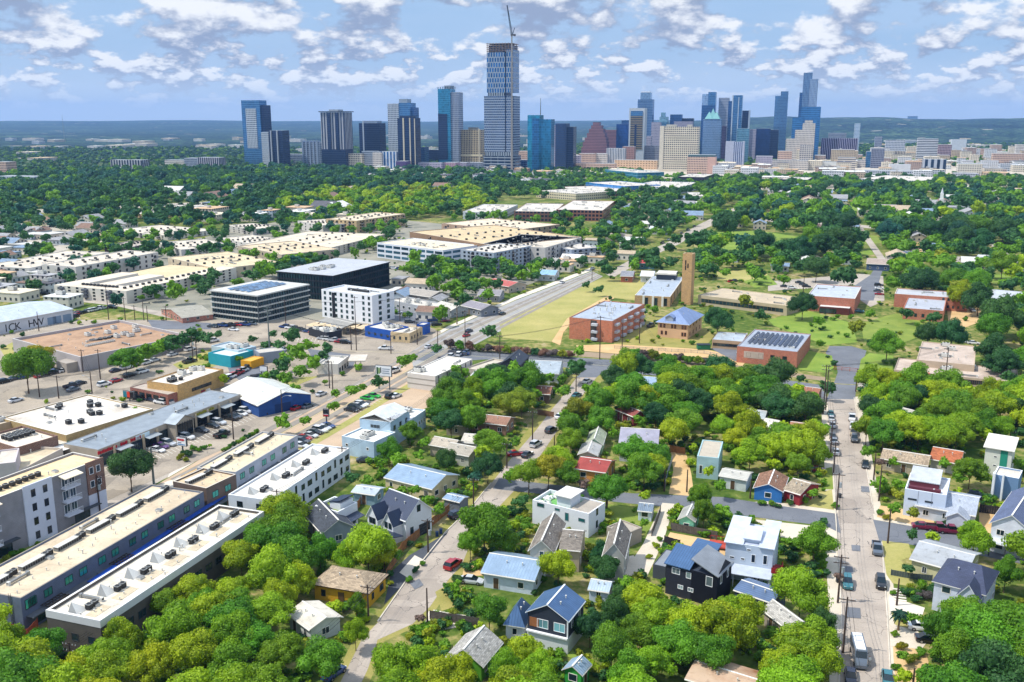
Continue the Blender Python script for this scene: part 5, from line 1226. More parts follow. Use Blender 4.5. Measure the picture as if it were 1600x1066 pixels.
house('cottage', 'pale shingled roof half hidden in trees right of the black clad house', (1238,985), (1247,965), (1195,952), h=3.0, rh=1.2, ridge='y', ov=.4, wall='#a59a88', roof=SH_PALE)
# --- right side ------------------------------------------------------------------
w36 = flat('modern_house', 'white modern house with maroon clerestory strips on its roof, right of the long street', 'house', (1479,774), (1485,748), (1416,758), h=6.2, wm=mat('#c3cfe2', .7, .05), rm=flatroof('#cfd0d2', '#a8a8a8', .2), par=.4, cap='#dfe4ea', short='the white house with maroon strips')
L, W = w36.L, w36.W
mb = MB(); slab(mb, [(L*.35,W*.2,7.0),(L*.95,W*.2,8.2),(L*.95,W*.95,8.2),(L*.35,W*.95,7.0)], .15, seam('#c9cdd2', .5)); mb.build('raised_roof', w36.o); addbox(w36, 'clerestory', L*.36, L*.9, W*.22, W*.93, 5.8, 7.0, mat('#5a2430', .6, .1)); addbox(w36, 'maroon_strip', L*.1, L*.2, W*.15, W*.93, 5.81, 6.5, mat('#5a2430', .6, .1))
for y_, z_, w_, hh in ((.8,3.8,1.8,.4),(.4,3.8,1.6,.4),(.15,1.5,.9,.9)): win(w36.o, 'L', W*y_, z_, w_, hh, frame='#30343a')
for q in (.33, .66): addbox(w36, 'panel_joint', -.03, -.003, W*q, W*q+.1, 0, 6.2, mat('#8a94a4'))
fh_ = h37 = house('cottage', 'white house with light grey gabled roof and projecting porch, right of the long street', (1522,805), (1530,776), (1434,786), h=3.0, rh=1.7, ridge='y', ov=.4, wall='#c3cad6', roof=shingle('#a3abb8', .12), short='the light grey roofed house')
wing('p', -3.2, h37.W*.08, 3.6, h37.W*.36, 2.8, 1.3, 'x', seam('#c3cad6', .22, .8, .82, 1, 0), shingle('#a3abb8', .12), .3)
h38 = house('bungalow', 'cream bungalow with stained light grey roof on the street corner', (1508,895), (1530,865), (1425,873), h=3.2, rh=1.5, ridge='y', ov=.4, wall='#c9c49a', roof=flatroof('#a3a8ae', '#7a7a76', .6), short='the stained grey bungalow')
fh_ = h39 = house('cottage', 'white two storey house with dark slate hipped roof and wing, right edge', (1538,928), (1558,893), (1462,905), h=5.6, rh=2.6, ridge='y', ov=.4, hip=2.2, wall='#c6cede', roof=shingle('#3e4660', .12), floors=2, short='the dark slate roofed house')
wing('p', -2.6, h39.W*.05, 3.6, h39.W*.4, 5.4, 2.2, 'x', seam('#c6cede', .22, .8, .82, 1, 0), shingle('#3e4660', .12), .3)
w40 = flat('modern_house', 'narrow tall cream house with teal vertical panel and white tilted roof, right edge', 'house', (1582,705), (1588,690), (1538,703), h=7.0, wall='#cfd0c6', roof='#e0dcd2', par=.1, short='the teal panelled house')
mb = MB(); slab(mb, [(-.5,-.5,7.1),(w40.L+.5,-.5,8.0),(w40.L+.5,w40.W+.5,8.0),(-.5,w40.W+.5,7.1)], .2, mat('#d8d4ca', .6, .08)); mb.build('tilted_roof', w40.o); addbox(w40, 'teal_panel', -.06, -.004, w40.W*.15, w40.W*.42, 0, 6.9, mat('#2a8a74', .6, .1)); win(w40.o, 'L', w40.W*.6, 4.6, .8, .5); win(w40.o, 'L', w40.W*.6, 2.4, .8, .5)
w41 = flat('modern_house', 'blue grey cubic house framed by white fins, right edge', 'house', (1592,748), (1598,735), (1552,742), h=5.6, wall='#6a88ac', roof='#cfc9bd', par=.3, cap='#e4e6e8')
addbox(w41, 'white_fin', -1.4, -.01, w41.W-.5, w41.W, 0, 6.2, mat('#dcdfe4')); addbox(w41, 'white_fin', -1.4, -.01, w41.W*.55, w41.W*.55+.4, 0, 6.2, mat('#dcdfe4'))
fh_ = h42 = house('townhouse', 'white two storey house with dark blue roofs and long balcony at the right edge', (1610,830), (1640,780), (1572,785), h=6.2, rh=2.4, ridge='x', ov=.4, wall='#d4d8e2', roof=shingle('#5a6684', .12), floors=2, short='the balcony house at the right edge')
mb = MB(); mb.box(-2.6,-.01,.2,h42.W-.2,2.8,3.0,mat('#d8dce2')); [mb.box(-2.58,-2.5,.2+q*.6,.26+q*.6,3,4,mat('#e4e6e8')) for q in range(int(h42.W/.6))]; mb.box(-2.6,-2.48,.2,h42.W-.2,4,4.08,mat('#e4e6e8')); [mb.box(-2.6,-2.4,y,y+.2,0,2.8,mat('#3a3e46')) for y in (.3,h42.W*.5,h42.W-.6)]; mb.build('balcony', h42.o)
house('bungalow', 'long bungalow with mottled tan roof below the tree line, right of the long street', (1448,727), (1452,712), (1378,716), h=3.0, rh=1.1, ridge='y', ov=.4, wall='#b4a890', roof=SH_TAN, short='the mottled tan bungalow')
house('bungalow', 'bungalow with terracotta ridge and white gable beside the mottled tan bungalow', (1498,724), (1506,708), (1455,716), h=3.0, rh=1.6, ridge='y', ov=.4, wall='#d4cfc4', roof=shingle('#a8603c'))
house('cottage', 'bright blue walled cottage with brown roof on the cross street', (1222,768), (1230,746), (1180,760), h=2.9, rh=1.3, ridge='x', ov=.3, wall='#2a70b4', roof=SH_BR, trim='#f0f0f0', short='the bright blue cottage')
house('cottage', 'barn red cottage with taupe roof on the cross street', (1250,772), (1279,757), (1231,762), h=2.9, rh=1.3, ridge='y', ov=.35, wall='#8c1c28', roof=shingle('#9a8c78'), trim='#e8e0d8', short='the barn red cottage')
house('bungalow', 'white cottage with pale flat roof half hidden left of the bright blue cottage', (1166,750), (1172,738), (1125,743), h=3.0, rh=.6, ridge='y', ov=.3, wall='#c9d0ce', roof=seam('#c9c6bb', .6))
s47 = flat('studio_building', 'pale blue two storey studio with flat tan roof above the dirt drive', 'building', (1123,716), (1130,690), (1089,713), h=5.6, wm=seam('#a6c6cc', .3, .7, .85, 1, 0), rm=flatroof('#b5ab9a', '#938a7a', .3), par=.15, short='the pale blue studio'); win(s47.o, 'L', s47.W*.8, 1.2, .8, 2.2)
house('cottage', 'orange walled cottage with red metal roof half hidden in the central trees', (945,738), (961,720), (900,732), h=2.9, rh=1.3, ridge='y', ov=.35, wall='#d8964a', roof=seam('#a4463e', .6, .5, .75), short='the red roofed cottage')
house('bungalow', 'pale metal roofed cabin directly behind the red roofed cottage', (932,712), (938,696), (905,709), h=2.8, rh=.9, ridge='x', ov=.3, wall='#b4b0a4', roof=seam('#c6c4c0', .5))
house('cottage', 'pale green gabled cottage behind the red roofed cottage', (940,694), (946,676), (919,687), h=3.0, rh=1.4, ridge='x', ov=.35, wall='#9cc4a4', roof=shingle('#a3ab94', .15))
house('cottage', 'large lilac grey metal roofed house with dormers in the central trees', (1027,694), (1030,672), (968,692), h=5.2, rh=1.8, ridge='y', ov=.3, wall='#c9cad4', roof=seam('#a9a6b4', .5), floors=2, short='the lilac grey metal roof')
house('cottage', 'blue roofed mint cottage among trees below the school road', (1022,606), (1029,592), (987,596), h=3.6, rh=1.8, ridge='y', ov=.4, wall='#9cc8b4', roof=seam('#9ab0cc', .5), short='the mint cottage')
house('cottage', 'pale grey house with two white front gables on the school road', (872,584), (880,565), (826,577), h=3.8, rh=2.0, ridge='y', ov=.4, wall='#cfd4d8', roof=seam('#a9b4bc', .5), short='the double gabled pale house')
k56 = house('modern_house', 'black gabled house on the school road beside the white warehouse', (812,571), (826,557), (788,563), h=4.6, rh=2.2, ridge='x', ov=.2, wall='#171c28', roof=seam('#2c3442', .4), trim='#20242c', short='the black gabled house')
for i, (A_, B_, D_, wl, rf, lb) in enumerate([
    ((785,584),(798,574),(768,578),'#b9cfd8','#cdd6da','pale blue flat roofed cottage below the black gabled house'),
    ((765,590),(776,580),(742,583),'#c9d0d0','#d8d8d2','white flat roofed cottage beside the white warehouse'),
    ((790,664),(795,652),(735,658),'#9a7460','#96705c','brown roofed cottage under the trees left of the centre street'),
    ((728,665),(735,655),(700,660),'#a59a88','#a59c8c','grey brown roof under the big tree beside the pale blue hall'),
    ((732,712),(740,698),(695,705),'#b4b4a8','#a9a294','long taupe roof under trees behind the blue metal roof'),
    ((706,700),(710,688),(672,694),'#a59a88','#b4a998','tan roof between trees behind the pale blue block'),
    ((742,692),(752,680),(726,686),'#c9c4b8','#c4bdb0','pale square roof beside the centre-left street trees'),
    ((692,775),(700,765),(735-40,770),'#7c94a4','#8fb4d0','blue metal carport beside the wooden fence'),
    ((858,616),(864,604),(838,610),'#6b5648','#8c5e48','rust brown cottage beside the centre street under trees'),
    ((1258,676),(1264,662),(1236,668),'#a5745c','#a8765c','reddish brown roof among trees left of the long street'),
    ((1276,618),(1284,608),(1250,610),'#a5745c','#a06850','small brown roof near the school gate'),
    ((1210,668),(1222,660),(1192,664),'#c9c4b8','#d4d0c4','white flat roof in the treetops left of the long street'),
    ((1210,613),(1225,604),(1188,605),'#b4b0a8','#cdc6ba','pale roof in the trees below the solar panelled brick hall'),
    ((1193,654),(1200,644),(1165,648),'#b9c4d0','#c6d0d8','pale blue roof in the treetops above the dirt drive'),
    ((1433,654),(1436,646),(1396,644),'#a5a598','#b4b0a4','flat taupe roof among trees below the school building'),
    ((1418,624),(1428,617),(1382,618),'#7a8ea8','#8a9ab0','blue grey roof on the road below the school building'),
    ((990,650),(996,642),(965,640),'#7c2c2c','#8c4a44','dark red roofed cottage hidden in the central trees')]):
    if i == 7: house('carport', 'blue metal roofed carport beside the wooden fence and street', (718,785), (727,776), (693,779), h=2.6, rh=.4, ridge='y', ov=.2, wall='#6a7078', roof=M_LBL, wins=False, cat='carport'); continue
    house('cottage', lb, A_, B_, D_, h=3.1, rh=1.1 if i > 1 else .3, ridge='y', ov=.4, wall=wl, roof=shingle(rf, .15) if i not in (0,1,13) else seam(rf, .6))
# ================================================================== MIDDLE DISTANCE
def wg(b, sR=None, sL=None, **k):
    "sR / sL: (rows, cols, w, h) on the two faces that look at the camera; storeys share the wall height"
    for side, s, ln in (('R', sR, b.L), ('L', sL, b.W)):
        if not s: continue
        rows, cols, w, h = s; fh = (b.h-b.drop)/rows
        wgrid(b.o, side, ln, rows, cols, fh*.3, fh, w, h, **k)
# --- school, church, hall ----------------------------------------------------
OB = brick('#b9603c')
d1 = flat('dormitory', 'orange brick three storey block with blue grey flat roof and vent pipes beside the field', 'building', (957,502), (1007,475), (887,497), yb=536, wm=OB, rm=flatroof('#a3adba', '#7d8694', .4), par=.3, cap='#8a6a58', short='the orange brick block')
units(d1, 16, 4, s=1.6); addbox(d1, 'stair_recess', -.12, -.004, d1.W*.36, d1.W*.5, 0, d1.h-.4, mat('#4a4440'))
for k in range(3): addbox(d1, 'landing', -1.6, -.13, d1.W*.32, d1.W*.46, d1.h*(k+.2)/3, d1.h*(k+.2)/3+.9, mat('#b9bcc4', .6))
for k in range(3):
    for q in range(5): addbox(d1, 'balcony', d1.L*(q+.3)/5, d1.L*(q+.75)/5, -1.2, -.01, d1.h*k/3+.4, d1.h*k/3+1.3, mat('#b9bcc4', .6))
ch = flat('church', 'tan brick church hall with long pale metal roof beside its square bell tower', 'church', (1047,464), (1069,433), (995,458), yb=480, wm=brick('#b08a58'), rm=seam('#b4bec9', .8, .5, .85), par=.15, cap='#d6d2c8', short='the tan church hall')
for q in (.18, .45, .72): addbox(ch, 'white_mullion', -.15, -.003, ch.W*q, ch.W*q+1.0, 0, ch.h, mat('#e0ddd4')); win(ch.o, 'L', ch.W*q-.9, .4, 1.5, 3.6, frame='#3a3430')
for q in range(5): win(ch.o, 'R', ch.L*(q+.5)/5, .8, 1.2, 3.4, frame='#3a3430')
addbox(ch, 'clerestory', ch.L*.82, ch.L*.98, ch.W*.2, ch.W*.8, ch.h-.1, ch.h+3.2, mat('#39424e', .4), top=mat('#cfccc2')); addbox(ch, 'clerestory_frame', ch.L*.8, ch.L*.82-.01, ch.W*.17, ch.W*.83, ch.h+2.6, ch.h+3.4, mat('#d6cfc0'))
bt = flat('bell_tower', 'tall square tan brick bell tower with narrow openings rising beside the church', 'tower', (1082,397), (1085,395.2), (1067,396), yb=477, wm=brick('#bb9058'), rm=mat('#8a7a5c'), par=.6, thick=.4, cap='#c7b490', short='the tan bell tower')
for y_, z_ in ((.35,.72),(.6,.78),(.6,.68)): addbox(bt, 'slit_window', -.05, -.003, bt.W*y_, bt.W*y_+.6, bt.h*z_, bt.h*z_+2.2, mat('#2a241c'))
h3 = house('mansion', 'peach two storey mansion with blue grey hipped roof and dormers below the bell tower', (1075,506), (1097,491), (1031,500), yb=531, rh=3.6, ridge='x', ov=.8, hip=True, wall='#c9a27c', roof=seam('#8296bc', .7, .5, .85), floors=2, wm=mat('#d0a986', .8, .08), wins=False, short='the peach mansion')
for y_, z_ in ((.08,.62),(.17,.62),(.42,.62),(.52,.62),(.78,.62),(.9,.62),(.08,.18),(.17,.18),(.72,.18),(.86,.18)): win(h3.o, 'L', h3.W*y_, h3.h*z_, .9, 1.6, frame='#8a4a3c', gl='#4a3a3a')
wgrid(h3.o, 'R', h3.L, 2, 4, 1, 3.2, .9, 1.6, frame='#8a4a3c', gl='#4a3a3a')
mb = MB(); walls_gable(mb, 3, 3.2, h3.h+1.8, .9, 'x', mat('#9aa6b8'), .2, h3.W*.5); mb.build('dormer_wall', h3.o); gable_roof(3, 3.2, h3.h+1.8, .9, 'x', .3, seam('#8296bc', .7, .5, .85), mat('#8296bc'), 0, .2, h3.W*.5).build('dormer_roof', h3.o)
f4 = flat('school_wing', 'long low school wing with tan flat roof and columned walk right of the bell tower', 'building', (1230,478), (1240,463), (1091,461), h=4.6, wall='#b5a78c', roof='#bfae92', par=.2, short='the long tan school wing'); wg(f4, None, (1, 22, 2.0, 1.8), frame='#6a5a44')
f5 = flat('gymnasium', 'red brick hall with dark solar panel strips on its pale roof', 'building', (1246,550), (1267,522), (1160,533), yb=576, wm=brick('#b05a42'), rm=seam('#a9b1bc', .8, .5, .85), par=.2, cap='#8a8a90', short='the solar panelled brick hall')
for k in range(10):
    mb = MB(); mb.obox((f5.L*.5, f5.W*(.1+.085*k), f5.h+.35), (f5.L*.62, 1.0, .1), 0, glass('#1c2a44', .15), roll=.35); mb.build('solar_panel', f5.o)
addbox(f5, 'window_panel', -.06, -.003, f5.W*.55, f5.W*.88, f5.h*.35, f5.h*.75, mat('#b9a99c')); wgrid(f5.o, 'L', f5.W, 1, 4, f5.h*.4, 3, 1.6, 1.6, m0=.1, frame='#6a4034')
f6 = flat('school_wing', 'low tan wing with white metal roof joined left of the solar panelled hall', 'building', (1160,534), (1168,521), (1116,526), h=3.4, wall='#b39a7c', rm=seam('#c3cdd6', .8), par=.15, thick=.1); wg(f6, None, (1, 7, 1.6, 1.2), frame='#6a5a44')
f7 = flat('gymnasium', 'red brick gymnasium with white roof and glazed porch beside the car park', 'building', (1336,467), (1346,448), (1262,461), yb=491, wm=brick('#ab5640'), rm=seam('#c3c9d2', 1.0, .5, .9), par=.3, cap='#d0cdc6', short='the white roofed gymnasium')
addbox(f7, 'porch', -4, -.01, f7.W*.08, f7.W*.7, 0, 3.2, mat('#5a2c26'), top=mat('#cfccc8')); [addbox(f7, 'porch_window', -4.1, -4.01, f7.W*q, f7.W*q+1.6, .4, 2.4, glass('#38464c')) for q in (.35,.42,.49,.56,.63)]
f8 = flat('school_building', 'two storey red brick school wing with paired square windows, right of the car park', 'building', (1513,467), (1520,458), (1398,459), yb=488, wm=brick('#ad5c42'), rm=flatroof('#b4b6bc', '#93969c', .4), par=.3, cap='#cdbfae', short='the two storey brick school wing'); wgrid(f8.o, 'L', f8.W*.38, 2, 5, 1.2, 3.4, 1.0, 1.3, frame='#5a3830')
f8b = flat('school_building', 'grey roofed brick wing in front of the two storey school wing', 'building', (1475,486), (1479,468), (1412,480), h=5.0, wm=brick('#ad5c42'), rm=flatroof('#a9adb6', '#8d9098', .4), par=.3); wg(f8b, None, (1, 5, 1.2, 1.6), frame='#5a3830')
s9 = flat('school_building', 'long single storey school with stained pinkish roof and orange brick end wall', 'building', (1592,598), (1589,577), (1397,578), yb=617, wall='#b9a690', rm=flatroof('#c4b3a4', '#9a8778', .7), par=.25, cap='#9a8a7c', short='the long pink roofed school')
addbox(s9, 'brick_end', -.1, -.003, 0, 8, 0, s9.h, OB); addbox(s9, 'brick_pier', -1.2, -.01, s9.W-11, s9.W-7.5, 0, s9.h+.3, OB); addbox(s9, 'open_bay', -.08, -.003, s9.W-7, s9.W-.5, .3, s9.h-.6, mat('#20262e', .3))
for k in range(24): win(s9.o, 'L', 10+(s9.W-23)*(k+.5)/24, s9.h*.45, 1.1, 1.5, frame='#5a4a40', gl='#2a3a44')
units(s9, 5, 1); flat('school_building', 'raised rear block of the pink roofed school', 'building', (1523,571), (1525,541), (1432,562), h=6, wall='#b9a690', rm=flatroof('#bfaea0', '#9a8778', .7), par=.25, nu=3)
house('bungalow', 'pale blue hall with white hipped roof at the right edge above the trees', (1612,474), (1618,458), (1544,464), h=4.2, rh=2, ridge='y', ov=.5, hip=3, wall='#a3b8cc', roof=seam('#cfd2d6', 1), cat='building')
house('bungalow', 'blue fronted house with pale brown roof above the car park', (1390,414), (1392,406), (1355,410), yb=424, rh=1.6, ridge='y', ov=.4, wall='#4a5e80', roof=shingle('#a9988c', .12), short='the blue fronted house')
w = flat('modern_house', 'small white cubic house beside the vacant lot at the far right', 'house', (1548,402), (1550,399), (1525,402), yb=415, wall='#d4d8dc', roof='#c9c9c6', par=.2); wg(w, None, (2, 2, 1.4, 1.2), frame='#30343a')
for A_, B_, D_, wl, rf, lb in [((1515,410),(1519,404),(1497,405),'#a86a54','#a3988e','brick cottage with taupe roof left of the small white cubic house'),
    ((1424,400),(1427,395),(1404,396),'#4a5e70','#3c5478','navy roofed house behind the blue fronted house'),
    ((978,372),(984,368),(946,368),'#8a8478','#a59a88','wide taupe roofed house below the brick offices'),
    ((1022,412),(1026,407),(1000,408),'#5a8ea0','#b8484a','cottage with red roof beside the diagonal street trees'),
    ((988,432),(992,425),(973,427),'#a5644c','#8a8c94','small brick hut at the corner of the field'),
    ((1020,432),(1024,425),(1002,430),'#c9cdd2','#d0d4d8','white metal shed behind the church hall'),
    ((1042,360),(1048,355),(1018,356),'#c4c9cc','#ccd0d2','white flat roofed house by the far street'),
    ((795,448),(800,440),(760,442),'#b4a898','#b8605a','house with faded red roof beside the diagonal street'),
    ((780,462),(788,455),(752,457),'#8a9098','#8f8c90','grey gabled house below the faded red roof'),
    ((752,484),(762,476),(722,477),'#7a828c','#8c8890','grey gabled shop beside the palm tree'),
    ((705,485),(715,478),(678,478),'#9aa0a4','#c3bfb4','low flat roofed shop left of the palm tree'),
    ((672,464),(682,456),(630,458),'#9a948c','#a59e94','old house with taupe roof beside the white hotel'),
    ((866,430),(874,424),(838,426),'#c9cfd4','#8cb4d8','small filling station with pale blue roof on the diagonal street'),
    ((480,402),(490,395),(425,398),'#9aa0a8','#9c9ca4','grey gabled townhouse between the cream apartments and black office')]:
    house('cottage', lb, A_, B_, D_, h=3.4, rh=1.5, ridge='y', ov=.5, wall=wl, roof=shingle(rf, .12))
# --- old warehouse with dirt coloured roof, metal warehouse --------------------
o1 = flat('warehouse', 'large low concrete warehouse with bare brown roof and scattered equipment', 'building', (125,558), (265,517), (19,529), yb=581, wall='#a9a4a8', wm=mat('#a7a2a4', .8, .1), rm=flatroof('#b08e70', '#8a6a50', .8), par=1.0, thick=.5, cap='#b9b6b4', short='the brown roofed warehouse')
for k in range(14): newobj('rooftop_air_unit', hvac_mesh(1), o1.o, (o1.L*(.28+.018*k), o1.W*.36, o1.h-1), .3, (.5,.8,.5))
for k in range(12): newobj('condenser_unit', hvac_mesh(0), o1.o, (o1.L*(.42+.02*k), o1.W*.5+random.uniform(-1,1), o1.h-1), .3, (1.2,1.2,.6))
units(o1, 8, 1, (.5,.95,.2,.9)); addbox(o1, 'loading_bay', -4, -.01, 2, 9, 0, 3.4, mat('#a39a90'))
m2 = house('warehouse', 'long pale metal warehouse with black graffiti letters on its white wall, left edge', (-60,515), (113,483), (-85,494), h=5.0, rh=2.0, ridge='x', ov=.3, wall='#b9bcc4', roof=seam('#c3cdd8', .8, .5, .88), wins=False, cat='building', wm=mat('#c4c6cc', .8, .1), short='the pale metal warehouse')
for ch_, q in (('I',.37),('C',.42),('K',.475),('H',.60),('W',.67)): text(ch_, 4.4, mat('#1c1c20'), m2.o, (m2.L*q, -.05, 2.0), (pi/2, 0, 0), 'graffiti_letter')
for q in (.8,.9,.75): addbox(m2, 'garage_door', m2.L*q, m2.L*q+4, -.06, -.003, 0, 3.2, mat('#7a8ea4'))
# --- big courtyard apartments -----------------------------------------------
CREAM = mat('#cfcac0', .75, .08)
def bars(b, rects, wmm, rmm, h):
    for i, (x0, x1, y0, y1, hh) in enumerate(rects): 
        mb = MB(); mb.box(x0, x1, y0, y1, 0, hh, wmm, top=rmm); mb.build('block', b.o)
def complex_(label, A, B, D, yb, bw=11, short=None, wall=CREAM, rows=4, cR=14, cL=9, deck=True, roofc='#d8ccb8'):
    h = HT(A[0], yb, A[1]); b = root('apartment_building', label, 'building', A, B, D, h, short); b.drop = .0
    L, W = b.L, b.W; rm = flatroof(roofc, '#a39480', .45)
    mb = MB(); mb.box(0, L, 0, bw, 0, h, wall, top=rm); mb.build('street_wing', b.o)
    mb = MB(); mb.box(0, bw, bw, W-bw, 0, h-.01, wall, top=rm); mb.build('corner_wing', b.o)
    mb = MB(); mb.box(0, L*.55, W-bw, W, 0, h, wall, top=rm); mb.build('rear_wing', b.o)
    if W > bw*4: mb = MB(); mb.box(bw, L*.55, W*.5-bw/2, W*.5+bw/2, 0, h-.02, wall, top=rm); mb.build('middle_wing', b.o)
    if deck: mb = MB(); mb.box(L*.55, L, bw, W, 0, h*.82, mat('#c3b8a4'), top=flatroof('#d2be98', '#a8956e', .4)); mb.build('parking_deck', b.o)
    wgrid(b.o, 'R', L, rows, cR, h/rows*.3, h/rows, 1.6, 1.7, frame='#3c3e44', gl='#2a343c', split=2); wgrid(b.o, 'L', W, rows, cL, h/rows*.3, h/rows, 1.6, 1.7, frame='#3c3e44', gl='#2a343c', split=2)
    for r in range(1, rows):
        for q in range(2, 9, 3):
            addbox(b, 'balcony', -1.3, -.01, W*q/9-1.6, W*q/9+1.6, h/rows*r-.1, h/rows*r+1.0, mat('#5a5e66'))
    for i in range(16): newobj('condenser_unit', hvac_mesh(0), b.o, (L*.06+L*.8*i/16, bw*.5, h), 0, (1.3,1.3,1))
    for i in range(10): newobj('condenser_unit', hvac_mesh(0), b.o, (bw*.5, bw+(W-2*bw)*i/10, h), 0, (1.3,1.3,1))
    b.o['note'] = 0; del b.o['note']
    return b
complex_('large cream courtyard apartment block beside the brown roofed warehouse', (197,455), (369,418), (107,441), 475, short='the cream courtyard apartments', cR=15, cL=8)
mb = MB(); mb.box(-1.5,1.5,-1.3,-.01,-.1,.05,mat('#b4b4b4', .6)); [mb.box(-1.5+.2*q,-1.46+.2*q,-1.3,-1.26,.05,.95,mat('#4a4c52', .5)) for q in range(16)]; mb.box(-1.5,1.5,-1.31,-1.25,.95,1.02,mat('#4a4c52', .5)); mb.box(-1.1,1.1,-.03,-.005,.06,1.5,glass('#1c2228')); t_ = mb.build('balcony'); BALC = t_.data; bpy.data.objects.remove(t_)
def apt(label, A, B, D, yb=None, h=None, wall='#c9c6c0', roof='#d3c8b6', r=(3, 10, 6), short=None, nu=14, wm=None, w=(1.5, 1.6), cap='#dcd8d0', name='apartment_building', fr='#3c3e44', gl='#2a343c', rm=None):
    b = flat(name, label, 'building', A, B, D, h=h, yb=yb, wall=wall, wm=wm, roof=roof, rm=rm, par=.4, cap=cap, short=short)
    wg(b, (r[0], r[1], *w), (r[0], r[2], *w), frame=fr, gl=gl, split=2)
    for side, ln, n_ in (('R', b.L, r[1]), ('L', b.W, r[2])):
        for q in range(1, n_, 3):
            for k in range(1, r[0]):
                t_, z_ = ln*(q+.5)/n_, (b.h-.4)*k/r[0]; newobj('balcony', BALC, b.o, (t_, 0, z_) if side == 'R' else (0, t_, z_), 0 if side == 'R' else -pi/2)
    for i in range(nu): newobj('condenser_unit', hvac_mesh(0), b.o, (b.L*(i+.5)/nu, b.W*(.5+.12*(-1)**i), b.h-.4), 0, (1.3,1.3,1))
    return b
apt('cream three storey apartments at the left with tan roof line', (45,419), (170,394), (18,407), yb=434, short='the left cream apartments')
apt('cream apartments with small balconies between two flat roofed rows', (118,417), (247,394), (96,408), h=8.5, r=(3, 11, 3))
apt('white apartment slab behind the brown fronted apartments', (262,368), (316,357), (171,360), yb=376, r=(3, 7, 10), short='the white apartment slab')
apt('dark brown fronted apartment block beside white rows', (206,386), (243,377), (181,381), yb=396, wall='#4a3f3c', roof='#b9ada0', r=(3, 4, 3))
apt('white apartments right of the dark brown fronted block', (283,390), (346,380), (243,379), yb=401, r=(3, 7, 5))
apt('cream apartments with flat roof left of the striped glass office trees', (400,382), (425,372), (340,372), yb=392, r=(3, 4, 7))
apt('pale apartments at the edge of the wood with grey balcony fronts', (395,358), (420,352), (352,352), yb=368, r=(3, 4, 5), wall='#b8b4ac')
apt('low sand coloured courtyard roofs between the white slab and the cream complex', (340,420), (400,402), (262,402), h=6, r=(2, 6, 6), wall='#c3b59c', roof='#d6c49e')
apt('long cream apartment complex with terracotta accents in the middle of the blocks', (505,390), (602,366), (418,374), yb=404, r=(4, 12, 9), wall='#bfb8ac', roof='#d8cbb4', nu=20, short='the long cream complex')
apt('broad sand roofed parking deck left of the black office', (440,398), (500,384), (372,384), h=7, r=(2, 6, 6), wall='#b4a894', roof='#d2be9c')
apt('tan brick apartment block with brown window stripes behind the cream complex', (557,345), (633,334), (510,342), yb=365, wall='#b8a27c', roof='#d6c8ac', r=(4, 14, 7), fr='#4a3c30', gl='#3a332c', short='the tan striped apartments')
apt('white low apartment wing left of the tan striped apartments', (505,352), (515,344), (465,345), h=7, r=(3, 2, 5))
apt('brown apartment block with yellowish roof deck right of the white office', (772,384), (848,362), (640,362), h=11, wall='#8a7058', roof='#cdb68c', r=(3, 12, 2), nu=20, short='the yellow roofed deck')
apt('pale apartment block with many rooftop units behind the grey striped apartments', (852,387), (908,371), (790,372), h=11, wall='#b4b2ae', r=(4, 8, 6), nu=20)
apt('cream roofed apartment row behind the yellow roofed deck', (800,360), (845,348), (690,349), h=9, wall='#a58c78', roof='#dccbb0', r=(3, 8, 8), nu=16)
apt('blue grey apartment block with red brick end beside the diagonal street', (893,390), (921,383), (858,383), yb=411, wall='#8894a4', roof='#ccc6bc', r=(4, 5, 5), nu=5)
apt('colourful grey, white and blue apartment block right of the white office', (772,395), (830,384), (727,389), yb=426, wall='#9aa6b4', roof='#d6cfc2', r=(5, 9, 7), nu=12, short='the colourful apartment block')
wo = flat('office_building', 'white three storey office with continuous blue window bands and tan roof', 'building', (692,391), (730,381), (589,379), yb=416, wm=mat('#ccd2dc', .7, .05), rm=flatroof('#dccdb0', '#b0a080', .35), par=.5, cap='#dfe0e0', short='the white banded office')
for k in range(3):
    z0 = wo.h*(k+.3)/3.2; z1 = z0+wo.h*.16
    for q in range(8): addbox(wo, 'window_band', -.08, -.003, wo.W*(q+.08)/8, wo.W*(q+.92)/8, z0, z1, glass('#2c5264'))
    for q in range(4): addbox(wo, 'window_band', wo.L*(q+.08)/4, wo.L*(q+.92)/4, -.08, -.003, z0, z1, glass('#2c5264'))
units(wo, 6, 1, (.3,.5,.4,.6))
# --- glass offices and hotel ---------------------------------------------------
def glassoffice(label, A, B, D, yb, fl, wallc, slabc, short, roofc, sl=1):
    h = HT(A[0], yb, A[1]); b = root('office_building', label, 'building', A, B, D, h, short); b.drop = 0; L, W = b.L, b.W; fh = h/fl
    mb = MB(); mb.box(.5, L-.5, .5, W-.5, 0, h-.5, facade(wallc, '#2c4a52', 1.5, fh, .86, .8), top=mat(roofc)); mb.build('glass_wall', b.o)
    for k in range(fl+1):
        z = min(h, k*fh+ (0 if k else .2)); mb = MB(); mb.box(0, L, 0, W, z-.55, z, mat(slabc, .6), top=flatroof(roofc, '#8d9096', .3) if k == fl else None); mb.build('floor_slab', b.o)
    mb = MB(); fm = mat(wallc, .5)
    for i in range(int(L/1.6)): mb.box(i*1.6, i*1.6+.12, .05, .45, .2, h-.5, fm)
    mb.build('sun_fins', b.o); mb = MB()
    for i in range(int(W/1.6)): mb.box(.05, .45, i*1.6, i*1.6+.12, .2, h-.5, fm)
    mb.build('sun_fins', b.o); return b
g6 = glassoffice('striped glass office with pale floor bands and solar panels, left of the black office', (402,462), (484,444), (324,454), 506, 5, '#4a5258', '#b0b2ae', 'the striped glass office', '#c3c2bc')
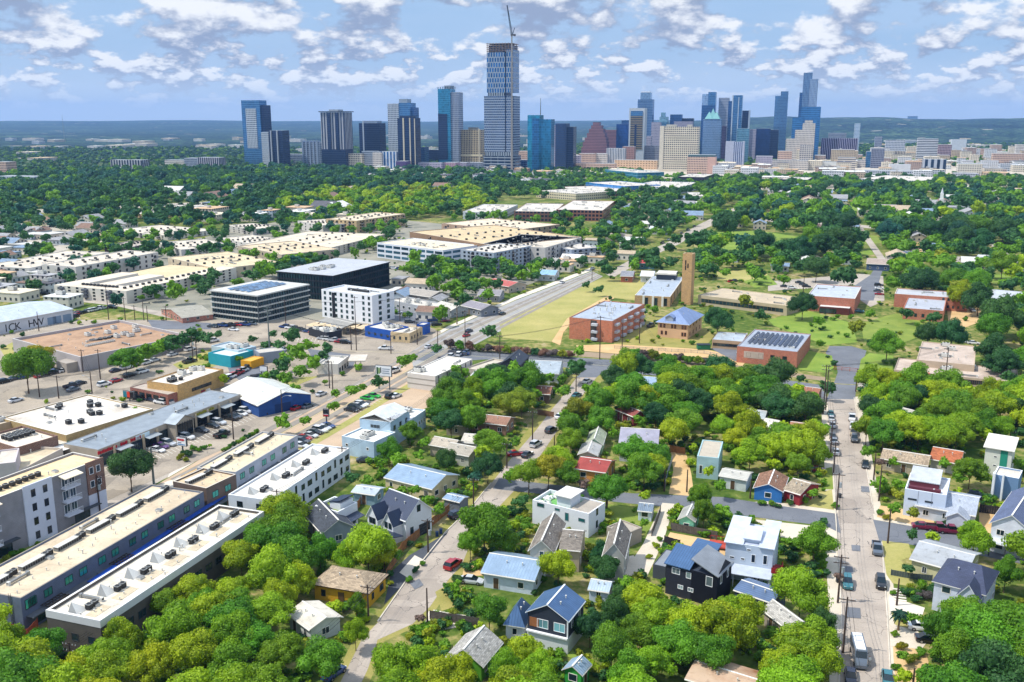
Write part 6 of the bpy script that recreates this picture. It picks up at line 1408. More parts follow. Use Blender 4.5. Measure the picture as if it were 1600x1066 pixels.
for i in range(4):
    for j in range(9): mb = MB(); mb.obox((g6.L*(.15+.08*j), g6.W*(.35+.12*i), g6.h+.5), (g6.L*.07, 2.4, .1), 0, glass('#4a6a88', .2), roll=.2); mb.build('solar_panel', g6.o)
g7 = glassoffice('black glass office with broad grey flat roof behind the white hotel', (520,431), (610,409), (439,422), 471, 4, '#1c2430', '#20262e', 'the black glass office', '#aeb2b8')
units(g7, 14, 1, (.2,.5,.45,.6), g7.h); 
ho_ = flat('hotel', 'white five storey hotel with dark paired windows beside the black office', 'building', (581,462), (606,453), (502,452), yb=507, wm=mat('#dfe2e6', .7, .04), rm=flatroof('#c9ccd0', '#a5a8ac', .3), par=.6, cap='#e8e8e8', short='the white hotel')
for r_ in range(5):
    for c_ in range(9):
        if c_ in (2,): continue
        win(ho_.o, 'L', ho_.W*(c_+.55)/9.2, .8+r_*ho_.h/5.2, 1.3, min(2.0, ho_.h/5.2*.62), frame='#8a9298', gl='#1c3a3c', split=1)
    for c_ in (.35, .72): win(ho_.o, 'R', ho_.L*c_, .8+r_*ho_.h/5.2, 1.9, min(2.3, ho_.h/5.2*.66), frame='#8a9298', gl='#1c3a3c')
addbox(ho_, 'recess', -.06, -.003, ho_.W*.73, ho_.W*.79, 0, ho_.h-.8, mat('#20242c')); 
for q in range(10): newobj('condenser_unit', hvac_mesh(0), ho_.o, (ho_.L*.5, ho_.W*(.3+.04*q), ho_.h-.6), 0, (1.3,1.3,1))
flat('hotel_wing', 'low dark hotel wing with white service boxes, left of the white hotel', 'building', (510,520), (520,512), (482,512), h=3.2, wall='#2c3038', roof='#d0cfca', nu=4)
b9 = flat('bar_building', 'cobalt blue painted corner bar with white roof near the crossing', 'building', (612,517), (631,509), (570,510), yb=533, wall='#1c4c9c', wm=mat('#2052a4', .7, .15), roof='#cfcdc6', short='the cobalt blue bar'); units(b9, 5, 1); wg(b9, (1, 2, 1.2, 1.2), (1, 4, 1.2, 1.2), frame='#12306a')
b9b = flat('bar_building', 'pale yellow brick shop with flat roof beside the cobalt blue bar', 'building', (640,521), (660,511), (618,515), h=3.9, wm=brick('#cdb588'), roof='#d0c8ba', par=.3); wg(b9b, (1, 4, 1.0, 1.3), (1, 3, .9, 1.3), frame='#5a4a3a')
flat('bar_building', 'small cobalt blue box at the corner right of the yellow brick shop', 'building', (663,508), (672,504), (655,505), h=4.2, wall='#2052a4', roof='#cfcdc6', par=.3)
pv_ = house('pavilion', 'grey roofed pavilion beside tan shade sails of the outdoor cafe', (535,512), (548,502), (497,503), h=3, rh=1, ridge='y', ov=.6, wall='#8a8478', roof=seam('#a5a198', .6))
mb = MB(); sc = mat('#cfb894', .8, .1)
for q in range(7): mb.face([(q*3.6,0,3.2),(q*3.6+3.2,0,2.7),(q*3.6+3.2,7,3.3),(q*3.6,7,2.8)], sc); mb.cyl(q*3.6,0,0,3.3,.08,mat('#3a342e'),6); mb.cyl(q*3.6+3.2,7,0,3.4,.08,mat('#3a342e'),6)
g_ = G(478,520); o = mb.build('shade_sails'); o.location = g_; o.rotation_euler = (0,0,radians(-14)); tag(o, 'row of tan shade sails over the outdoor cafe below the hotel', 'shade sail')
r_ = house('brick_house', 'old red brick hall with pale gabled roof beside the striped glass office', (285,497), (325,488), (252,483), yb=500, rh=1.8, ridge='x', ov=.3, wm=brick('#a86454'), roof=seam('#b4ae9c', .6), trim='#d8d0c4', short='the red brick hall')
b = flat('commercial_building', 'grey flat roofed shops behind the cobalt blue bar', 'building', (675,482), (690,474), (606,468), h=3.8, wall='#a5a8ac', roof='#cfcac0', nu=6); wg(b, (1, 3, 1.6, 1.4), (1, 7, 1.6, 1.4))
# --- brick offices and apartments toward downtown -------------------------------
def mid(label, A, B, D, yb, wall, gl, w=3, h=3.3, ww=.6, hh=.55, short=None, roof='#cfc9be', name='office_building', nu=5, brickc=None):
    return flat(name, label, 'building', A, B, D, yb=yb, wm=facade(wall, gl, w, h, ww, hh, metal=.3), roof=roof, par=.4, cap=wall, short=short, nu=nu)
mid('brown brick and navy office with penthouse, left of its twin', (868,331), (882,318), (811,325), 347, '#7c5648', '#232c3c', 3.2, 3.2, .7, .6, 'the brown brick offices')
mid('brown brick office with dark top floor and wide pale roof', (942,329), (961,314), (872,326), 346, '#8a5c4a', '#20283a', 3.2, 3.2, .7, .6)
mid('white and ochre apartment row above the brown brick offices', (900,303), (922,297), (838,298), 314, '#c9bfa4', '#3a4450', 3, 3, .5, .5)
mid('long brick apartment row with white penthouses beside the blue glass hall', (922,300), (951,292), (868,292), 308, '#8a5c50', '#2c3440', 3, 3, .5, .5)
mid('low blue glass hall below the green glass box', (976,291), (991,285), (915,285), 303, '#5a8cc0', '#2c6ca8', 3, 3.2, .9, .8)
mid('green blue glass office box with white side wall', (996,270), (1005,266), (945,265), 287, '#6a9ab0', '#2a6a84', 2.4, 3.6, .92, .85, 'the green glass box')
mid('white apartment block with blue bays right of the blue glass hall', (1060,293), (1094,285), (1000,287), 304, '#c3ccd8', '#2c4470', 3, 3.2, .5, .55, 'the white apartments with blue bays')
mid('dark brown low office right of the white concrete hotel', (1100,277), (1116,272), (1064,275), 292, '#2c2430', '#1c2434', 3, 3.2, .8, .7)
mid('plain pale grey hall beside the far avenue', (1118,307), (1121,301), (1072,303), 314, '#a3a9b4', '#8f96a4', 9, 5, .2, .2)
mid('black low office at the top of the park', (1262,281), (1270,277), (1222,279), 293, '#2c3340', '#1c2638', 3, 3.2, .8, .6)
mid('white apartment block with small windows behind the banded office', (781,332), (809,320), (742,324), 344, '#ccd0d8', '#2c3442', 3.2, 3.2, .4, .5)
mid('long low dark office with white roof in the left wood', (310,330), (350,320), (250,326), 337, '#4a5458', '#232c34', 3, 3.2, .85, .6, 'the low dark office in the wood')
mid('cream and pink low school in the left wood', (225,335), (250,327), (183,329), 342, '#c9b490', '#9a7468', 4, 3.6, .5, .5)
mid('wide white rooftop beside the right hand shops at the foot of downtown', (1440,283), (1480,277), (1350,278), 294, '#b9bcc0', '#3a4854', 3.2, 3.4, .7, .55)
mid('low tan shop roofs at the edge of the right hand wood', (1560,300), (1600,293), (1440,293), 305, '#c4b59c', '#7a6a58', 5, 4, .6, .4)
mid('red brown tiled hall among trees at the far right', (1590,306), (1600,300), (1555,301), 314, '#9c5848', '#6a3c34', 5, 4, .3, .3)
mid('long tan school roof at the right edge of the wood', (1598,352), (1640,345), (1552,345), 357, '#c4a284', '#8a6a54', 4, 4, .4, .4)
# small church with white spire on the right
cx_ = house('chapel', 'little tan chapel with white steeple in the right hand wood', (1475,329), (1480,322), (1459,325), h=6, rh=3, ridge='x', wall='#c9b08a', roof=shingle('#b4805c'), wins=False, cat='church')
mb = MB(); mb.box(-2,2,-2,2,0,16,mat('#d8d8d4')); mb.box(-1.4,1.4,-1.4,1.4,16,21,mat('#e0e0dc')); mb.cyl(0,0,21,26,1.3,mat('#c9ccd0'),8,.1); mb.build('steeple', cx_.o, (2, 3, 0))
# ================================================================== DOWNTOWN
FC = facade
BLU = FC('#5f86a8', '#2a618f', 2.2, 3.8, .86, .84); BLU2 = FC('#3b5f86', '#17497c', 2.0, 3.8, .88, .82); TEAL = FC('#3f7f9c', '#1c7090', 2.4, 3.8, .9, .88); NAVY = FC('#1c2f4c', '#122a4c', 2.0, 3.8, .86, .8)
GRY = FC('#8e98a8', '#2a4468', 2.6, 3.6, .5, .6); WHB = FC('#b6bdc6', '#27405e', 3.0, 3.6, .62, .5); STP = FC('#a3a5ac', '#22344e', 5.2, 3.4, .5, 1.1); CON = FC('#d3cab6', '#3d3d42', 3.4, 3.6, .66, .52, metal=.1)
PNK = FC('#8a6268', '#3e3040', 2.4, 3.4, .8, .45, metal=.1); TAN = FC('#c7ab98', '#4e444c', 2.6, 3.6, .55, .5, metal=.1); IVO = FC('#cfc8c0', '#4a4e58', 2.6, 3.6, .55, .5, metal=.1); WHS = FC('#c9ced4', '#33506e', 60, 3.5, 1.1, .45)
LIL = FC('#a9a4b4', '#5a5a74', 2.8, 3.4, .5, .5, metal=.1)
T = trow
# left group
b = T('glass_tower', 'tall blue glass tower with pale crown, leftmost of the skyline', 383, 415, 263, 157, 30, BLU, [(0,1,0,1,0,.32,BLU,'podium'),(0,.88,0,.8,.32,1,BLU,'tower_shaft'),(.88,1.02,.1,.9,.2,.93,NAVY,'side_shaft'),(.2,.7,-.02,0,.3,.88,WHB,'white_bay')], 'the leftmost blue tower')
T('glass_tower', 'dark ribbed tower with white balcony stripes beside the leftmost blue tower', 411, 443, 264, 204, 26, NAVY, [(0,.35,0,1,0,.97,WHS,'tower_body'),(.35,1,.05,1,0,1,NAVY,'tower_body'),(.45,.5,-.04,.05,0,1,mat('#a8aeb8'),'rib'),(.75,.8,-.04,.05,0,1,mat('#a8aeb8'),'rib')])
T('apartment_tower', 'pale blue balcony tower with five rooftop fins', 473, 501, 262, 221, 24, GRY, [(0,1,0,1,0,.97,GRY,'tower_body')]+[(.02+.2*k,.1+.2*k,-.04,.3,0,1.03,mat('#8b9cb4'),'fin') for k in range(5)])
T('glass_tower', 'tower with vertical cream and dark stripes and a thin overhanging roof', 504, 541, 266, 174, 30, STP, [(0,1,0,1,0,.36,NAVY,'podium'),(0,1,.02,1,.36,.98,STP,'tower_shaft'),(.28,.42,-.03,.02,.36,.97,NAVY,'recess'),(.64,.74,-.03,.02,.36,.97,NAVY,'recess'),(-.05,1.06,-.05,1.05,.985,1,mat('#3a4656'),'roof_canopy'),(.3,.7,.2,.8,1,1.03,mat('#8a929c'),'machine_room')], 'the striped tower with thin roof')
T('office_block', 'cream grid fronted mid rise right of the striped tower', 537, 566, 266, 240, 20, CON)
T('glass_tower', 'dark navy tower with pale corner column', 563, 595, 262, 189, 26, NAVY, [(0,1,0,1,0,.95,NAVY,'tower_body'),(.18,.24,-.03,.02,0,1,mat('#a8b4c4'),'rib'),(.2,.85,.1,.9,.95,1,mat('#76869c'),'machine_room')], 'the navy tower with pale column')
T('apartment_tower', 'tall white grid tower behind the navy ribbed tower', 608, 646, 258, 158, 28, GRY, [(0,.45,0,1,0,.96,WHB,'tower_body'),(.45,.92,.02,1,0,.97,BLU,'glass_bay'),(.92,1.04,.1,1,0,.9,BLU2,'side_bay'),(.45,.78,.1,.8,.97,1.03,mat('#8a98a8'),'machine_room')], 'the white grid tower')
T('glass_tower', 'dark navy tower with two cream vertical ribs', 623, 650, 268, 181, 24, NAVY, [(0,1,0,1,0,.96,NAVY,'tower_body'),(.3,.38,-.04,.02,.12,.96,mat('#c3bba8'),'rib'),(.68,.74,-.04,.02,.12,.96,mat('#c3bba8'),'rib'),(.1,.8,.1,.8,.96,1,NAVY,'machine_room'),(.96,1.0,-.04,.02,.1,.95,mat('#c3bba8'),'rib')])
for x0, x1, yb_, yt_, m_, lb in [(566,585,266,236,WHS,'white mid rise with balcony bands'),(583,597,267,238,IVO,'pale narrow mid rise left of the blue bay block'),(594,620,267,237,FC('#c4cbd6','#2f6aa8',6,3.4,.5,1.1),'white block with blue vertical bays'),(619,634,270,252,FC('#4c3c6c','#4c3c6c',4,4,.2,.2),'plain purple grey block at the foot of the ribbed tower'),
    (650,690,268,254,LIL,'lilac brick apartments left of the pink block'),(664,692,256,234,NAVY,'low navy glass block'),(690,712,268,254,FC('#b294a4','#6a5c74',3,3.2,.4,.5),'dusty pink apartment block'),(708,728,267,254,LIL,'lilac grey apartment block right of the pink block'),(728,752,266,254,GRY,'pale blue parking block left of the tallest tower'),(655,664,258,230,BLU2,'small blue block behind the ribbed tower'),
    (548,592,270,262,IVO,'low white apartments at the tree line'),(445,473,256,241,FC('#7e8894','#2c3c5c',3,4,.7,.7),'low brick and glass block between left towers')]:
    T('office_block', lb, x0, x1, yb_, yt_, 22, m_)
b = T('glass_tower', 'tall turquoise blue tower with open steel crown left of the tallest tower', 686, 717, 262, 134, 26, TEAL, [(0,.62,0,1,0,.96,TEAL,'tower_shaft'),(.62,1,.06,1,0,.92,GRY,'balcony_shaft'),(0,.45,-.03,0,.1,.66,NAVY,'dark_bay'),(.3,.62,.1,.8,.96,1.0,mat('#7a8694'),'machine_room')]+[(0+.12*k,.02+.12*k,0,.05,.96,.985,mat('#3a4656'),'crown_post') for k in range(8)], 'the turquoise tower')
T('apartment_tower', 'cream striped tower with dark windows beside the tallest tower', 720, 753, 262, 201, 26, STP, [(0,1,0,1,0,.97,FC('#b4a584','#232c40',3.2,3.4,.55,.75),'tower_body'),(-.02,1.02,-.03,0,.3,.34,mat('#cfc4a4'),'band'),(.3,.7,.3,.7,.97,1.03,mat('#8a8478'),'machine_room'),(.86,.9,-.04,0,0,1,mat('#d2c8b0'),'rib')])
# the tallest tower, under construction
WT = FC('#8e9aaa', '#17406a', 3.4, 4.0, .78, .56, stag=.5); WB = FC('#8c98a8', '#1a5688', 4.4, 8.0, .62, .8, stag=.5)
tt = T('skyscraper_under_construction', 'tallest tower, unfinished, with staggered panels and bare concrete floors on top', 757, 803, 270, 68, 34, WT, [(-.02,1.04,-.05,1,0,.135,FC('#8a94a0','#16304e',12,5,.95,.62),'podium'),(.02,.96,0,1,.135,.165,FC('#9aa6b0','#1a2c44',3,8,.5,1.1),'column_storey'),(.0,.70,0,1,.165,.60,WT,'lower_shaft'),(.74,1,.0,1,.165,.60,WT,'lower_shaft'),(.70,.74,.06,1,.1,.92,NAVY,'recess'),
    (.13,.68,0,1,.60,.625,FC('#9aa6b0','#1a2c44',3,8,.5,1.1),'column_storey'),(.10,.70,0,1,.625,.93,WB,'upper_shaft'),(.74,.97,.0,1,.625,.95,WB,'upper_shaft'),(.14,.94,.1,.9,.93,.985,NAVY,'core')], 'the tallest tower')
W_, H_ = tt.L, tt.h; cm = mat('#a08c80', .9, .15)
for k in range(5):
    z = H_*(.94+.014*k); mb = MB(); mb.box(W_*(.08+.01*(k % 2)), W_*.96, -.5, 34, z, z+.5, cm); mb.build('bare_floor', tt.o)
mb = MB()
for k in range(9):
    for j in (0, 1, 2): mb.box(W_*(.1+.1*k), W_*(.1+.1*k)+.8, 1+j*14, 1.8+j*14, H_*.93, H_*1.003, cm)
mb.build('bare_columns', tt.o)
P_ = tt.P; a_ = tt.yaw; cpos = Vector((P_.x+cos(a_)*W_*.93, P_.y+sin(a_)*W_*.93, 0))
cr = empty('tower_crane', (cpos.x, cpos.y, 0), 0, 'luffing crane with steep jib mounted on the side of the tallest tower', 'crane')
stl = mat('#4a545c', .5, .1, metal=.4)
def lattice(mb, p, q, w_, n, m_):
    p, q = Vector(p), Vector(q); d = (q-p); u = d.cross(Vector((0, 1, 0))).normalized()*w_/2; v = d.cross(u).normalized()*w_/2
    cs = [u+v, u-v, -u-v, -u+v]
    for c in cs: mb.tube([p+c, q+c*.4], w_*.09, m_, 4)
    for i in range(n):
        a0, a1 = p+d*(i/n), p+d*((i+1)/n); s0, s1 = 1-.6*i/n, 1-.6*(i+1)/n
        for k in range(4): mb.tube([a0+cs[k]*s0, a1+cs[(k+1) % 4]*s1], w_*.05, m_, 3)
top = HT(797, 270, 56); 
mb = MB(); lattice(mb, (0,-2,0), (0,-2,top), 3.2, 60, mat('#a5a09c', .6)); mb.tube([(0,-2,0),(0,-2,top)], 1.1, mat('#a39c96', .6), 6); mb.build('mast', cr)
tipz = HT(795, 270, 10); mb = MB(); lattice(mb, (0,-2,top), (-7.5,-2,tipz), 3.0, 16, stl); mb.tube([(0,-2,top),(-7.5,-2,tipz)], .5, stl, 4); mb.build('jib', cr)
mb = MB(); mb.obox((1.5,-2,top), (7,3,2.6), 0, mat('#6a6460')); mb.tube([(1,-2,top),(4.5,-2,top+11)], .6, stl, 5); mb.build('machinery_deck', cr)
mb = MB(); mb.box(3.2,6.2,-3.4,-.6,top-2,top+1.2,mat('#4e4a48')); mb.build('counterweight', cr)
# around the tallest tower
T('office_block', 'low dark glass hall with white corner right of the tallest tower', 793, 823, 268, 250, 20, FC('#4a6a90','#1f4a80',4,3.4,.9,.7), [(0,.14,0,1,0,.95,mat('#c9d2dc'),'white_corner'),(.14,1,0,1,0,1,FC('#4a6a90','#1f4a80',4,3.4,.9,.7),'glass_body')])
b = T('glass_tower', 'turquoise mirror glass tower with tall antenna mast', 824, 860, 272, 180, 24, TEAL, [(0,.52,0,1,0,1,FC('#2f7a98','#1f7a98',2.8,3.8,.95,.93),'left_shaft'),(.2,.5,-.03,0,0,.95,FC('#2f6a98','#1d5a88',2.8,3.8,.95,.93),'bay'),(.52,1,.08,1,0,.93,FC('#2a6a8c','#1d668c',2.8,3.8,.96,.94),'right_shaft')], 'the mirror glass tower with mast')
mb = MB(); mb.tube([(b.L*.5,8,b.h),(b.L*.5,8,HT(845,272,153))], [.8,.3], mat('#5a646c'), 6); mb.build('antenna_mast', b.o)
T('glass_tower', 'dark speckled tower with navy wing, right of the mirror glass tower', 867, 895, 266, 193, 24, NAVY, [(0,.62,0,1,0,1,FC('#182c48','#2c5488',1.6,3.2,.6,.5),'tower_body'),(.62,1,.05,1,0,.93,NAVY,'wing')])
T('office_block', 'white and grey box block at the foot of the speckled tower', 871, 904, 264, 243, 20, LIL)
b = T('stepped_tower', 'stepped maroon ziggurat tower with pointed tiers', 908, 948, 248, 191, 30, PNK, [(.0,1,0,1,0,.32,PNK,'tier'),(.05,.98,.02,1,.32,.46,PNK,'tier'),(.12,.95,.04,1,.46,.58,PNK,'tier'),(.20,.9,.06,.9,.58,.7,PNK,'tier'),(.28,.84,.08,.9,.7,.82,PNK,'tier'),(.36,.76,.1,.8,.82,.91,PNK,'tier'),(.42,.68,.12,.7,.91,1,PNK,'tier')], 'the maroon ziggurat')
T('office_block', 'square maroon block behind the ziggurat', 943, 962, 244, 203, 24, PNK)
T('glass_tower', 'smooth deep blue glass box tower left of the framed tower', 962, 982, 246, 194, 24, FC('#14427c','#14427c',2.4,3.8,.96,.95)); T('glass_tower', 'blue glass top peeking over the deep blue box', 970, 982, 240, 188, 20, BLU2)
T('framed_tower', 'white framed tower with gold striped glass front', 981, 1005, 258, 169, 28, WHS, [(0,1,0,1,0,1,mat('#b4bcc4'),'white_frame'),(.1,.88,-.03,0,.28,.94,FC('#8a7c5c','#2c3c54',60,3.4,1.1,.55),'gold_glass'),(.1,.88,-.035,-.001,.86,.95,BLU,'glass_top'),(.38,.5,-.05,-.031,.28,.72,NAVY,'dark_spine')], 'the white framed tower')
T('glass_tower', 'tall blue tower with white scooped crown', 994, 1017, 246, 143, 26, BLU, [(0,1,0,1,0,.88,FC('#6a88a8','#2a5c90',2.4,3.6,.7,.7),'tower_body'),(.16,.84,.1,.9,.88,.985,FC('#8aa4bc','#7da0c0',2.4,4,.9,.9),'crown'),(.2,.8,.12,.88,.985,1,mat('#e4e8ec'),'crown_rim')], 'the scooped crown tower')
T('glass_tower', 'slanted top pale blue tower behind the white concrete hotel', 1027, 1041, 242, 176, 20, FC('#7fa0b4','#4a88a8',2.4,3.8,.9,.85), [(0,1,0,1,0,.78,FC('#7fa0b4','#3a7898',2.4,3.8,.9,.85),'tower_body'),(.1,1,.1,.9,.78,.9,FC('#a3c0cc','#7fb0c0',2.4,4,.9,.9),'crown'),(.25,.7,.1,.9,.9,1,FC('#a3c0cc','#7fb0c0',2.4,4,.9,.9),'crown_tip')])
T('office_block', 'dark blue cubic office behind the white concrete hotel', 1045, 1063, 242, 179, 20, BLU2); T('office_block', 'low navy office slab behind the white concrete hotel roof', 1060, 1081, 242, 185, 20, NAVY); T('office_block', 'pale grey slab behind the hotel roofline', 1051, 1080, 244, 190, 18, LIL)
T('office_block', 'lilac narrow block left of the white concrete hotel', 1016, 1030, 248, 191, 18, LIL); T('office_block', 'brown grey block at the foot of the white framed tower', 1007, 1030, 258, 228, 20, FC('#8a8c98','#4a5064',2.6,3.4,.6,.5)); T('office_block', 'lilac round block left of the brown grey block', 1008, 1016, 256, 213, 14, LIL)
b = T('concrete_hotel', 'big white concrete grid hotel in the middle of the skyline', 1029, 1090, 268, 197, 26, CON, [(.0,.1,0,1,0,1,mat('#cfc7b6'),'stair_core'),(.1,.98,.03,1,0,.985,CON,'grid_body'),(.1,.98,-.01,.029,.0,.06,mat('#cfc6b4'),'base_band'),(.15,.4,.2,.8,.985,1.03,mat('#bdb6a8'),'machine_room'),(.68,.8,.2,.8,.985,1.03,mat('#bdb6a8'),'machine_room')], 'the white concrete hotel')
T('office_block', 'salmon brick hotel with teal top in front of the white concrete hotel', 1073, 1117, 272, 242, 22, TAN, [(0,.72,0,1,0,.9,TAN,'tower_body'),(.72,1,.0,1,0,.9,mat('#c4a092'),'blank_wall'),(.02,.98,.05,1,.9,1,mat('#3a5a60'),'top_floor')])
T('glass_tower', 'tall angular blue glass tower behind the crowned tower', 1093, 1114, 246, 144, 24, BLU2, [(0,1,0,1,0,.8,BLU2,'tower_body'),(0,.45,.02,1,.8,.97,FC('#a3b4c8','#7c98b8',3,4,.9,.9),'pale_top'),(.45,1,.0,1,.8,1,BLU,'blue_top')])
b = T('crowned_tower', 'pale blue glass tower with pointed folded glass crown', 1096, 1124, 252, 186, 24, FC('#8098b8','#4a7098',2,3.6,.6,.8), None, 'the pointed crown tower')
mb = MB(); cg = glass('#8fd0c8', .25)
for cx_, cy_, hh in ((.3,.3,15),(.7,.3,15),(.3,.7,15),(.7,.7,15),(.5,.5,22)):
    x_, y_, r_ = b.L*cx_, b.W*cy_, b.L*.24
    for q in range(4): a0 = q*pi/2+pi/4; a1 = a0+pi/2; mb.face([(x_+cos(a0)*r_*1.3,y_+sin(a0)*r_*1.3,b.h),(x_+cos(a1)*r_*1.3,y_+sin(a1)*r_*1.3,b.h),(x_,y_,b.h+hh)], cg)
mb.build('pointed_crown', b.o)
T('glass_tower', 'beige tower with open balcony crown behind the pointed crown', 1119, 1135, 246, 153, 20, FC('#9aa0b0','#4a6480',2.6,3.6,.55,.55)); T('glass_tower', 'narrow blue tower between the beige crown and the tall white ribbed one', 1134, 1143, 248, 158, 20, BLU2)
T('glass_tower', 'tall blue tower with white edge ribs right of the pointed crown', 1140, 1155, 250, 149, 22, BLU, [(0,1,0,1,0,1,BLU,'tower_body'),(-.04,.08,-.04,.02,0,1,mat('#b9c4d0'),'rib'),(.6,.68,-.04,.0,0,.97,mat('#b9c4d0'),'rib')]); T('glass_tower', 'dark tower with white right edge beside the ribbed tower', 1155, 1168, 246, 173, 20, NAVY, [(0,.85,0,1,0,1,NAVY,'tower_body'),(.85,1,0,1,0,1.01,mat('#aab8c8'),'white_edge')])
T('office_block', 'maroon slab hidden right of the pointed crown tower', 1122, 1132, 250, 197, 18, FC('#4c4060','#2c2c48',2.4,3.4,.7,.6)); T('office_block', 'angled pale teal glass block below the ribbed tower', 1149, 1168, 254, 201, 20, FC('#7d9cb0','#3f7890',2.4,3.6,.85,.8))
T('office_block', 'plain pale lilac slab with blue stripe bays', 1132, 1161, 263, 221, 18, None, [(0,.45,0,1,0,1,mat('#a9b0c4'),'blank_wall'),(.45,.9,.02,1,0,.98,FC('#a9b0c4','#3a5a88',3.4,3.4,.45,1.1),'window_bays'),(.9,1,0,1,0,1,mat('#a9b0c4'),'edge')])
T('office_block', 'lilac grey slab between the teal block and the dark blue box', 1169, 1181, 250, 202, 18, LIL); T('office_block', 'smooth navy box tower left of the stepped pale tower', 1179, 1201, 252, 201, 22, FC('#14305c','#14305c',2.6,3.6,.97,.96)); T('office_block', 'dark block with cream stripe right of the navy box', 1201, 1214, 250, 203, 20, NAVY)
T('glass_tower', 'isolated slab tower with notched top left of the leaning tower', 1206, 1226, 240, 143, 18, FC('#5a7c9c','#3c6890',2.4,3.8,.8,.8), [(0,.42,0,1,0,.93,FC('#5a7c9c','#3c6890',2.4,3.8,.8,.8),'left_shaft'),(.42,1,.0,1,0,1,FC('#5a7c9c','#34608a',2.4,3.8,.8,.8),'right_shaft')])
T('glass_tower', 'wide blue glass tower with sail shaped stepped top and slim upper shaft', 1234, 1277, 252, 114, 26, BLU, [(0,.3,0,1,0,.50,FC('#3070a8','#2c6492',2.6,3.8,.94,.7),'low_shaft'),(.3,1,0,1,0,.62,FC('#3070a8','#2a608e',2.6,3.8,.94,.7),'main_body'),(.2,.3,.1,.8,.5,.78,BLU2,'side_fin'),(.30,.62,.1,.8,.62,1,FC('#6a88a8','#3c5c84',2.6,3.8,.6,.9),'upper_shaft'),(.55,.84,.05,.75,.62,.93,FC('#90a4bc','#4a6a94',2.6,3.8,.5,.9),'upper_shaft')], 'the sail shaped tower')
T('stepped_tower', 'ivory stepped tower in front of the sail shaped tower', 1226, 1270, 256, 188, 22, IVO, [(0,.3,0,1,0,.58,IVO,'tier'),(.3,.55,0,1,0,.78,IVO,'tier'),(.55,1,0,1,0,.93,IVO,'tier'),(.62,.9,.1,.8,.93,1,IVO,'tier')])
T('office_block', 'ivory square tower with dark loggias below the stepped ivory tower', 1248, 1268, 260, 227, 18, FC('#c9c2bc','#5a5c66',4,3.6,.7,.5)); T('office_block', 'peach ornate block left of the ivory square tower', 1214, 1236, 262, 236, 18, TAN); T('office_block', 'cream low terraces at the foot of the ivory towers', 1206, 1262, 266, 250, 18, IVO)
T('office_block', 'wide purple ribbed slab with white verticals', 1281, 1338, 252, 216, 22, FC('#aaa8bc','#2c2c54',3.6,60,.72,1.2), None, 'the purple ribbed slab'); T('office_block', 'cream low parking block below the purple ribbed slab', 1308, 1336, 266, 246, 18, FC('#cfc6b8','#7a7a84',60,3.4,1.1,.5)); T('church', 'white gabled church roof below the purple ribbed slab', 1275, 1306, 266, 253, 16, mat('#cfd0cc'))
T('apartment_tower', 'slim isolated white tower against the hills', 1332, 1341, 240, 193, 12, FC('#b4c4d4','#7a94b0',3,3.6,.5,.5)); T('office_block', 'flat topped grey building behind the purple slab', 1292, 1320, 244, 208, 16, GRY)
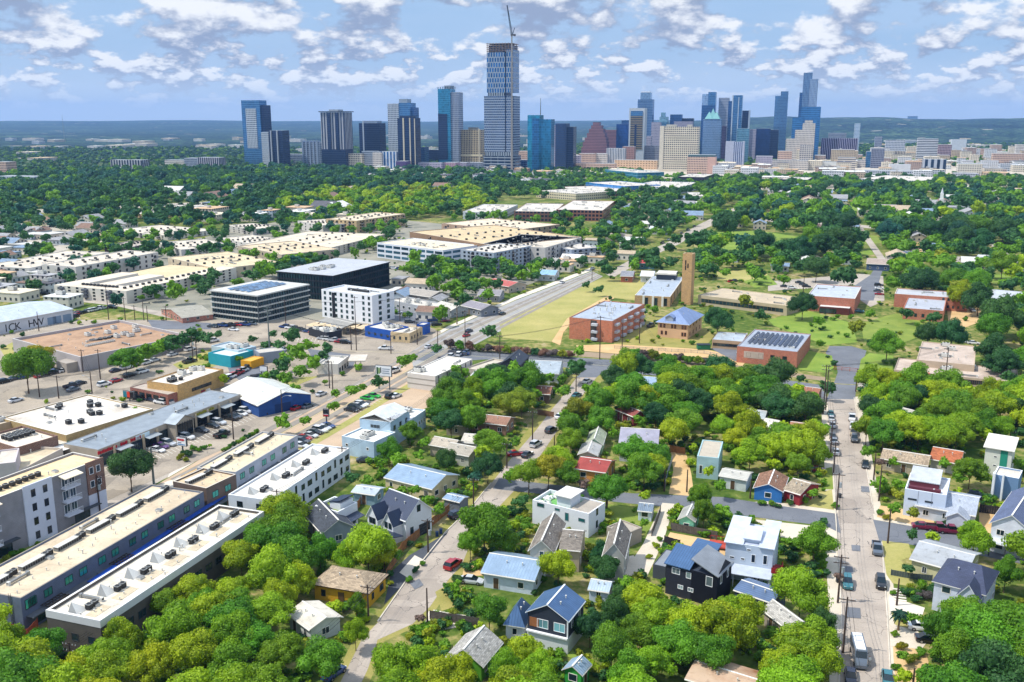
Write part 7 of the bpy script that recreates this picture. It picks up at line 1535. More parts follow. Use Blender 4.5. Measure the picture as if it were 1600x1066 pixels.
for x0, x1, yb_, yt_, m_, lb in [(1365,1376,248,214,GRY,'small grey tower left of the white terraced one'),(1360,1380,263,232,FC('#7f8494','#4a5068',2.6,3.4,.7,.6),'grey brown grid block below the small grey tower'),(1352,1361,262,237,BLU,'thin blue white block beside the grey grid block'),
    (1382,1412,250,219,WHB,'pale blue stepped office with dark top'),(1384,1414,254,236,FC('#cfc4ac','#5a5460',3,60,.5,1.2),'cream vertical ribbed block'),(1431,1463,254,217,FC('#ccd0d4','#303c50',60,3.4,1.1,.5),'white banded terraced tower with square cap'),(1464,1485,252,226,FC('#a08a90','#3a3448',3,3.4,.6,.55),'mauve grid office with pointed dark roof'),
    (1485,1508,246,218,mat('#bcc4cc'),'plain pale slab with one dark window strip'),(1441,1477,273,249,FC('#a9b0bc','#2c3c54',9,60,.5,1.2),'grey slab with dark vertical bands'),(1389,1422,272,257,mat('#c9ccd0'),'white box with teal glass centre'),(1350,1426,278,266,WHB,'wide white and glass office at the tree line'),
    (1495,1533,279,256,FC('#d2cdc0','#3a3e48',3.2,3.4,.5,.5),'white office with square punched windows'),(1534,1572,277,264,FC('#b9a8a0','#8a7a80',3,3,.6,.5),'low pinkish arcade building'),(1550,1600,262,240,TAN,'sandy terraced buildings at the right'),(1586,1606,246,226,IVO,'ivory block at the right edge'),(1510,1545,246,232,TAN,'low sandy institute below the hills'),
    (1540,1600,254,246,IVO,'long low ivory hall at the right'),(1562,1590,268,256,WHB,'white and teal apartment at the right'),(1420,1450,262,250,IVO,'cream mid block between grey slabs'),(1336,1352,262,250,IVO,'cream low block right of the parking block'),(1180,1206,262,244,LIL,'lilac low block below the navy box'),(1112,1150,272,262,TAN,'low tan shops right of the salmon hotel'),
    (904,930,262,240,TAN,'cream hotel under the ziggurat'),(928,948,262,240,IVO,'rounded cream block under the ziggurat'),(947,975,262,232,FC('#cfd0d2','#7a8494',3,60,.6,1.2),'white colonnaded block left of the brick one'),(972,990,260,229,FC('#a88078','#6a5458',3,3.4,.4,.5),'brick block with white top left of the framed tower'),
    (800,824,262,236,TAN,'tan low hall behind the dark glass hall'),(860,872,262,196,LIL,'narrow pale tower behind the mirror glass tower'),(838,860,268,252,IVO,'small ivory block at the foot of the mirror tower'),(900,960,266,255,TAN,'rows of tan vaulted roofs of the convention hall'),(960,1026,264,250,FC('#d8b898','#a5866c',5,4,.5,.4),'wide peach roofed convention hall'),
    (165,196,272,262,IVO,'low cream wing left of the ribbed apartment tower'),(174,199,270,250,STP,'left half of the cream ribbed apartments in the wood'),(199,223,272,250,STP,'right half of the cream ribbed apartments in the wood'),(289,312,268,247,GRY,'left half of the white ribbed slab in the wood'),(310,343,270,246,FC('#a9a8b0','#2c3858',4,60,.5,1.2),'right half of the white ribbed slab in the wood'),
    (-6,12,280,253,TAN,'tan tower cut by the left edge'),(0,55,290,275,FC('#b9c0cc','#4a5c7c',4,4,.5,.6),'pale apartment block at the left edge'),(258,290,262,250,IVO,'small ochre hall left of the white ribbed slab')]:
    T('office_block', lb, x0, x1, yb_, yt_, 20, m_)
hb = G(1415, 226); o = empty('hilltop_building', (hb.x*3.0, hb.y*3.0, 0), radians(-17), 'flat wide building on the crest of the right hand hills', 'building')
z_ = 96; mb = MB(); mb.box(0, 95, 0, 50, 40, 124, mat('#5c7c9c', .6, .1)); mb.build('body', o); mb = MB(); mb.box(-4, 99, -4, 54, 124, 127, mat('#4a6a88')); mb.build('roof', o)
# slender light mast on the left horizon
g_ = G(101, 222); o = empty('radio_mast', (g_.x, g_.y, 0), 0, 'slender radio mast on the left horizon', 'mast'); mb = MB(); mb.tube([(0,0,0),(0,0,HT(101,222,180))], [1.2,.5], mat('#8a949c'), 5); mb.build('mast', o)
# ------------------------------------------------------------------ small houses and sheds between the trees, low roofs at the foot of downtown
def filler(poly_px, n, w0, w1, h0, h1, roofs, where, group, gab=.6, walls_=('#c9c4b8','#b9b0a0','#a9b4bc','#d4d0c8')):
    poly = [tuple(G(*p).to_2d()) for p in poly_px]; xs = [p[0] for p in poly]; ys = [p[1] for p in poly]; k = 0; tries = 0
    while k < n and tries < n*30:
        tries += 1; x = random.uniform(min(xs), max(xs)); y = random.uniform(min(ys), max(ys))
        if not inpoly(x, y, poly) or any(b0 < x < b2 and b1 < y < b3 and inpoly(x, y, pl) for b0, b1, b2, b3, pl in FB): continue
        L = random.uniform(w0, w1); W = L*random.uniform(.55, .9); h = random.uniform(h0, h1); yaw = radians(random.choice((-17, 73))+random.uniform(-3, 3))
        cn, rc = random.choice(list(roofs.items())); wl = random.choice(walls_)
        gabled = random.random() < gab
        o = empty('small_house' if gab > .3 else 'low_building', (x, y, 0), yaw, ('small house with %s %s' if gab > .3 else 'low block with %s %s') % (cn+(' gabled roof' if gabled else ' flat roof'), where), 'house' if gab > .3 else 'building', group)
        wm = facade(wl, '#39424c', 3.2, 3.2, .4, .45, metal=.2); rm = shingle(rc, .15) if gab > .3 else mat(rc, .8, .2)
        mb = MB()
        if gabled: walls_gable(mb, L, W, h, W*.22, 'x', wm); mb.build('wall', o); gable_roof(L, W, h, W*.22, 'x', .4, rm, mat('#c9c4b8')).build('roof', o)
        else:
            mb.box(0, L, 0, W, 0, h, wm); mb.build('wall', o); mb = MB(); mb.box(-.2, L+.2, -.2, W+.2, h+.003, h+.35, rm); mb.build('roof', o)
            if gab < .3: newobj('rooftop_air_unit', hvac_mesh(1), o, (L*.4, W*.5, h+.35), 0, (1.5, 1.5, 1.5))
        P2 = Vector((x, y)); f = footprint(P2, yaw, L, W, 1.8 if gab > .3 else 1); FOOT.append(f); xx = [p[0] for p in f]; yy = [p[1] for p in f]; FB.append((min(xx), min(yy), max(xx), max(yy), f)); k += 1
prep_block()
RC = {'grey': '#9a9a9c', 'white': '#d0cfca', 'tan': '#b8a68c', 'brown': '#84695a', 'blue grey': '#7d93ab'}
filler([(-40,345),(165,348),(180,372),(100,392),(-40,400)], 26, 11, 20, 3, 4.5, RC, 'on the street grid at the far left', 'houses at the far left')
filler([(-40,400),(20,405),(90,440),(-40,470)], 8, 10, 16, 3, 4.5, RC, 'left of the cream apartments', 'houses left of the cream apartments')
filler([(380,330),(470,300),(760,290),(740,318),(640,335),(520,330),(430,342)], 28, 12, 26, 3, 5, RC, 'in the yellow green wood before the skyline', 'houses in the yellow green wood')
filler([(-40,300),(380,285),(380,320),(-40,340)], 20, 14, 28, 3, 6, RC, 'deep in the left wood', 'houses in the left wood')
filler([(960,310),(1090,310),(1110,330),(1060,350),(960,350)], 18, 11, 20, 3, 5, RC, 'between the brick offices and the park', 'houses beside the park')
filler([(915,380),(960,355),(1050,358),(1000,392),(960,410)], 8, 9, 14, 3, 4.5, RC, 'by the far end of the diagonal street', 'houses by the diagonal street')
filler([(1200,300),(1640,300),(1640,350),(1400,352),(1220,325)], 42, 12, 26, 4.5, 7, RC, 'scattered in the right hand wood', 'houses in the right hand wood')
filler([(1380,395),(1640,395),(1640,440),(1400,425)], 7, 10, 15, 3, 4.5, RC, 'on the right hand slope', 'houses on the slope')
RD = {'cream': '#d8ccb4', 'white': '#d9d9d6', 'sand': '#c9a884', 'grey': '#a9a9ac', 'dark': '#5a5a60'}
filler([(1110,266),(1250,262),(1600,250),(1700,262),(1700,288),(1350,288),(1130,292)], 120, 16, 36, 5, 17, RD, 'at the foot of the right hand towers', 'low blocks at the foot of downtown', 0, ('#cfc6b4','#b9a890','#c9ccd0','#a99488'))
filler([(560,270),(1000,270),(1050,285),(960,300),(830,292),(560,284)], 50, 14, 34, 4, 12, RD, 'between the tallest tower and the brick offices', 'low blocks before the tallest tower', 0, ('#cfc6b4','#b9a890','#c9ccd0','#b08870'))
filler([(1220,250),(1700,238),(1700,250),(1240,258)], 60, 18, 45, 8, 30, RD, 'behind the low right hand blocks', 'blocks below the right hand hills', 0, ('#cfc6b4','#b9a890','#c9ccd0','#a99488'))
filler([(-60,262),(380,256),(380,216),(-60,220)], 26, 25, 70, 5, 11, {'white': '#e0ddd4', 'sand': '#d0b48c', 'cream': '#dcd0b4'}, 'far off in the plain at the left', 'far pale roofs at the left', 0)
filler([(420,250),(830,250),(830,212),(420,212)], 34, 25, 80, 5, 13, {'white': '#e0ddd4', 'sand': '#d0b48c', 'grey': '#a9a9ac'}, 'far off behind the skyline towers', 'far pale roofs behind the towers', 0)
filler([(860,250),(1640,238),(1640,215),(860,220)], 36, 25, 80, 6, 14, {'white': '#e0ddd4', 'sand': '#d0b48c'}, 'at the base of the far hills', 'far pale roofs at the hills', 0)

filler([(610,440),(700,470),(760,470),(690,505),(640,500),(610,470)], 7, 9, 15, 3, 4.5, RC, 'behind the cobalt blue bar', 'houses behind the cobalt blue bar')
filler([(-40,430),(60,440),(110,470),(60,485),(-40,480)], 9, 12, 22, 3.5, 6, RD, 'above the pale metal warehouse', 'low blocks above the pale metal warehouse', .1)
filler([(250,340),(470,330),(640,338),(660,350),(400,352),(330,350)], 12, 14, 30, 5, 9, RD, 'at the upper edge of the cream apartments', 'low blocks above the cream apartments', .1)
filler([(830,395),(925,392),(930,412),(840,432)], 6, 10, 18, 3, 5, RD, 'beside the colourful apartments', 'low blocks beside the colourful apartments', .1)
filler([(1100,405),(1340,405),(1340,425),(1110,425)], 6, 9, 14, 3, 4, RC, 'between the park and the school', 'houses between the park and the school')

filler([(1110,330),(1400,352),(1640,352),(1640,398),(1400,395),(1120,395)], 12, 10, 18, 3.5, 6, RC, 'in the trees above the school', 'houses in the trees above the school')
# ================================================================== TREES
exec_trees = """375 862 40 0;405 842 42 1;440 850 40 1;455 872 40 1;425 895 42 0;500 862 30 1;575 848 46 0;545 868 28 0;600 862 28 0;300 917 38 0;257 942 28 1;190 990 35 0;275 982 42 0;320 945 30 1;362 925 30 0;362 995 42 0;300 1022 45 0;237 1037 40 0;162 1027 38 0;112 1052 30 0;70 1007 36 1;15 1007 30 0;362 1042 40 1;392 1000 35 1;420 958 34 0;440 1012 40 1;505 1030 40 1;462 907 27 0;437 935 28 0;555 985 26 0;556 942 22 1;520 945 18 0;615 1040 42 0;660 1045 40 0;712 1055 30 0;790 1042 34 0;765 948 38 1;712 915 17 1;655 966 11 5;668 988 13 4;757 820 46 1;735 845 26 1;790 845 26 1;622 865 17 1;872 882 32 0;858 862 16 4;940 862 22 2;945 885 28 2;978 912 18 1;968 940 26 2;1005 932 40 0;1025 958 42 0;1075 968 42 0;1130 978 48 0;1150 950 36 0;1055 1000 44 1;1112 1015 46 1;1172 962 28 0;922 978 28 2;955 1012 38 1;962 965 28 2;1000 985 32 1;1018 1035 34 0;985 1052 30 1;820 1017 36 0;840 1052 30 0;1272 848 34 1;1232 845 16 1;1310 900 9 5;1252 918 48 0;1285 972 22 2;1252 1002 46 0;1222 1035 42 0;1286 1035 30 0;1425 836 13 2;1458 838 14 0;1523 837 30 0;1418 886 15 2;1572 893 28 2;1508 955 42 1;1475 978 36 1;1537 1000 50 2;1490 1022 40 2;1575 962 38 1;1592 1030 34 2;1412 1024 12 1;1500 1062 28 0;1560 1056 33 1;1412 1058 16 0;202 728 37 2;210 645 15 1;96 683 6 1;40 572 40 1;58 555 22 4;327 690 6 1;350 592 11 0;462 608 12 1;550 610 16 1;567 605 10 1;520 635 13 1;442 660 17 1;475 658 11 1;435 620 12 2;592 597 13 2;507 592 6 1;415 587 9 1;630 565 16 1;642 560 10 1;690 630 24 1;726 627 24 1;705 658 27 2;740 645 18 1;640 672 24 1;607 702 24 1;622 715 20 1;595 722 18 1;663 690 16 1;655 712 13 1;697 717 22 2;765 690 26 1;757 708 20 0;742 745 14 3;550 745 20 2;575 752 14 1;645 766 14 1;670 780 18 1;685 797 14 1;782 602 27 1;797 632 25 4;745 592 16 2;762 727 24 2;796 745 16 1;822 592 28 1;815 625 24 4;833 615 16 1;900 576 20 2;858 590 13 1;878 592 11 1;880 612 14 1;902 642 26 4;895 668 26 1;892 688 22 1;925 612 20 1;937 627 24 1;806 692 11 1;962 590 22 2;990 620 30 1;1012 624 26 0;1057 588 26 1;1100 590 26 1;1125 588 26 0;1132 610 26 1;1065 617 25 2;1095 627 25 2;1150 622 28 1;1025 642 25 2;1070 660 30 1;1052 674 26 0;1190 620 22 1;1170 665 28 0;1132 665 27 0;1150 682 26 0;1172 710 26 0;960 675 15 1;1000 655 18 1;1007 697 20 0;987 707 26 1;1025 710 22 1;1007 732 30 1;1084 700 10 0;1080 722 11 0;950 762 34 1;857 732 30 4;826 737 32 1;882 742 22 1;815 782 20 2;912 755 15 5;1007 775 12 0;1095 772 22 1;1100 798 24 1;1130 797 18 1;1125 760 17 1;1107 737 13 0;1007 817 9 1;1125 575 24 2;1185 582 20 2;1215 585 30 2;1295 607 17 2;1215 635 28 2;1260 638 30 2;1222 668 15 0;1282 671 18 1;1215 700 28 0;1250 697 30 0;1272 702 26 1;1210 724 18 0;1247 722 26 1;1250 592 9 2;1270 771 11 1;1357 612 18 2;1365 638 26 2;1355 667 24 0;1380 678 28 1;1415 624 24 1;1437 618 22 2;1407 665 28 0;1437 670 30 0;1470 677 32 0;1495 677 28 0;1470 641 25 1;1500 643 25 1;1532 648 25 1;1492 620 18 1;1565 631 24 1;1592 642 22 2;1565 667 22 0;1542 678 18 0;1598 673 16 2;1355 706 13 1;1375 722 11 5;1396 722 11 1;1375 756 16 1;1405 756 17 1;1402 773 12 4;1397 795 14 1;1427 802 13 4;1517 730 30 1;1500 745 18 1;1534 744 18 1;1497 771 11 0;1592 722 16 1;1475 724 12 1;1255 475 22 2;1280 502 11 1;1335 512 17 4;1282 537 9 1;1387 537 28 1;1417 490 14 2;1460 496 16 2;1450 522 22 2;1487 522 26 2;1562 490 36 2;1552 512 26 1;1550 548 28 2;1325 432 20 2;1400 442 17 1;1437 441 26 2;1497 450 20 4;1225 437 14 1;1472 402 18 4;1360 490 9 1;950 422 15 2;917 445 9 2;937 452 9 2;1122 500 24 2;1165 470 18 4;1190 493 13 2;975 502 14 1;1000 488 13 2;1022 483 9 1;1080 376 17 2;1047 388 13 2;1015 398 18 2;905 550 15 1;462 550 20 1;482 540 14 1;442 572 18 2;512 545 14 2;455 525 16 2;415 540 12 2;640 492 9 2;692 490 10 1;682 545 11 2;765 518 15 2;195 560 24 1;222 552 18 1;245 545 17 1;275 532 20 2;305 525 18 2;320 528 16 2;110 436 13 2;220 465 7 1;245 463 7 1;262 459 7 2;280 454 6 4;305 448 7 1;1598 560 22 1;1575 590 16 2;430 588 14 2;448 592 16 1;470 580 18 1;490 568 16 1;506 556 14 2;446 562 16 1;436 540 13 2;426 522 11 2;470 556 15 1;208 564 17 1;232 552 17 1;260 541 17 2;290 531 17 2;340 523 10 2;372 560 8 1;395 530 9 2;560 575 9 1;525 615 12 1;1097 371 19 2;1133 353 21 2;1056 374 15 2;943 389 15 1;1216 386 19 2;1187 377 21 2;1252 389 21 2;1288 383 23 2;1276 418 21 2;1216 408 15 1;1311 430 17 2;1323 347 21 2;1347 371 17 2;1264 347 19 2;1222 353 19 2;1157 335 19 2;1181 430 13 1;1133 426 11 1;1115 420 13 2;1496 460 22 0;1567 412 23 1;1538 377 21 2;1502 371 21 2;1454 359 23 2;1419 353 19 2;1567 567 30 2;1060 345 14 2;1030 352 13 2;985 350 14 2;960 360 15 2;935 365 14 2;905 350 12 2;1090 325 15 1"""
trees(exec_trees)
for T_ in TREES:
    if T_['px'] > 1440 and T_['py'] > 880 and T_['t'] == 2: T_['t'] = 1
    if T_['s'] > 14 and hides(T_['x'], T_['y'], T_['R'], .7): T_['R'] *= .84; T_['hc'] *= .9
    grid_add(T_)
prep_block()
# zones filled between the hand placed ones, nearest first
def noise_ok(x, y): return sin(x*.13+1)*sin(y*.11)+sin(x*.31+y*.27)*.5 > -.35
Z = [
 ([(20,400),(330,345),(470,332),(640,345),(600,400),(470,430),(320,470),(250,500),(100,470),(20,430)], 500, 3.5, 6, {2:6,1:4,3:2}, 'among the cream apartments'),
 ([(700,340),(900,345),(930,400),(860,440),(830,430),(830,380),(700,345)], 120, 3.5, 6, {2:5,1:4}, 'by the colourful apartments'),
 ([(860,560),(1290,600),(1300,800),(1130,770),(985,768),(840,750),(880,640),(930,590)], 260, 3.2, 5.5, {0:4,1:5,2:1}, 'in the centre blocks'),
 ([(700,570),(905,590),(800,715),(735,795),(700,800),(590,760),(560,740),(660,660)], 160, 3, 5, {1:5,2:2,0:1}, 'by the centre-left street'),
 ([(-40,1190),(-40,990),(110,1000),(420,830),(560,820),(560,950),(540,1020),(490,1120)], 200, 3.5, 5.5, {0:6,1:3}, 'in the lower left grove'),
 ([(600,1190),(620,1010),(740,990),(900,1060),(1000,1000),(1230,960),(1310,1000),(1320,1190)], 160, 3.5, 5.5, {0:5,1:4}, 'in the lower grove'),
 ([(1400,1190),(1450,1000),(1480,930),(1660,900),(1700,1190)], 90, 3.5, 6, {1:4,2:4}, 'in the lower right corner'),
 ([(1340,610),(1600,640),(1700,700),(1600,700),(1500,700),(1380,700),(1345,690)], 90, 3.5, 5.5, {0:5,1:4}, 'right of the long street'),
 ([(640,520),(700,480),(640,440),(640,415),(730,425),(830,430),(900,400),(920,420),(780,470),(700,510)], 260, 3.5, 6, {1:4,2:6}, 'left of the diagonal street'),
 ([(1380,390),(1700,390),(1700,560),(1600,560),(1520,490),(1400,450)], 420, 4, 7, {1:5,2:5,0:1}, 'on the right hand slope'),
 ([(1080,400),(1340,400),(1340,440),(1200,445),(1100,440),(1085,430)], 170, 4, 6.5, {1:3,2:6}, 'in the park'),
 ([(960,350),(1095,350),(1040,390),(1010,400),(1060,430),(960,435),(925,425),(905,380)], 200, 4, 6, {1:3,2:6}, 'beside the far street'),
 ([(1090,300),(1700,300),(1700,400),(1380,405),(1090,405),(1110,350)], 2600, 4.5, 10.5, {1:5,2:7,3:2,0:1}, 'in the park'),
 ([(-60,395),(-60,450),(110,440),(100,425),(20,425),(10,400)], 100, 4, 6.5, {2:6,3:3}, 'at the left edge'),
 ([(-60,340),(-60,400),(180,375),(340,350),(460,345),(480,335)], 520, 4, 7, {2:6,3:3,1:1}, 'in the left wood'),
 ([(340,500),(160,470),(100,450),(20,440),(-60,450),(-60,480),(100,466)], 60, 3.5, 5, {2:6}, 'by the cream apartments'),
 ([(470,430),(440,410),(330,405),(330,430),(400,450)], 60, 3.5, 5.5, {1:5,2:4}, 'beside the black office'),
 ([(520,300),(740,300),(770,330),(640,345),(520,338),(460,340),(430,330)], 1400, 3.5, 8, {1:5,2:3,4:1,0:5}, 'in the yellow green wood'),
 ([(740,290),(850,290),(1000,305),(1110,300),(1080,350),(960,350),(960,312),(810,312),(740,320)], 900, 4.5, 7, {1:2,2:7}, 'in the middle wood'),
 ([(-100,280),(380,268),(800,274),(820,300),(520,305),(430,345),(-100,350)], 5200, 3.5, 10, {2:8,3:5,1:2}, 'in the left wood'),
 ([(780,280),(1100,284),(1300,280),(1700,285),(1700,305),(1100,300),(850,295)], 1500, 5, 8, {2:6,1:4}, 'below downtown'),
 ([(820,268),(1000,268),(1000,285),(780,285)], 200, 5, 7, {2:6,1:4}, 'below downtown'),
]
for poly, n, r0, r1, tw, zn in Z: scatter(poly, int(n*1.6), r0, r1, tw, .5, zone=zn)
# far belts, small crowns seen as texture
FAR = []
def far_belt(y0, y1, x0, x1, n, r0, r1, tints):
    for _ in range(n):
        v = random.uniform(1/(y0-HY), 1/(y1-HY)); y = HY+1/v; x = random.uniform(x0, x1); p = G(x, y)
        if random.random() < .25: continue
        if not blocked(p.x, p.y, 5): FAR.append((p.x, p.y, random.uniform(r0, r1), random.choice(tints)))
far_belt(272, 232, -150, 830, 6500, 6, 10, [2,2,3,3,1]); far_belt(262, 226, 830, 1750, 5500, 6, 10, [2,2,3,1,1])
TREES.sort(key=lambda T: -T['s'])
IND, REST = TREES[:300], TREES[300:]
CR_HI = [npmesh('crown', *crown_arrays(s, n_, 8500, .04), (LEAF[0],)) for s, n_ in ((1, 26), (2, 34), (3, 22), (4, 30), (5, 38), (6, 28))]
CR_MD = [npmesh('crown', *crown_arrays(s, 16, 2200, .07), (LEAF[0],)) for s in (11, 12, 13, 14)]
TRK = [trunk_mesh(s) for s in (1, 2, 3)]
TCOL = ['bright yellow green', 'mid green', 'dark green', 'blue green', 'yellowing olive', 'rust tinged']
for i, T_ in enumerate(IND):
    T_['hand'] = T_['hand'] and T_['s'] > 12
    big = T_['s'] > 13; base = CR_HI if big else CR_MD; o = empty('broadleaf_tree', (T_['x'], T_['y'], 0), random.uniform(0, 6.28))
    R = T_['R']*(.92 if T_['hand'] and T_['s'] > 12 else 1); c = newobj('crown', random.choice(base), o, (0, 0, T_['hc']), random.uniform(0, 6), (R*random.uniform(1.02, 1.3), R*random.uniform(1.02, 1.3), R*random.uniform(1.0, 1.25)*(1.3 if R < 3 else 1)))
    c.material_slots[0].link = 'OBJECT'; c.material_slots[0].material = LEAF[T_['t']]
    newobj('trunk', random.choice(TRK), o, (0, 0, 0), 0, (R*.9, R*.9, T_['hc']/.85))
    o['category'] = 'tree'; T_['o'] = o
# everything past the three hundred largest: one woodland object
def bulk(items, protos, name, label):
    Vs, Fs, Ts, Ls, MI = [], [], [], [], []; off = 0; mq = []; mt = []
    for (x, y, z, R, t, sz) in items:
        V_, Q_, T3_, L_ = protos[random.randrange(len(protos))]
        a_ = random.uniform(0, 6.28); ca, sa = cos(a_), sin(a_)
        W_ = np.empty_like(V_); e_ = random.uniform(.8, 1.3); W_[:, 0] = (V_[:, 0]*ca*e_-V_[:, 1]*sa)*R+x; W_[:, 1] = (V_[:, 0]*sa*e_+V_[:, 1]*ca)*R+y; W_[:, 2] = V_[:, 2]*R*sz+z
        Vs.append(W_); Fs.append(Q_+off); Ts.append(T3_+off); Ls.append(np.clip(L_*.7+random.uniform(-.1, .4), 0, 1)); off += len(V_); mq.append(np.full(len(Q_), t)); mt.append(np.full(len(T3_), t))
    me = npmesh(name, np.concatenate(Vs), np.concatenate(Fs), np.concatenate(Ts), np.concatenate(Ls), LEAF)
    me.polygons.foreach_set('material_index', np.concatenate(mq+mt).astype(np.int32)); me.update()
    o = bpy.data.objects.new(name, me); C.objects.link(o); o['kind'] = 'stuff'; o['label'] = label; o['category'] = 'woodland'; return o
near_ = [T_ for T_ in REST if T_['s'] > 6.5]; far_ = [T_ for T_ in REST if T_['s'] <= 6.5]
PM = [crown_arrays(s, 8, 230, .15, ragged=.2) for s in (21, 22, 23, 24, 25)]; PF = [crown_arrays(s, 4, 60, .26, ragged=.2) for s in (31, 32, 33, 34)]
print('TREES', len(TREES), 'near', len(near_), 'far', len(far_), 'FAR', len(FAR), 'min ind', IND[-1]['s'])
allb = [(T_['x'], T_['y'], T_['hc'], T_['R'], T_['t'], random.uniform(.8, 1.15)) for T_ in near_]
o = bulk(allb, PM, 'woodland', 'mass of green trees filling the middle distance between the buildings')
o2 = bulk([(T_['x'], T_['y'], T_['R']*.9, T_['R'], T_['t'], random.uniform(.8, 1.1)) for T_ in far_], PF, 'distant_woodland', 'dark green mass of small trees before and around the skyline')
fl = [crown_arrays(s, 2, 10, .4, core=True) for s in (41, 42, 43)]
o3 = bulk([(x, y, r*.5, r, t, .8) for x, y, r, t in FAR], fl, 'far_tree_cover', 'far green tree cover beyond the towers')

# low undergrowth in the yards
UG = []; ugz = [([(860,560),(1290,600),(1300,800),(1130,770),(985,768),(760,750),(880,640)], 900), ([(700,570),(905,590),(720,800),(590,770),(560,740)], 500), ([(-40,1190),(-40,1000),(110,1000),(420,840),(560,830),(620,900),(520,1120)], 420),
 ([(640,960),(780,780),(1300,820),(1310,1190),(560,1190)], 900), ([(1345,610),(1700,640),(1700,1190),(1410,1190),(1380,800)], 900), ([(640,420),(900,400),(930,420),(700,500),(600,500)], 300), ([(0,500),(640,500),(640,540),(400,640),(0,640)], 160), ([(900,400),(1700,400),(1700,600),(900,545)], 700), ([(20,400),(640,345),(640,480),(200,480)], 300)]
for poly, n in ugz:
    pw = [tuple(G(*p).to_2d()) for p in poly]; xs = [p[0] for p in pw]; ys = [p[1] for p in pw]
    for _ in range(n*3):
        x, y = random.uniform(min(xs), max(xs)), random.uniform(min(ys), max(ys)); R = random.uniform(.45, 1.7)
        if inpoly(x, y, pw) and not blocked(x, y, .3) and noise_ok(x, y): UG.append((x, y, R*.55, R, random.choice((1,1,2,0,4,1,2)), random.uniform(.7, 1.1)))
        if len(UG) > 9000: break
print('UG', len(UG))
bulk(UG, [crown_arrays(s, 5, 150, .2, ragged=.3) for s in (51, 52, 53)], 'undergrowth', 'low shrubs and weeds growing through the yards and verges')
# ================================================================== PLANTS, STREET THINGS
def shrub_obj(x, y, r, t, name='shrub', cat='shrub', label=None, zs=1.0, high=False):
    hc = 1.0
    for _ in range(3): p = G(x, y, hc); R = r*PX(p)[2]/F; hc = R*.75*zs
    p = G(x, y, hc); o = empty(name, (p.x, p.y, 0), random.uniform(0, 6), label, cat)
    c = newobj('foliage', random.choice(CR_MD), o, (0, 0, hc), 0, (R*1.15, R*1.15, R*1.15*zs)); c.material_slots[0].link = 'OBJECT'; c.material_slots[0].material = LEAF[t]
    return dict(o=o, px=x, py=y, t=t, x=p.x, y=p.y, s=r)
SHR = []
def shr(s, t=1):
    for q in s.split(';'):
        v = [float(w) for w in q.split()]; SHR.append(shrub_obj(v[0], v[1], v[2], int(v[3]) if len(v) > 3 else t))
shr('703 538 9 5;718 540 9 1;733 541 9 5;748 543 9 4;763 544 9 5;778 545 9 5;793 546 9 4;808 547 9 5;822 549 9 5;836 550 9 2;850 551 9 5;864 552 9 5;878 553 9 4;890 554 8 5')
shr('978 553 10 4;992 553 11 1;1006 556 10 5;1020 556 11 4;1034 558 9 1;1048 560 9 4;1062 560 9 5;1076 562 9 1;1090 563 9 4;1104 564 8 5')
shr('352 702 5 1;359 698 5 1;366 694 5 2;373 690 5 1;380 686 5 1;387 682 5 2;394 678 5 1;401 674 5 1;292 708 8 2;302 700 6 1;310 703 5 1;318 699 5 1;282 714 6 4;290 718 5 4;350 682 4 2;380 672 3 2')
shr('535 584 5 1;488 612 4 2;945 818 8 1;958 818 8 1;971 820 8 1;984 822 8 1;997 826 8 1;850 905 7 1;870 912 7 2;810 908 8 1;835 925 6 2;935 935 8 4;945 945 7 4;770 905 6 2;715 905 9 2;700 918 8 1;1305 790 6 1;1255 780 9 1;1235 785 6 2;1205 786 6 1;1190 785 6 1;1215 790 5 2')
shr('1430 926 9 2;1445 930 10 5;1458 925 9 2;1440 918 6 1;1395 926 5 1;1465 806 8 2;1480 804 6 1;1398 990 6 1;1410 1010 8 4;1425 1030 9 4;1440 1018 8 1;1400 1042 7 1;1475 817 5 2;1545 790 5 1;1590 812 6 0;30 838 6 2;45 832 5 2;60 850 5 1;90 826 5 2;105 818 4 2;118 822 5 1;20 865 7 1;10 872 7 4;130 808 4 2;35 860 5 1')
shr('640 905 6 1;650 890 6 2;660 880 5 1;655 852 5 4;640 850 6 2;700 975 7 1;715 978 6 1;690 980 6 2;1060 805 4 1;1052 815 5 4;1045 825 4 4;1030 842 5 1;1025 852 6 0;1015 870 5 0;800 832 6 2;935 765 6 2;905 778 7 1;1375 800 6 1;1385 808 6 4;590 745 6 1;600 738 6 2;655 850 5 1;820 640 6 1;840 632 7 2;860 620 5 1;740 630 6 1')
def shuf(lst):
    pass
# palms
def palm(x, yb, yt, r, label):
    p = G(x, yb); H = HT(x, yb, yt); R = r*PX(p)[2]/F; o = empty('palm_tree', (p.x, p.y, 0), 0, label, 'palm'); mb = MB(); mb.tube([(0,0,0),(.1,0,H*.5),(0,0,H)], [.28,.2,.18], mat('#7a6a54', .9, .3, 2), 8); mb.build('trunk', o)
    mb = MB(); lm = LEAF[3]
    for k in range(38):
        a = k*2.4; el = random.uniform(-.3, 1.3); pts = []
        for i in range(5):
            t = i/4; pts.append(Vector((cos(a)*R*t*cos(el*(1-t*.5)), sin(a)*R*t*cos(el*(1-t*.5)), H+R*(sin(el)*t-.75*t*t))))
        for i in range(4):
            d = (pts[i+1]-pts[i]).normalized(); n = d.cross(Vector((0,0,1))).normalized()*R*(.16, .24, .2, .1)[i]; n2 = d.cross(Vector((0,0,1))).normalized()*R*(.24, .2, .1, .01)[i]
            dz = Vector((0,0,-.1*R))
            mb.face([pts[i], pts[i+1], pts[i+1]+n2+dz, pts[i]+n+dz], lm); mb.face([pts[i+1], pts[i], pts[i]-n+dz, pts[i+1]-n2+dz], lm)
    mb.build('fronds', o); return o
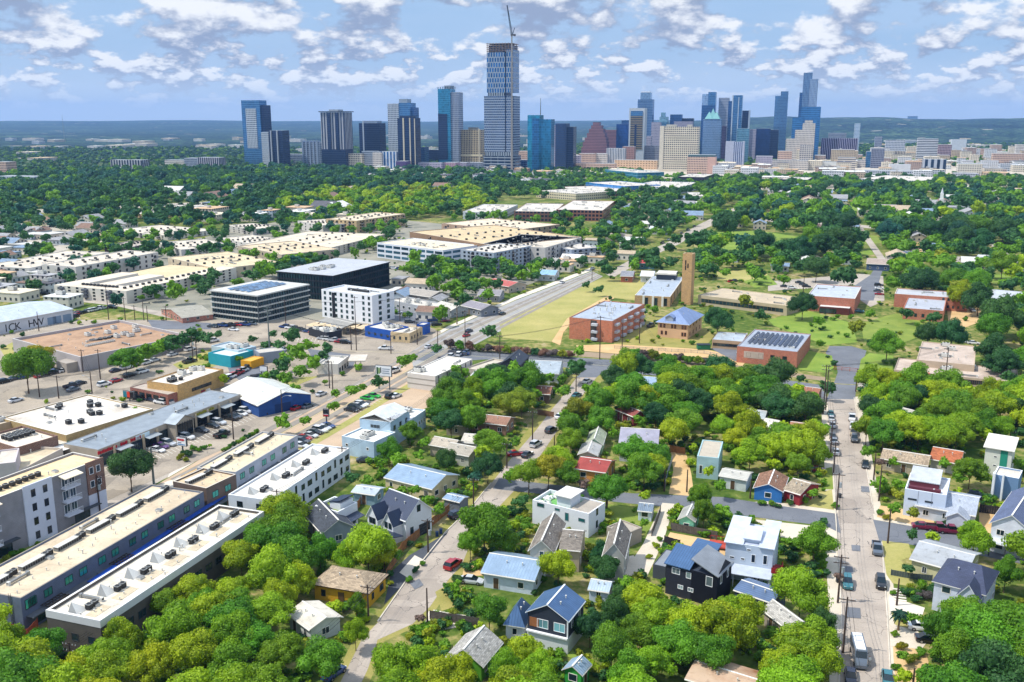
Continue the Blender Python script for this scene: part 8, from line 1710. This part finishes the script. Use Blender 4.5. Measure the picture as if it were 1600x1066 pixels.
palm(1403, 985, 958, 14, 'blue green fan palm beside the driveway on the long street')
palm(714, 507, 474, 6, 'slender palm beside the shop on the diagonal street')
# ------------------------------------------------------------------ vehicles
W_, K_, S_, D_, R_, B_, G_, T_c, N_ = '#e8e9ea', '#16181c', '#c9ccd0', '#3a3f46', '#a0141e', '#1c3f7a', '#5a6470', '#2e6f78', '#1c2238'
def row(s, yaw, where):
    for q in s.split(';'):
        x, y, k, c = q.split(); c = {'W':W_,'K':K_,'S':S_,'D':D_,'R':R_,'B':B_,'G':G_,'T':T_c,'N':N_,'P':'#5a2a70','L':'#39b54a','M':'#7a1c3c','A':'#a89878','O':'#c8501e'}[c]
        car(float(x), float(y), yaw+random.uniform(-2, 2), {'s':'sedan','u':'suv','p':'pickup','v':'van'}[k], c, None, where=where)
row('246 706 s W;252 700 s P;263 696 u S;292 686 u W;315 675 s D;332 668 s K;342 663 u S;360 656 p K;368 653 s D;376 649 s W;384 645 u W;392 641 s W', -25, 'parked in front of the strip mall')
row('347 682 p K', 65, 'parked by the verge opposite the strip mall'); row('207 623 s K;216 625 u K;227 623 s K;236 627 s N;245 628 u W;251 631 u W;261 631 u S', 155, 'parked behind the strip mall'); row('309 614 u R;318 611 s W', 155, 'parked behind the strip mall')
row('112 606 p N;125 601 s K;115 611 s G;163 603 u W;182 597 s R;203 589 u K;223 583 u W;25 628 s S', 60, 'on the street above the white roofed warehouse')
row('181 581 s N;197 577 u S;210 573 s G;229 569 u W;242 565 s S;270 556 s S;297 548 u W;333 535 p W', 60, 'under the row of trees by the brown roofed warehouse'); row('296 567 p D', 60, 'on the street beside the turquoise shop'); row('365 517 s W;332 512 s D;176 482 u K', -20, 'at the crossing beyond the brown roofed warehouse')
row('48 512 s K;61 510 u W;75 506 s K;83 504 s W;91 502 u W;100 500 s B;108 498 s S;118 496 u K;112 490 s S;123 490 s N', 75, 'beside the pale metal warehouse')
row('574 625 s L;584 621 s L;549 643 s K;555 640 u D;560 637 s S;565 635 u W', -25, 'on the lot above the tall pale blue hall')
row('512 668 s B;506 671 s S;500 675 u W;492 678 s K;485 683 s S;475 687 s R;472 693 u D;470 699 s S', -25, 'on the lot above the white townhouse row')
row('502 618 s S;464 640 s R;481 637 s G', 65, 'driving on the diagonal street near the blue walled hall'); row('422 646 s K', 65, 'parked beside the blue walled hall'); row('571 722 s D', 10, 'parked behind the pale blue block'); row('611 622 u K;619 621 s W', 60, 'parked below the billboard')
row('512 580 s K;523 578 s W', 10, 'parked at the small white shop'); row('602 547 p W', 170, 'at the crossing below the cobalt blue bar'); row('709 551 s N;724 555 s B', 170, 'on the cross street above the white warehouse'); row('617 582 p W', 65, 'parked beside the billboard')
row('785 492 s K;777 487 s S;733 519 s N;729 526 s R;670 544 s S;878 443 s W;926 421 s S', 65, 'driving on the diagonal street beside the field')
row('612 491 s W;622 490 s S;640 505 u D;657 500 s D;682 509 u K;677 503 p B;695 503 s M', 20, 'on the shop lot behind the cobalt blue bar')
row('692 615 s D;715 608 u K', 75, 'beside the white warehouse'); row('747 606 v W', 40, 'parked under trees right of the white warehouse')
row('861 675 u D;837 697 u S;824 713 s D;875 653 s W;901 620 s T;917 598 s W', 60, 'on the upper end of the centre-left street'); row('805 712 s R', 20, 'parked beside the upper centre-left street')
row('708 886 u R', 60, 'parked on the street above the light blue roofed bungalow drive'); row('737 911 s S', -12, 'in the drive of the light blue roofed bungalow'); row('715 808 u N', 45, 'parked under the wires beside the wooden fence'); row('470 1006 s R', 0, 'in a yard under the trees left of the street'); row('522 1056 s B', 60, 'under trees at the bottom of the street')
row('1370 862 p G;1376 915 u K;1387 1066 s T', 253, 'parked at the right kerb of the long street'); row('1324 915 u T;1329 1062 s N', 253, 'parked at the left kerb of the long street'); 
car(1341, 1030, 258, 'van', '#5a6470', 'grey high roofed passenger van with a white roof on the long street')
row('1440 984 s W;1452 1003 s K', -10, 'in the drive below the fan palm'); row('1442 826 s M', -12, 'on the right hand cross street'); row('1465 829 p M;1484 833 p M', -12, 'on the right hand cross street'); row('1527 780 u N', -30, 'beside the light grey roofed house')
row('1306 709 s S;1303 692 s S;1301 684 s D;1301 667 s S;1299 657 s S;1298 649 s T', 74, 'parked at the left kerb of the upper long street'); row('1331 656 p W;1333 669 p W;1334 679 p A;1335 689 u D;1352 729 s D', 250, 'parked at the right kerb of the upper long street'); row('1276 737 s M', -10, 'under trees beside the barn red cottage')
row('1373 447 u K;1374 452 s W;1372 456 s D;1374 461 s R;1249 443 s K;1255 446 s D;1260 449 s K;1237 451 s W;1226 449 s D', -17, 'in the school car park'); row('1521 538 s W;1505 536 s S', -17, 'behind the pink roofed school'); row('1342 488 s T', -17, 'beside the white roofed gymnasium'); row('1017 511 p D', 60, 'on the grass left of the peach mansion'); row('1155 552 s S;1127 541 s K', 75, 'at the solar panelled brick hall'); row('1142 441 s R;1148 440 s D', 40, 'on the lane beside the park'); row('1517 483 s S;1520 487 s W', 75, 'beside the two storey brick school wing')
for x0, y0, x1, y1, n, yw, wh_ in [(120,492,165,482,7,70,'on the street beside the cream courtyard apartments'),(330,512,400,508,6,-20,'along the crossing below the striped glass office'),(440,512,495,522,6,160,'on the lot below the white hotel'),(610,420,700,432,9,-17,'behind the white banded office'),
    (740,440,820,452,8,60,'behind the colourful apartments'),(560,420,600,428,4,-17,'beside the black glass office'),(20,360,120,352,9,70,'among the houses at the far left'),(0,600,60,585,4,60,'on the left lot beside the brown roofed warehouse'),(420,560,445,548,4,60,'beside the orange stall'),(400,590,420,600,3,20,'above the blue walled hall'),
    (30,448,100,470,6,-17,'above the pale metal warehouse'),(700,560,735,553,3,75,'behind the white warehouse'),(345,600,400,570,9,65,'on the lot beside the turquoise shop'),(60,590,118,577,8,60,'on the lot below the brown roofed warehouse'),(500,530,545,538,5,-10,'outside the outdoor cafe'),(640,470,690,478,6,60,'among the houses beside the cobalt blue bar'),(1090,352,1030,384,6,62,'on the far avenue')]:
    for i in range(n):
        t = (i+.5)/n; c_ = random.choice((W_, K_, S_, D_, G_, W_, K_, R_, B_, S_)); car(x0+(x1-x0)*t, y0+(y1-y0)*t+random.uniform(-.5, .5), yw+random.uniform(-3, 3), random.choice(('sedan','suv','suv','pickup','sedan')), c_, None, where=wh_)
CO = list(build_cars())
KN = {'sedan': 'car', 'suv': 'sport utility car', 'pickup': 'pickup', 'van': 'camper van'}
# ------------------------------------------------------------------ poles and wires
PO = []
def pl(k, x, yb, yt, **kw): PO.append(pole(x, yb, yt, k, **kw))
for k, x, yb, yt, kw in [('a',113,1052,1004,dict(arms=2,tr=True)),('b',268,925,889,{}),('c',435,815,765,{}),('c2',452,806,768,{}),('d',536,742,698,{}),('e',611,700,652,{}),('f',721,612,572,{}),
    ('g',576,972,914,dict(arms=1)),('h',669,864,811,dict(tr=True)),('h2',668,980,919,dict(arms=0)),('i',740,792,747,{}),('j',792,732,692,{}),('k',832,694,642,{}),('l',900,612,583,dict(arms=2)),
    ('m',241,762,699,dict(steel=True,arms=2)),('n',157,806,742,dict(tr=True,arms=2)),('n2',165,799,760,dict(arms=0)),('o',365,687,642,dict(arms=0)),('p',144,615,580,dict(lamp=-1,arms=0)),('q',92,623,587,{}),('q2',62,621,585,{}),('r',157,593,546,{}),('s',441,648,609,dict(arms=0,lamp=1)),('t',515,607,563,{}),('t2',520,609,566,dict(arms=0)),
    ('u',61,518,487,dict(arms=0)),('v',170,500,447,{}),('v2',196,501,465,{}),('v3',211,501,477,{}),('v4',260,501,478,{}),('v5',225,501,471,dict(arms=0)),('v6',231,503,478,dict(arms=0)),('w',130,582,546,{}),('x',302,567,525,dict(tr=True)),('x2',308,565,530,dict(arms=0)),
    ('y',422,558,478,dict(steel=True,arms=3)),('y2',447,512,468,{}),('z',557,548,463,{}),('z2',549,547,510,{}),('z3',611,553,524,{}),('z4',652,539,504,{}),('z5',684,539,516,{}),('A',727,551,485,{}),('B',781,567,524,{}),('z6',625,502,466,{}),
    ('C',937,562,494,dict(arms=1)),('C2',972,544,506,dict(arms=0)),('D',999,537,498,dict(tr=True,arms=2)),('E',1047,572,553,{}),('F',925,438,420,dict(arms=0,lamp=1)),('H',1474,622,543,dict(arms=1)),('H2',1481,621,582,dict(arms=0)),('I',1286,647,570,dict(arms=2)),('I2',1290,641,570,dict(arms=0)),('I3',1337,612,577,dict(arms=0)),('J_',1255,459,431,dict(arms=0)),
    ('K',1297,714,658,{}),('L',1302,742,690,{}),('M',1307,797,739,dict(tr=True)),('M2',1365,750,708,dict(arms=0)),('N',1373,783,728,dict(arms=0)),('O',1387,849,796,dict(arms=0)),('P',1401,946,904,dict(arms=0)),('Q',1309,942,867,dict(tr=True,arms=2)),('R',1317,1020,933,dict(arms=1)),('S2',1425,1085,1044,dict(arms=0)),('U',1577,694,673,{}),
    ('V',866,712,680,dict(arms=0)),('W2',1038,768,734,dict(arms=0)),('X',1073,769,734,dict(arms=0)),('Y',947,805,760,dict(arms=0)),('Z2',1172,779,749,dict(arms=0))]: pl(k, x, yb, yt, **kw)
POLES['R2'] = (*G(1330, 1130).to_2d(), 9); POLES['a0'] = (*G(-60, 1150).to_2d(), 9); POLES['g0'] = (*G(480, 1090).to_2d(), 9)
for s_, lb, n_ in [(('a0','a','b','c','d','e','f'),'wires running above the treetops beside the white roofed townhouse row',4),(('g0','g','h','i','j','k','l'),'wires running up the centre-left street over the wooden fence',4),(('n','m','o','s','t'),'wires crossing the tree at the end of the strip mall',4),
    (('I','K','L','M','Q','R','R2'),'wires along the left side of the long street',3),(('q2','q','p','w'),'wires along the street above the white roofed warehouse',3),(('y','z2','z3','A','B'),'wires along the cross street below the white hotel',3),(('B','C','D','E'),'wires in front of the orange brick block',3),(('I','H'),'wires in front of the long pink roofed school',3),(('y2','z6','z4'),'wires beside the white hotel',2)]:
    for a_, b_ in zip(s_, s_[1:]):
        ow = wire(a_, b_, n_, label=lb); ow['group'] = lb
# ------------------------------------------------------------------ signs
def board(x, yb, yt, w_, hpx, label, art, yaw=-25, posts=1, name='billboard', cat='sign'):
    p = G(x, yb); H = HT(x, yb, yt); sc = PX(p)[2]/F; bw, bh = w_*sc, hpx*sc; o = empty(name, (p.x, p.y, 0), radians(yaw), label, cat)
    mb = MB(); st = mat('#6a6c70', .5, .1, metal=.3); [mb.cyl(q, .3, 0, H-bh*.5, .22, st, 8) for q in ([0] if posts == 1 else [-bw*.35, bw*.35])]; mb.build('post', o)
    mb = MB(); mb.box(-bw/2-.15, bw/2+.15, 0, .5, H-bh-.15, H+.15, mat('#4a4c50', .5)); mb.build('frame', o)
    mb = MB(); mb.box(-bw/2, bw/2, -.06, -.003, H-bh, H, mat('#e6e8ea', .5, .03)); mb.build('panel', o)
    mb = MB()
    for (x0, x1, z0, z1, c) in art: mb.box(-bw/2+bw*x0, -bw/2+bw*x1, -.1, -.063, H-bh+bh*z0, H-bh+bh*z1, mat(c, .5, .05))
    mb.build('lettering', o); return o
board(600, 609, 572, 26, 16, 'white billboard with green picture and grey lines beside the diagonal street', [(.05,.16,.15,.85,'#3a5a3a'),(.18,.27,.2,.8,'#7a9a4a'),(.3,.36,.3,.85,'#2a3a30'),(.42,.92,.66,.76,'#9aa4b0'),(.42,.86,.45,.55,'#9aa4b0'),(.42,.9,.24,.34,'#9aa4b0')], -17, 2)
board(510, 666, 640, 8, 11, 'black and red pylon sign on a white pole above the white townhouse lot', [(0,1,.35,1,'#24262c'),(0,1,0,.25,'#b02028')], -10, name='pylon_sign')
board(285, 712, 684, 17, 13, 'pylon sign with red lettering beside the round bush at the strip mall', [(.1,.85,.62,.85,'#c02c30'),(.15,.5,.3,.42,'#8a94a0'),(.1,.9,.1,.2,'#3a7ab0')], -20, name='pylon_sign')
board(202, 628, 612, 20, 9, 'dark triangular painted signboard with teal and red at the restaurant', [(0,.35,0,1,'#1c7a8a'),(.35,.62,0,1,'#d8402a'),(.62,1,0,1,'#1a1a1e')], -20, name='signboard')
board(412, 585, 573, 12, 8, 'small blank white signboard at the edge of the sandy lot', [(.1,.9,.1,.2,'#b9bcc0')], -15, 2, name='signboard')
# ------------------------------------------------------------------ fences and walls
WD, GD, BD = mat('#9c6a40', .85, .25, 1.5), mat('#5c5650', .85, .25, 1.5), mat('#2c2a2e', .8, .15)
fence('wooden_fence', [(604,905),(628,862),(668,828),(702,800)], 1.9, WD, 'orange cedar fence along the street beside the white farmhouse')
fence('wooden_fence', [(548,806),(562,792),(566,780)], 1.8, WD, 'brown fence between the white terrace house and the white farmhouse')
fence('wooden_fence', [(672,968),(712,974),(748,980)], 1.7, GD, 'grey board fence above the lime green house'); fence('wooden_fence', [(1075,926),(1100,938),(1118,944)], 1.8, WD, 'cedar fence below the black clad house')
fence('wooden_fence', [(1048,829),(1085,836),(1120,843)], 1.8, GD, 'dark board fence behind the dirt yard'); fence('wooden_fence', [(1038,850),(1062,857)], 1.8, BD, 'black fence at the street end of the dirt yard')
fence('garden_wall', [(1133,892),(1172,903),(1208,913)], 1.6, mat('#a59a8c'), 'pale timber retaining fence in front of the tall white house'); fence('wooden_fence', [(1392,899),(1425,905),(1456,908)], 1.2, mat('#4a5558'), 'low dark grey fence below the stained grey bungalow')
fence('wooden_fence', [(1530,801),(1567,806)], 2.0, BD, 'charcoal fence behind the light grey roofed house'); fence('wooden_fence', [(1566,800),(1574,822),(1584,850)], 1.8, mat('#5a5048'), 'slatted brown fence beside the balcony house', gap=True)
fence('wooden_fence', [(1047,706),(1070,710)], 1.8, WD, 'brown gate fence at the end of the dirt drive'); fence('wooden_fence', [(1018,838),(1026,818),(1032,800)], 1.5, GD, 'dark fence along the alley beside the lawn')
fence('wooden_fence', [(840,648),(865,652)], 1.6, mat('#7a5c46'), 'brown fence on the upper centre-left street'); fence('low_wall', [(1365,608),(1395,611),(1420,614)], 1.6, mat('#6a3038'), 'maroon low wall below the pink roofed school')
fence('metal_railing', [(700,552),(820,560),(960,572)], 1.1, mat('#8a8c8e', .5), 'low metal railing along the cross street below the field', rails=True); fence('metal_railing', [(960,545),(1100,553),(1160,565)], 1.2, mat('#8a8c8e', .5), 'railing between the brick block and the hedge', rails=True)
fence('metal_railing', [(1340,606),(1420,617),(1500,624),(1590,632)], 1.3, mat('#7a7c80', .5), 'railing in front of the long pink roofed school', rails=True); fence('wooden_fence', [(10,990),(45,1002),(60,985)], 2.2, mat('#9c4a30', .85, .2), 'rust red screen fence at the end of the slate blue townhouse row')
fence('metal_gate', [(1303,578),(1340,582)], 1.4, mat('#a8542c'), 'rust coloured gate across the school drive', rails=True); fence('wooden_fence', [(1038,768),(1044,740),(1050,722)], 1.6, mat('#8a94a0'), 'pale grey fence along the dirt drive')
# bins, parasol, roundabout bus shelters
for x, y, c, lb in [(683,838,'#1c3a6a','dark blue wheelie bin beside the cedar fence'),(689,834,'#1c3a6a','second blue wheelie bin nearer the street end of the cedar fence'),(1000,838,'#24407a','blue wheelie bin behind the grey alley house'),(1312,778,'#3a3c40','dark bin at the left kerb of the long street'),(1309,910,'#2a3038','dark bin below the transformer pole')]:
    p = G(x, y); mb = MB(); mb.box(-.3,.3,-.35,.35,.08,.95,mat(c, .5)); mb.box(-.33,.33,-.38,.38,.95,1.05,mat(c, .4)); mb.tube([(-.3,.33,.1),(.3,.33,.1)], .1, mat('#17181a'), 8); mb.box(-.28,.28,.38,.44,.88,.94,mat('#17181a')); o = mb.build('wheelie_bin'); o.location = p; tag(o, lb, 'bin')
p = G(1099, 546); mb = MB(); mb.box(-2.4,2.4,-1.4,1.4,.2,1.9,mat('#1c6a4a')); mb.box(-2.5,2.5,-1.5,1.5,1.9,2.05,mat('#24303a')); mb.box(-2.2,-1.2,-1.45,-1.4,1.0,1.6,mat('#2a8a64')); o = mb.build('dumpster'); o.location = p; tag(o, 'green dumpster beside the low tan school wing', 'dumpster')
p = G(621, 842); o = empty('garden_parasol', p, 0, 'cream parasol in the garden left of the cedar fence', 'parasol'); mb = MB(); mb.tube([(0,0,0),(0,0,2.5)], .04, mat('#5a5048'), 6); mb.build('pole', o); mb = MB()
for k in range(8): a0, a1 = k*pi/4, (k+1)*pi/4; mb.face([(cos(a0)*1.5,sin(a0)*1.5,2.2),(cos(a1)*1.5,sin(a1)*1.5,2.2),(0,0,2.75)], mat('#e0d4c4', .8, .05))
mb.build('canopy', o)
for i in range(7):
    p = G(1378+i*3.2, 938-i*.4); 
for i in range(5):
    p = G(1404+i*.6, 922+i*4.2); mb = MB(); mb.box(-1.1,1.1,-.25,.25,.05,.16+.0,mat('#d8d0c4')); o = mb.build('paving_slab'); o.location = p; o.rotation_euler = (0,0,radians(-17)); o['kind'] = 'structure'
for i in range(9):
    p = G(679+i*6.3, 957+i*1.4); mb = MB(); mb.box(-.35,.35,-.6,.6,.05,.15,mat('#d8d0c4')); o = mb.build('paving_slab'); o.location = p; o.rotation_euler = (0,0,radians(-8)); o['kind'] = 'structure'
# the passer-by beside the van
p = G(1358, 1040); o = bpy.data.objects.new('person', None); C.objects.link(o); o.location = p; o.rotation_euler = (0,0,radians(200)); tag(o, 'person in white shirt and pale trousers walking beside the grey van', 'person')
J_ = [((0,0,.98),.15),((0,0,1.2),.16),((0,0,1.42),.17),((0,0,1.52),.06),((0,.01,1.6),.085),((0,.0,1.7),.10),
      ((.09,0,.92),.10),((.11,.05,.5),.065),((.11,-.08,.08),.045),((.11,.08,.04),.045),((-.09,0,.92),.10),((-.1,.1,.52),.065),((-.1,.22,.1),.045),((-.1,.36,.06),.045),
      ((.2,0,1.40),.06),((.25,-.04,1.14),.045),((.24,.1,.92),.035),((.24,.14,.83),.03),((-.2,0,1.40),.06),((-.25,.04,1.14),.045),((-.24,.16,.94),.035),((-.24,.22,.86),.03)]
E_ = [(0,1),(1,2),(2,3),(3,4),(4,5),(0,6),(6,7),(7,8),(8,9),(0,10),(10,11),(11,12),(12,13),(2,14),(14,15),(15,16),(16,17),(2,18),(18,19),(19,20),(20,21)]
me = bpy.data.meshes.new('body'); me.from_pydata([j[0] for j in J_], E_, []); t = bpy.data.objects.new('t', me); C.objects.link(t); md = t.modifiers.new('s', 'SKIN')
for i, (q, r) in enumerate(J_): me.skin_vertices[0].data[i].radius = (r, r*.8)
me.skin_vertices[0].data[0].use_root = True; t.modifiers.new('b', 'SUBSURF').levels = 1; bpy.context.view_layer.update()
m2_ = bpy.data.meshes.new_from_object(t.evaluated_get(bpy.context.evaluated_depsgraph_get())); bpy.data.objects.remove(t); m2_.materials.clear()
for c in ('#a87858', '#e6e6e4', '#b9b4a8', '#2a2420'): m2_.materials.append(mat(c, .8, .05))
for pg in m2_.polygons:
    z = pg.center.z; pg.material_index = 3 if z > 1.70 or z < .09 else 2 if z < .97 and abs(pg.center.x) < .19 else 1 if .95 < z < 1.5 else 0
b_ = bpy.data.objects.new('body', m2_); C.objects.link(b_); b_.parent = o; m2_.name = 'body'
# ------------------------------------------------------------------ labels for the many
def rel(px, py, a):
    dx, dy = px-a[0], py-a[1]
    if abs(dx) > abs(dy)*1.3: return 'right of' if dx > 0 else 'left of'
    return 'below' if dy > 0 else 'above'
ORD = ['', 'second ', 'third ', 'fourth ', 'fifth ', 'sixth ', 'seventh ', 'eighth ', 'ninth ', 'tenth ', 'eleventh ', 'twelfth ']
ANU = list({a[2]: a for a in ANCH}.values())
def near_anchor(px, py, k=0, x=None, y=None):
    s = sorted(ANU, key=lambda a: hypot(a[0]-px, (a[1]-py)*1.4)); return s[k]
def label_set(items, what):
    "items: dicts with o, px, py; what(item) -> look"
    groups = {}
    for it in items:
        a = near_anchor(it['px'], it['py']); it['a'] = a; it['r'] = rel(it['px'], it['py'], a); groups.setdefault((what(it), it['r'], a[2]), []).append(it)
    for (w_, r, an), g in groups.items():
        g.sort(key=lambda q: hypot(q['px']-q['a'][0], q['py']-q['a'][1]))
        for i, it in enumerate(g):
            lb = w_+' '+r+' '+an
            if len(g) > 1: lb = (ORD[i] if i < len(ORD) else '%dth ' % (i+1))+lb if i else 'nearest '+w_+' '+r+' '+an
            ws = lb.split()
            if len(ws) > 16: lb = ' '.join(ws[:16])
            it['o']['label'] = lb
for T_ in IND: T_['sz'] = 'tall ' if T_['R'] > 6.6 else 'small ' if T_['R'] < 3 else ''
label_set([T_ for T_ in IND], lambda T_: T_['sz']+TCOL[T_['t']]+' tree')
label_set(SHR, lambda q: TCOL[q['t']].replace('rust tinged', 'russet')+' shrub')
label_set([dict(o=o, px=PX(o.location)[0], py=PX(o.location)[1]) for o in PO], lambda q: 'slender utility pole')
for o in PO: pass
gr = {}
for o, cdef in zip(CO, CARS):
    if cdef[5]: continue
    gr.setdefault((o['_c'], KN[o['_k']], cdef[6]), []).append(o)
for (c_, k_, w_), g in gr.items():
    g.sort(key=lambda o: PX(o.location)[0])
    for i, o in enumerate(g):
        pre = '' if len(g) == 1 else ('leftmost ' if i == 0 else ('rightmost ' if i == len(g)-1 and len(g) > 1 else ORD[i]+'from left '))
        o['label'] = ' '.join((pre+c_+' '+k_+' '+w_).split()[:16])
for o in list(bpy.data.objects):
    for k in ('_c', '_k', '_pole'):
        if k in o: del o[k]
seen = {}
for o in bpy.data.objects:
    if o.parent is None and 'label' in o and 'group' not in o: seen.setdefault(o['label'], []).append(o.name)
for k, v in seen.items():
    if len(v) > 1: print('DUP', k, v)
S.view_settings.exposure = 0.32
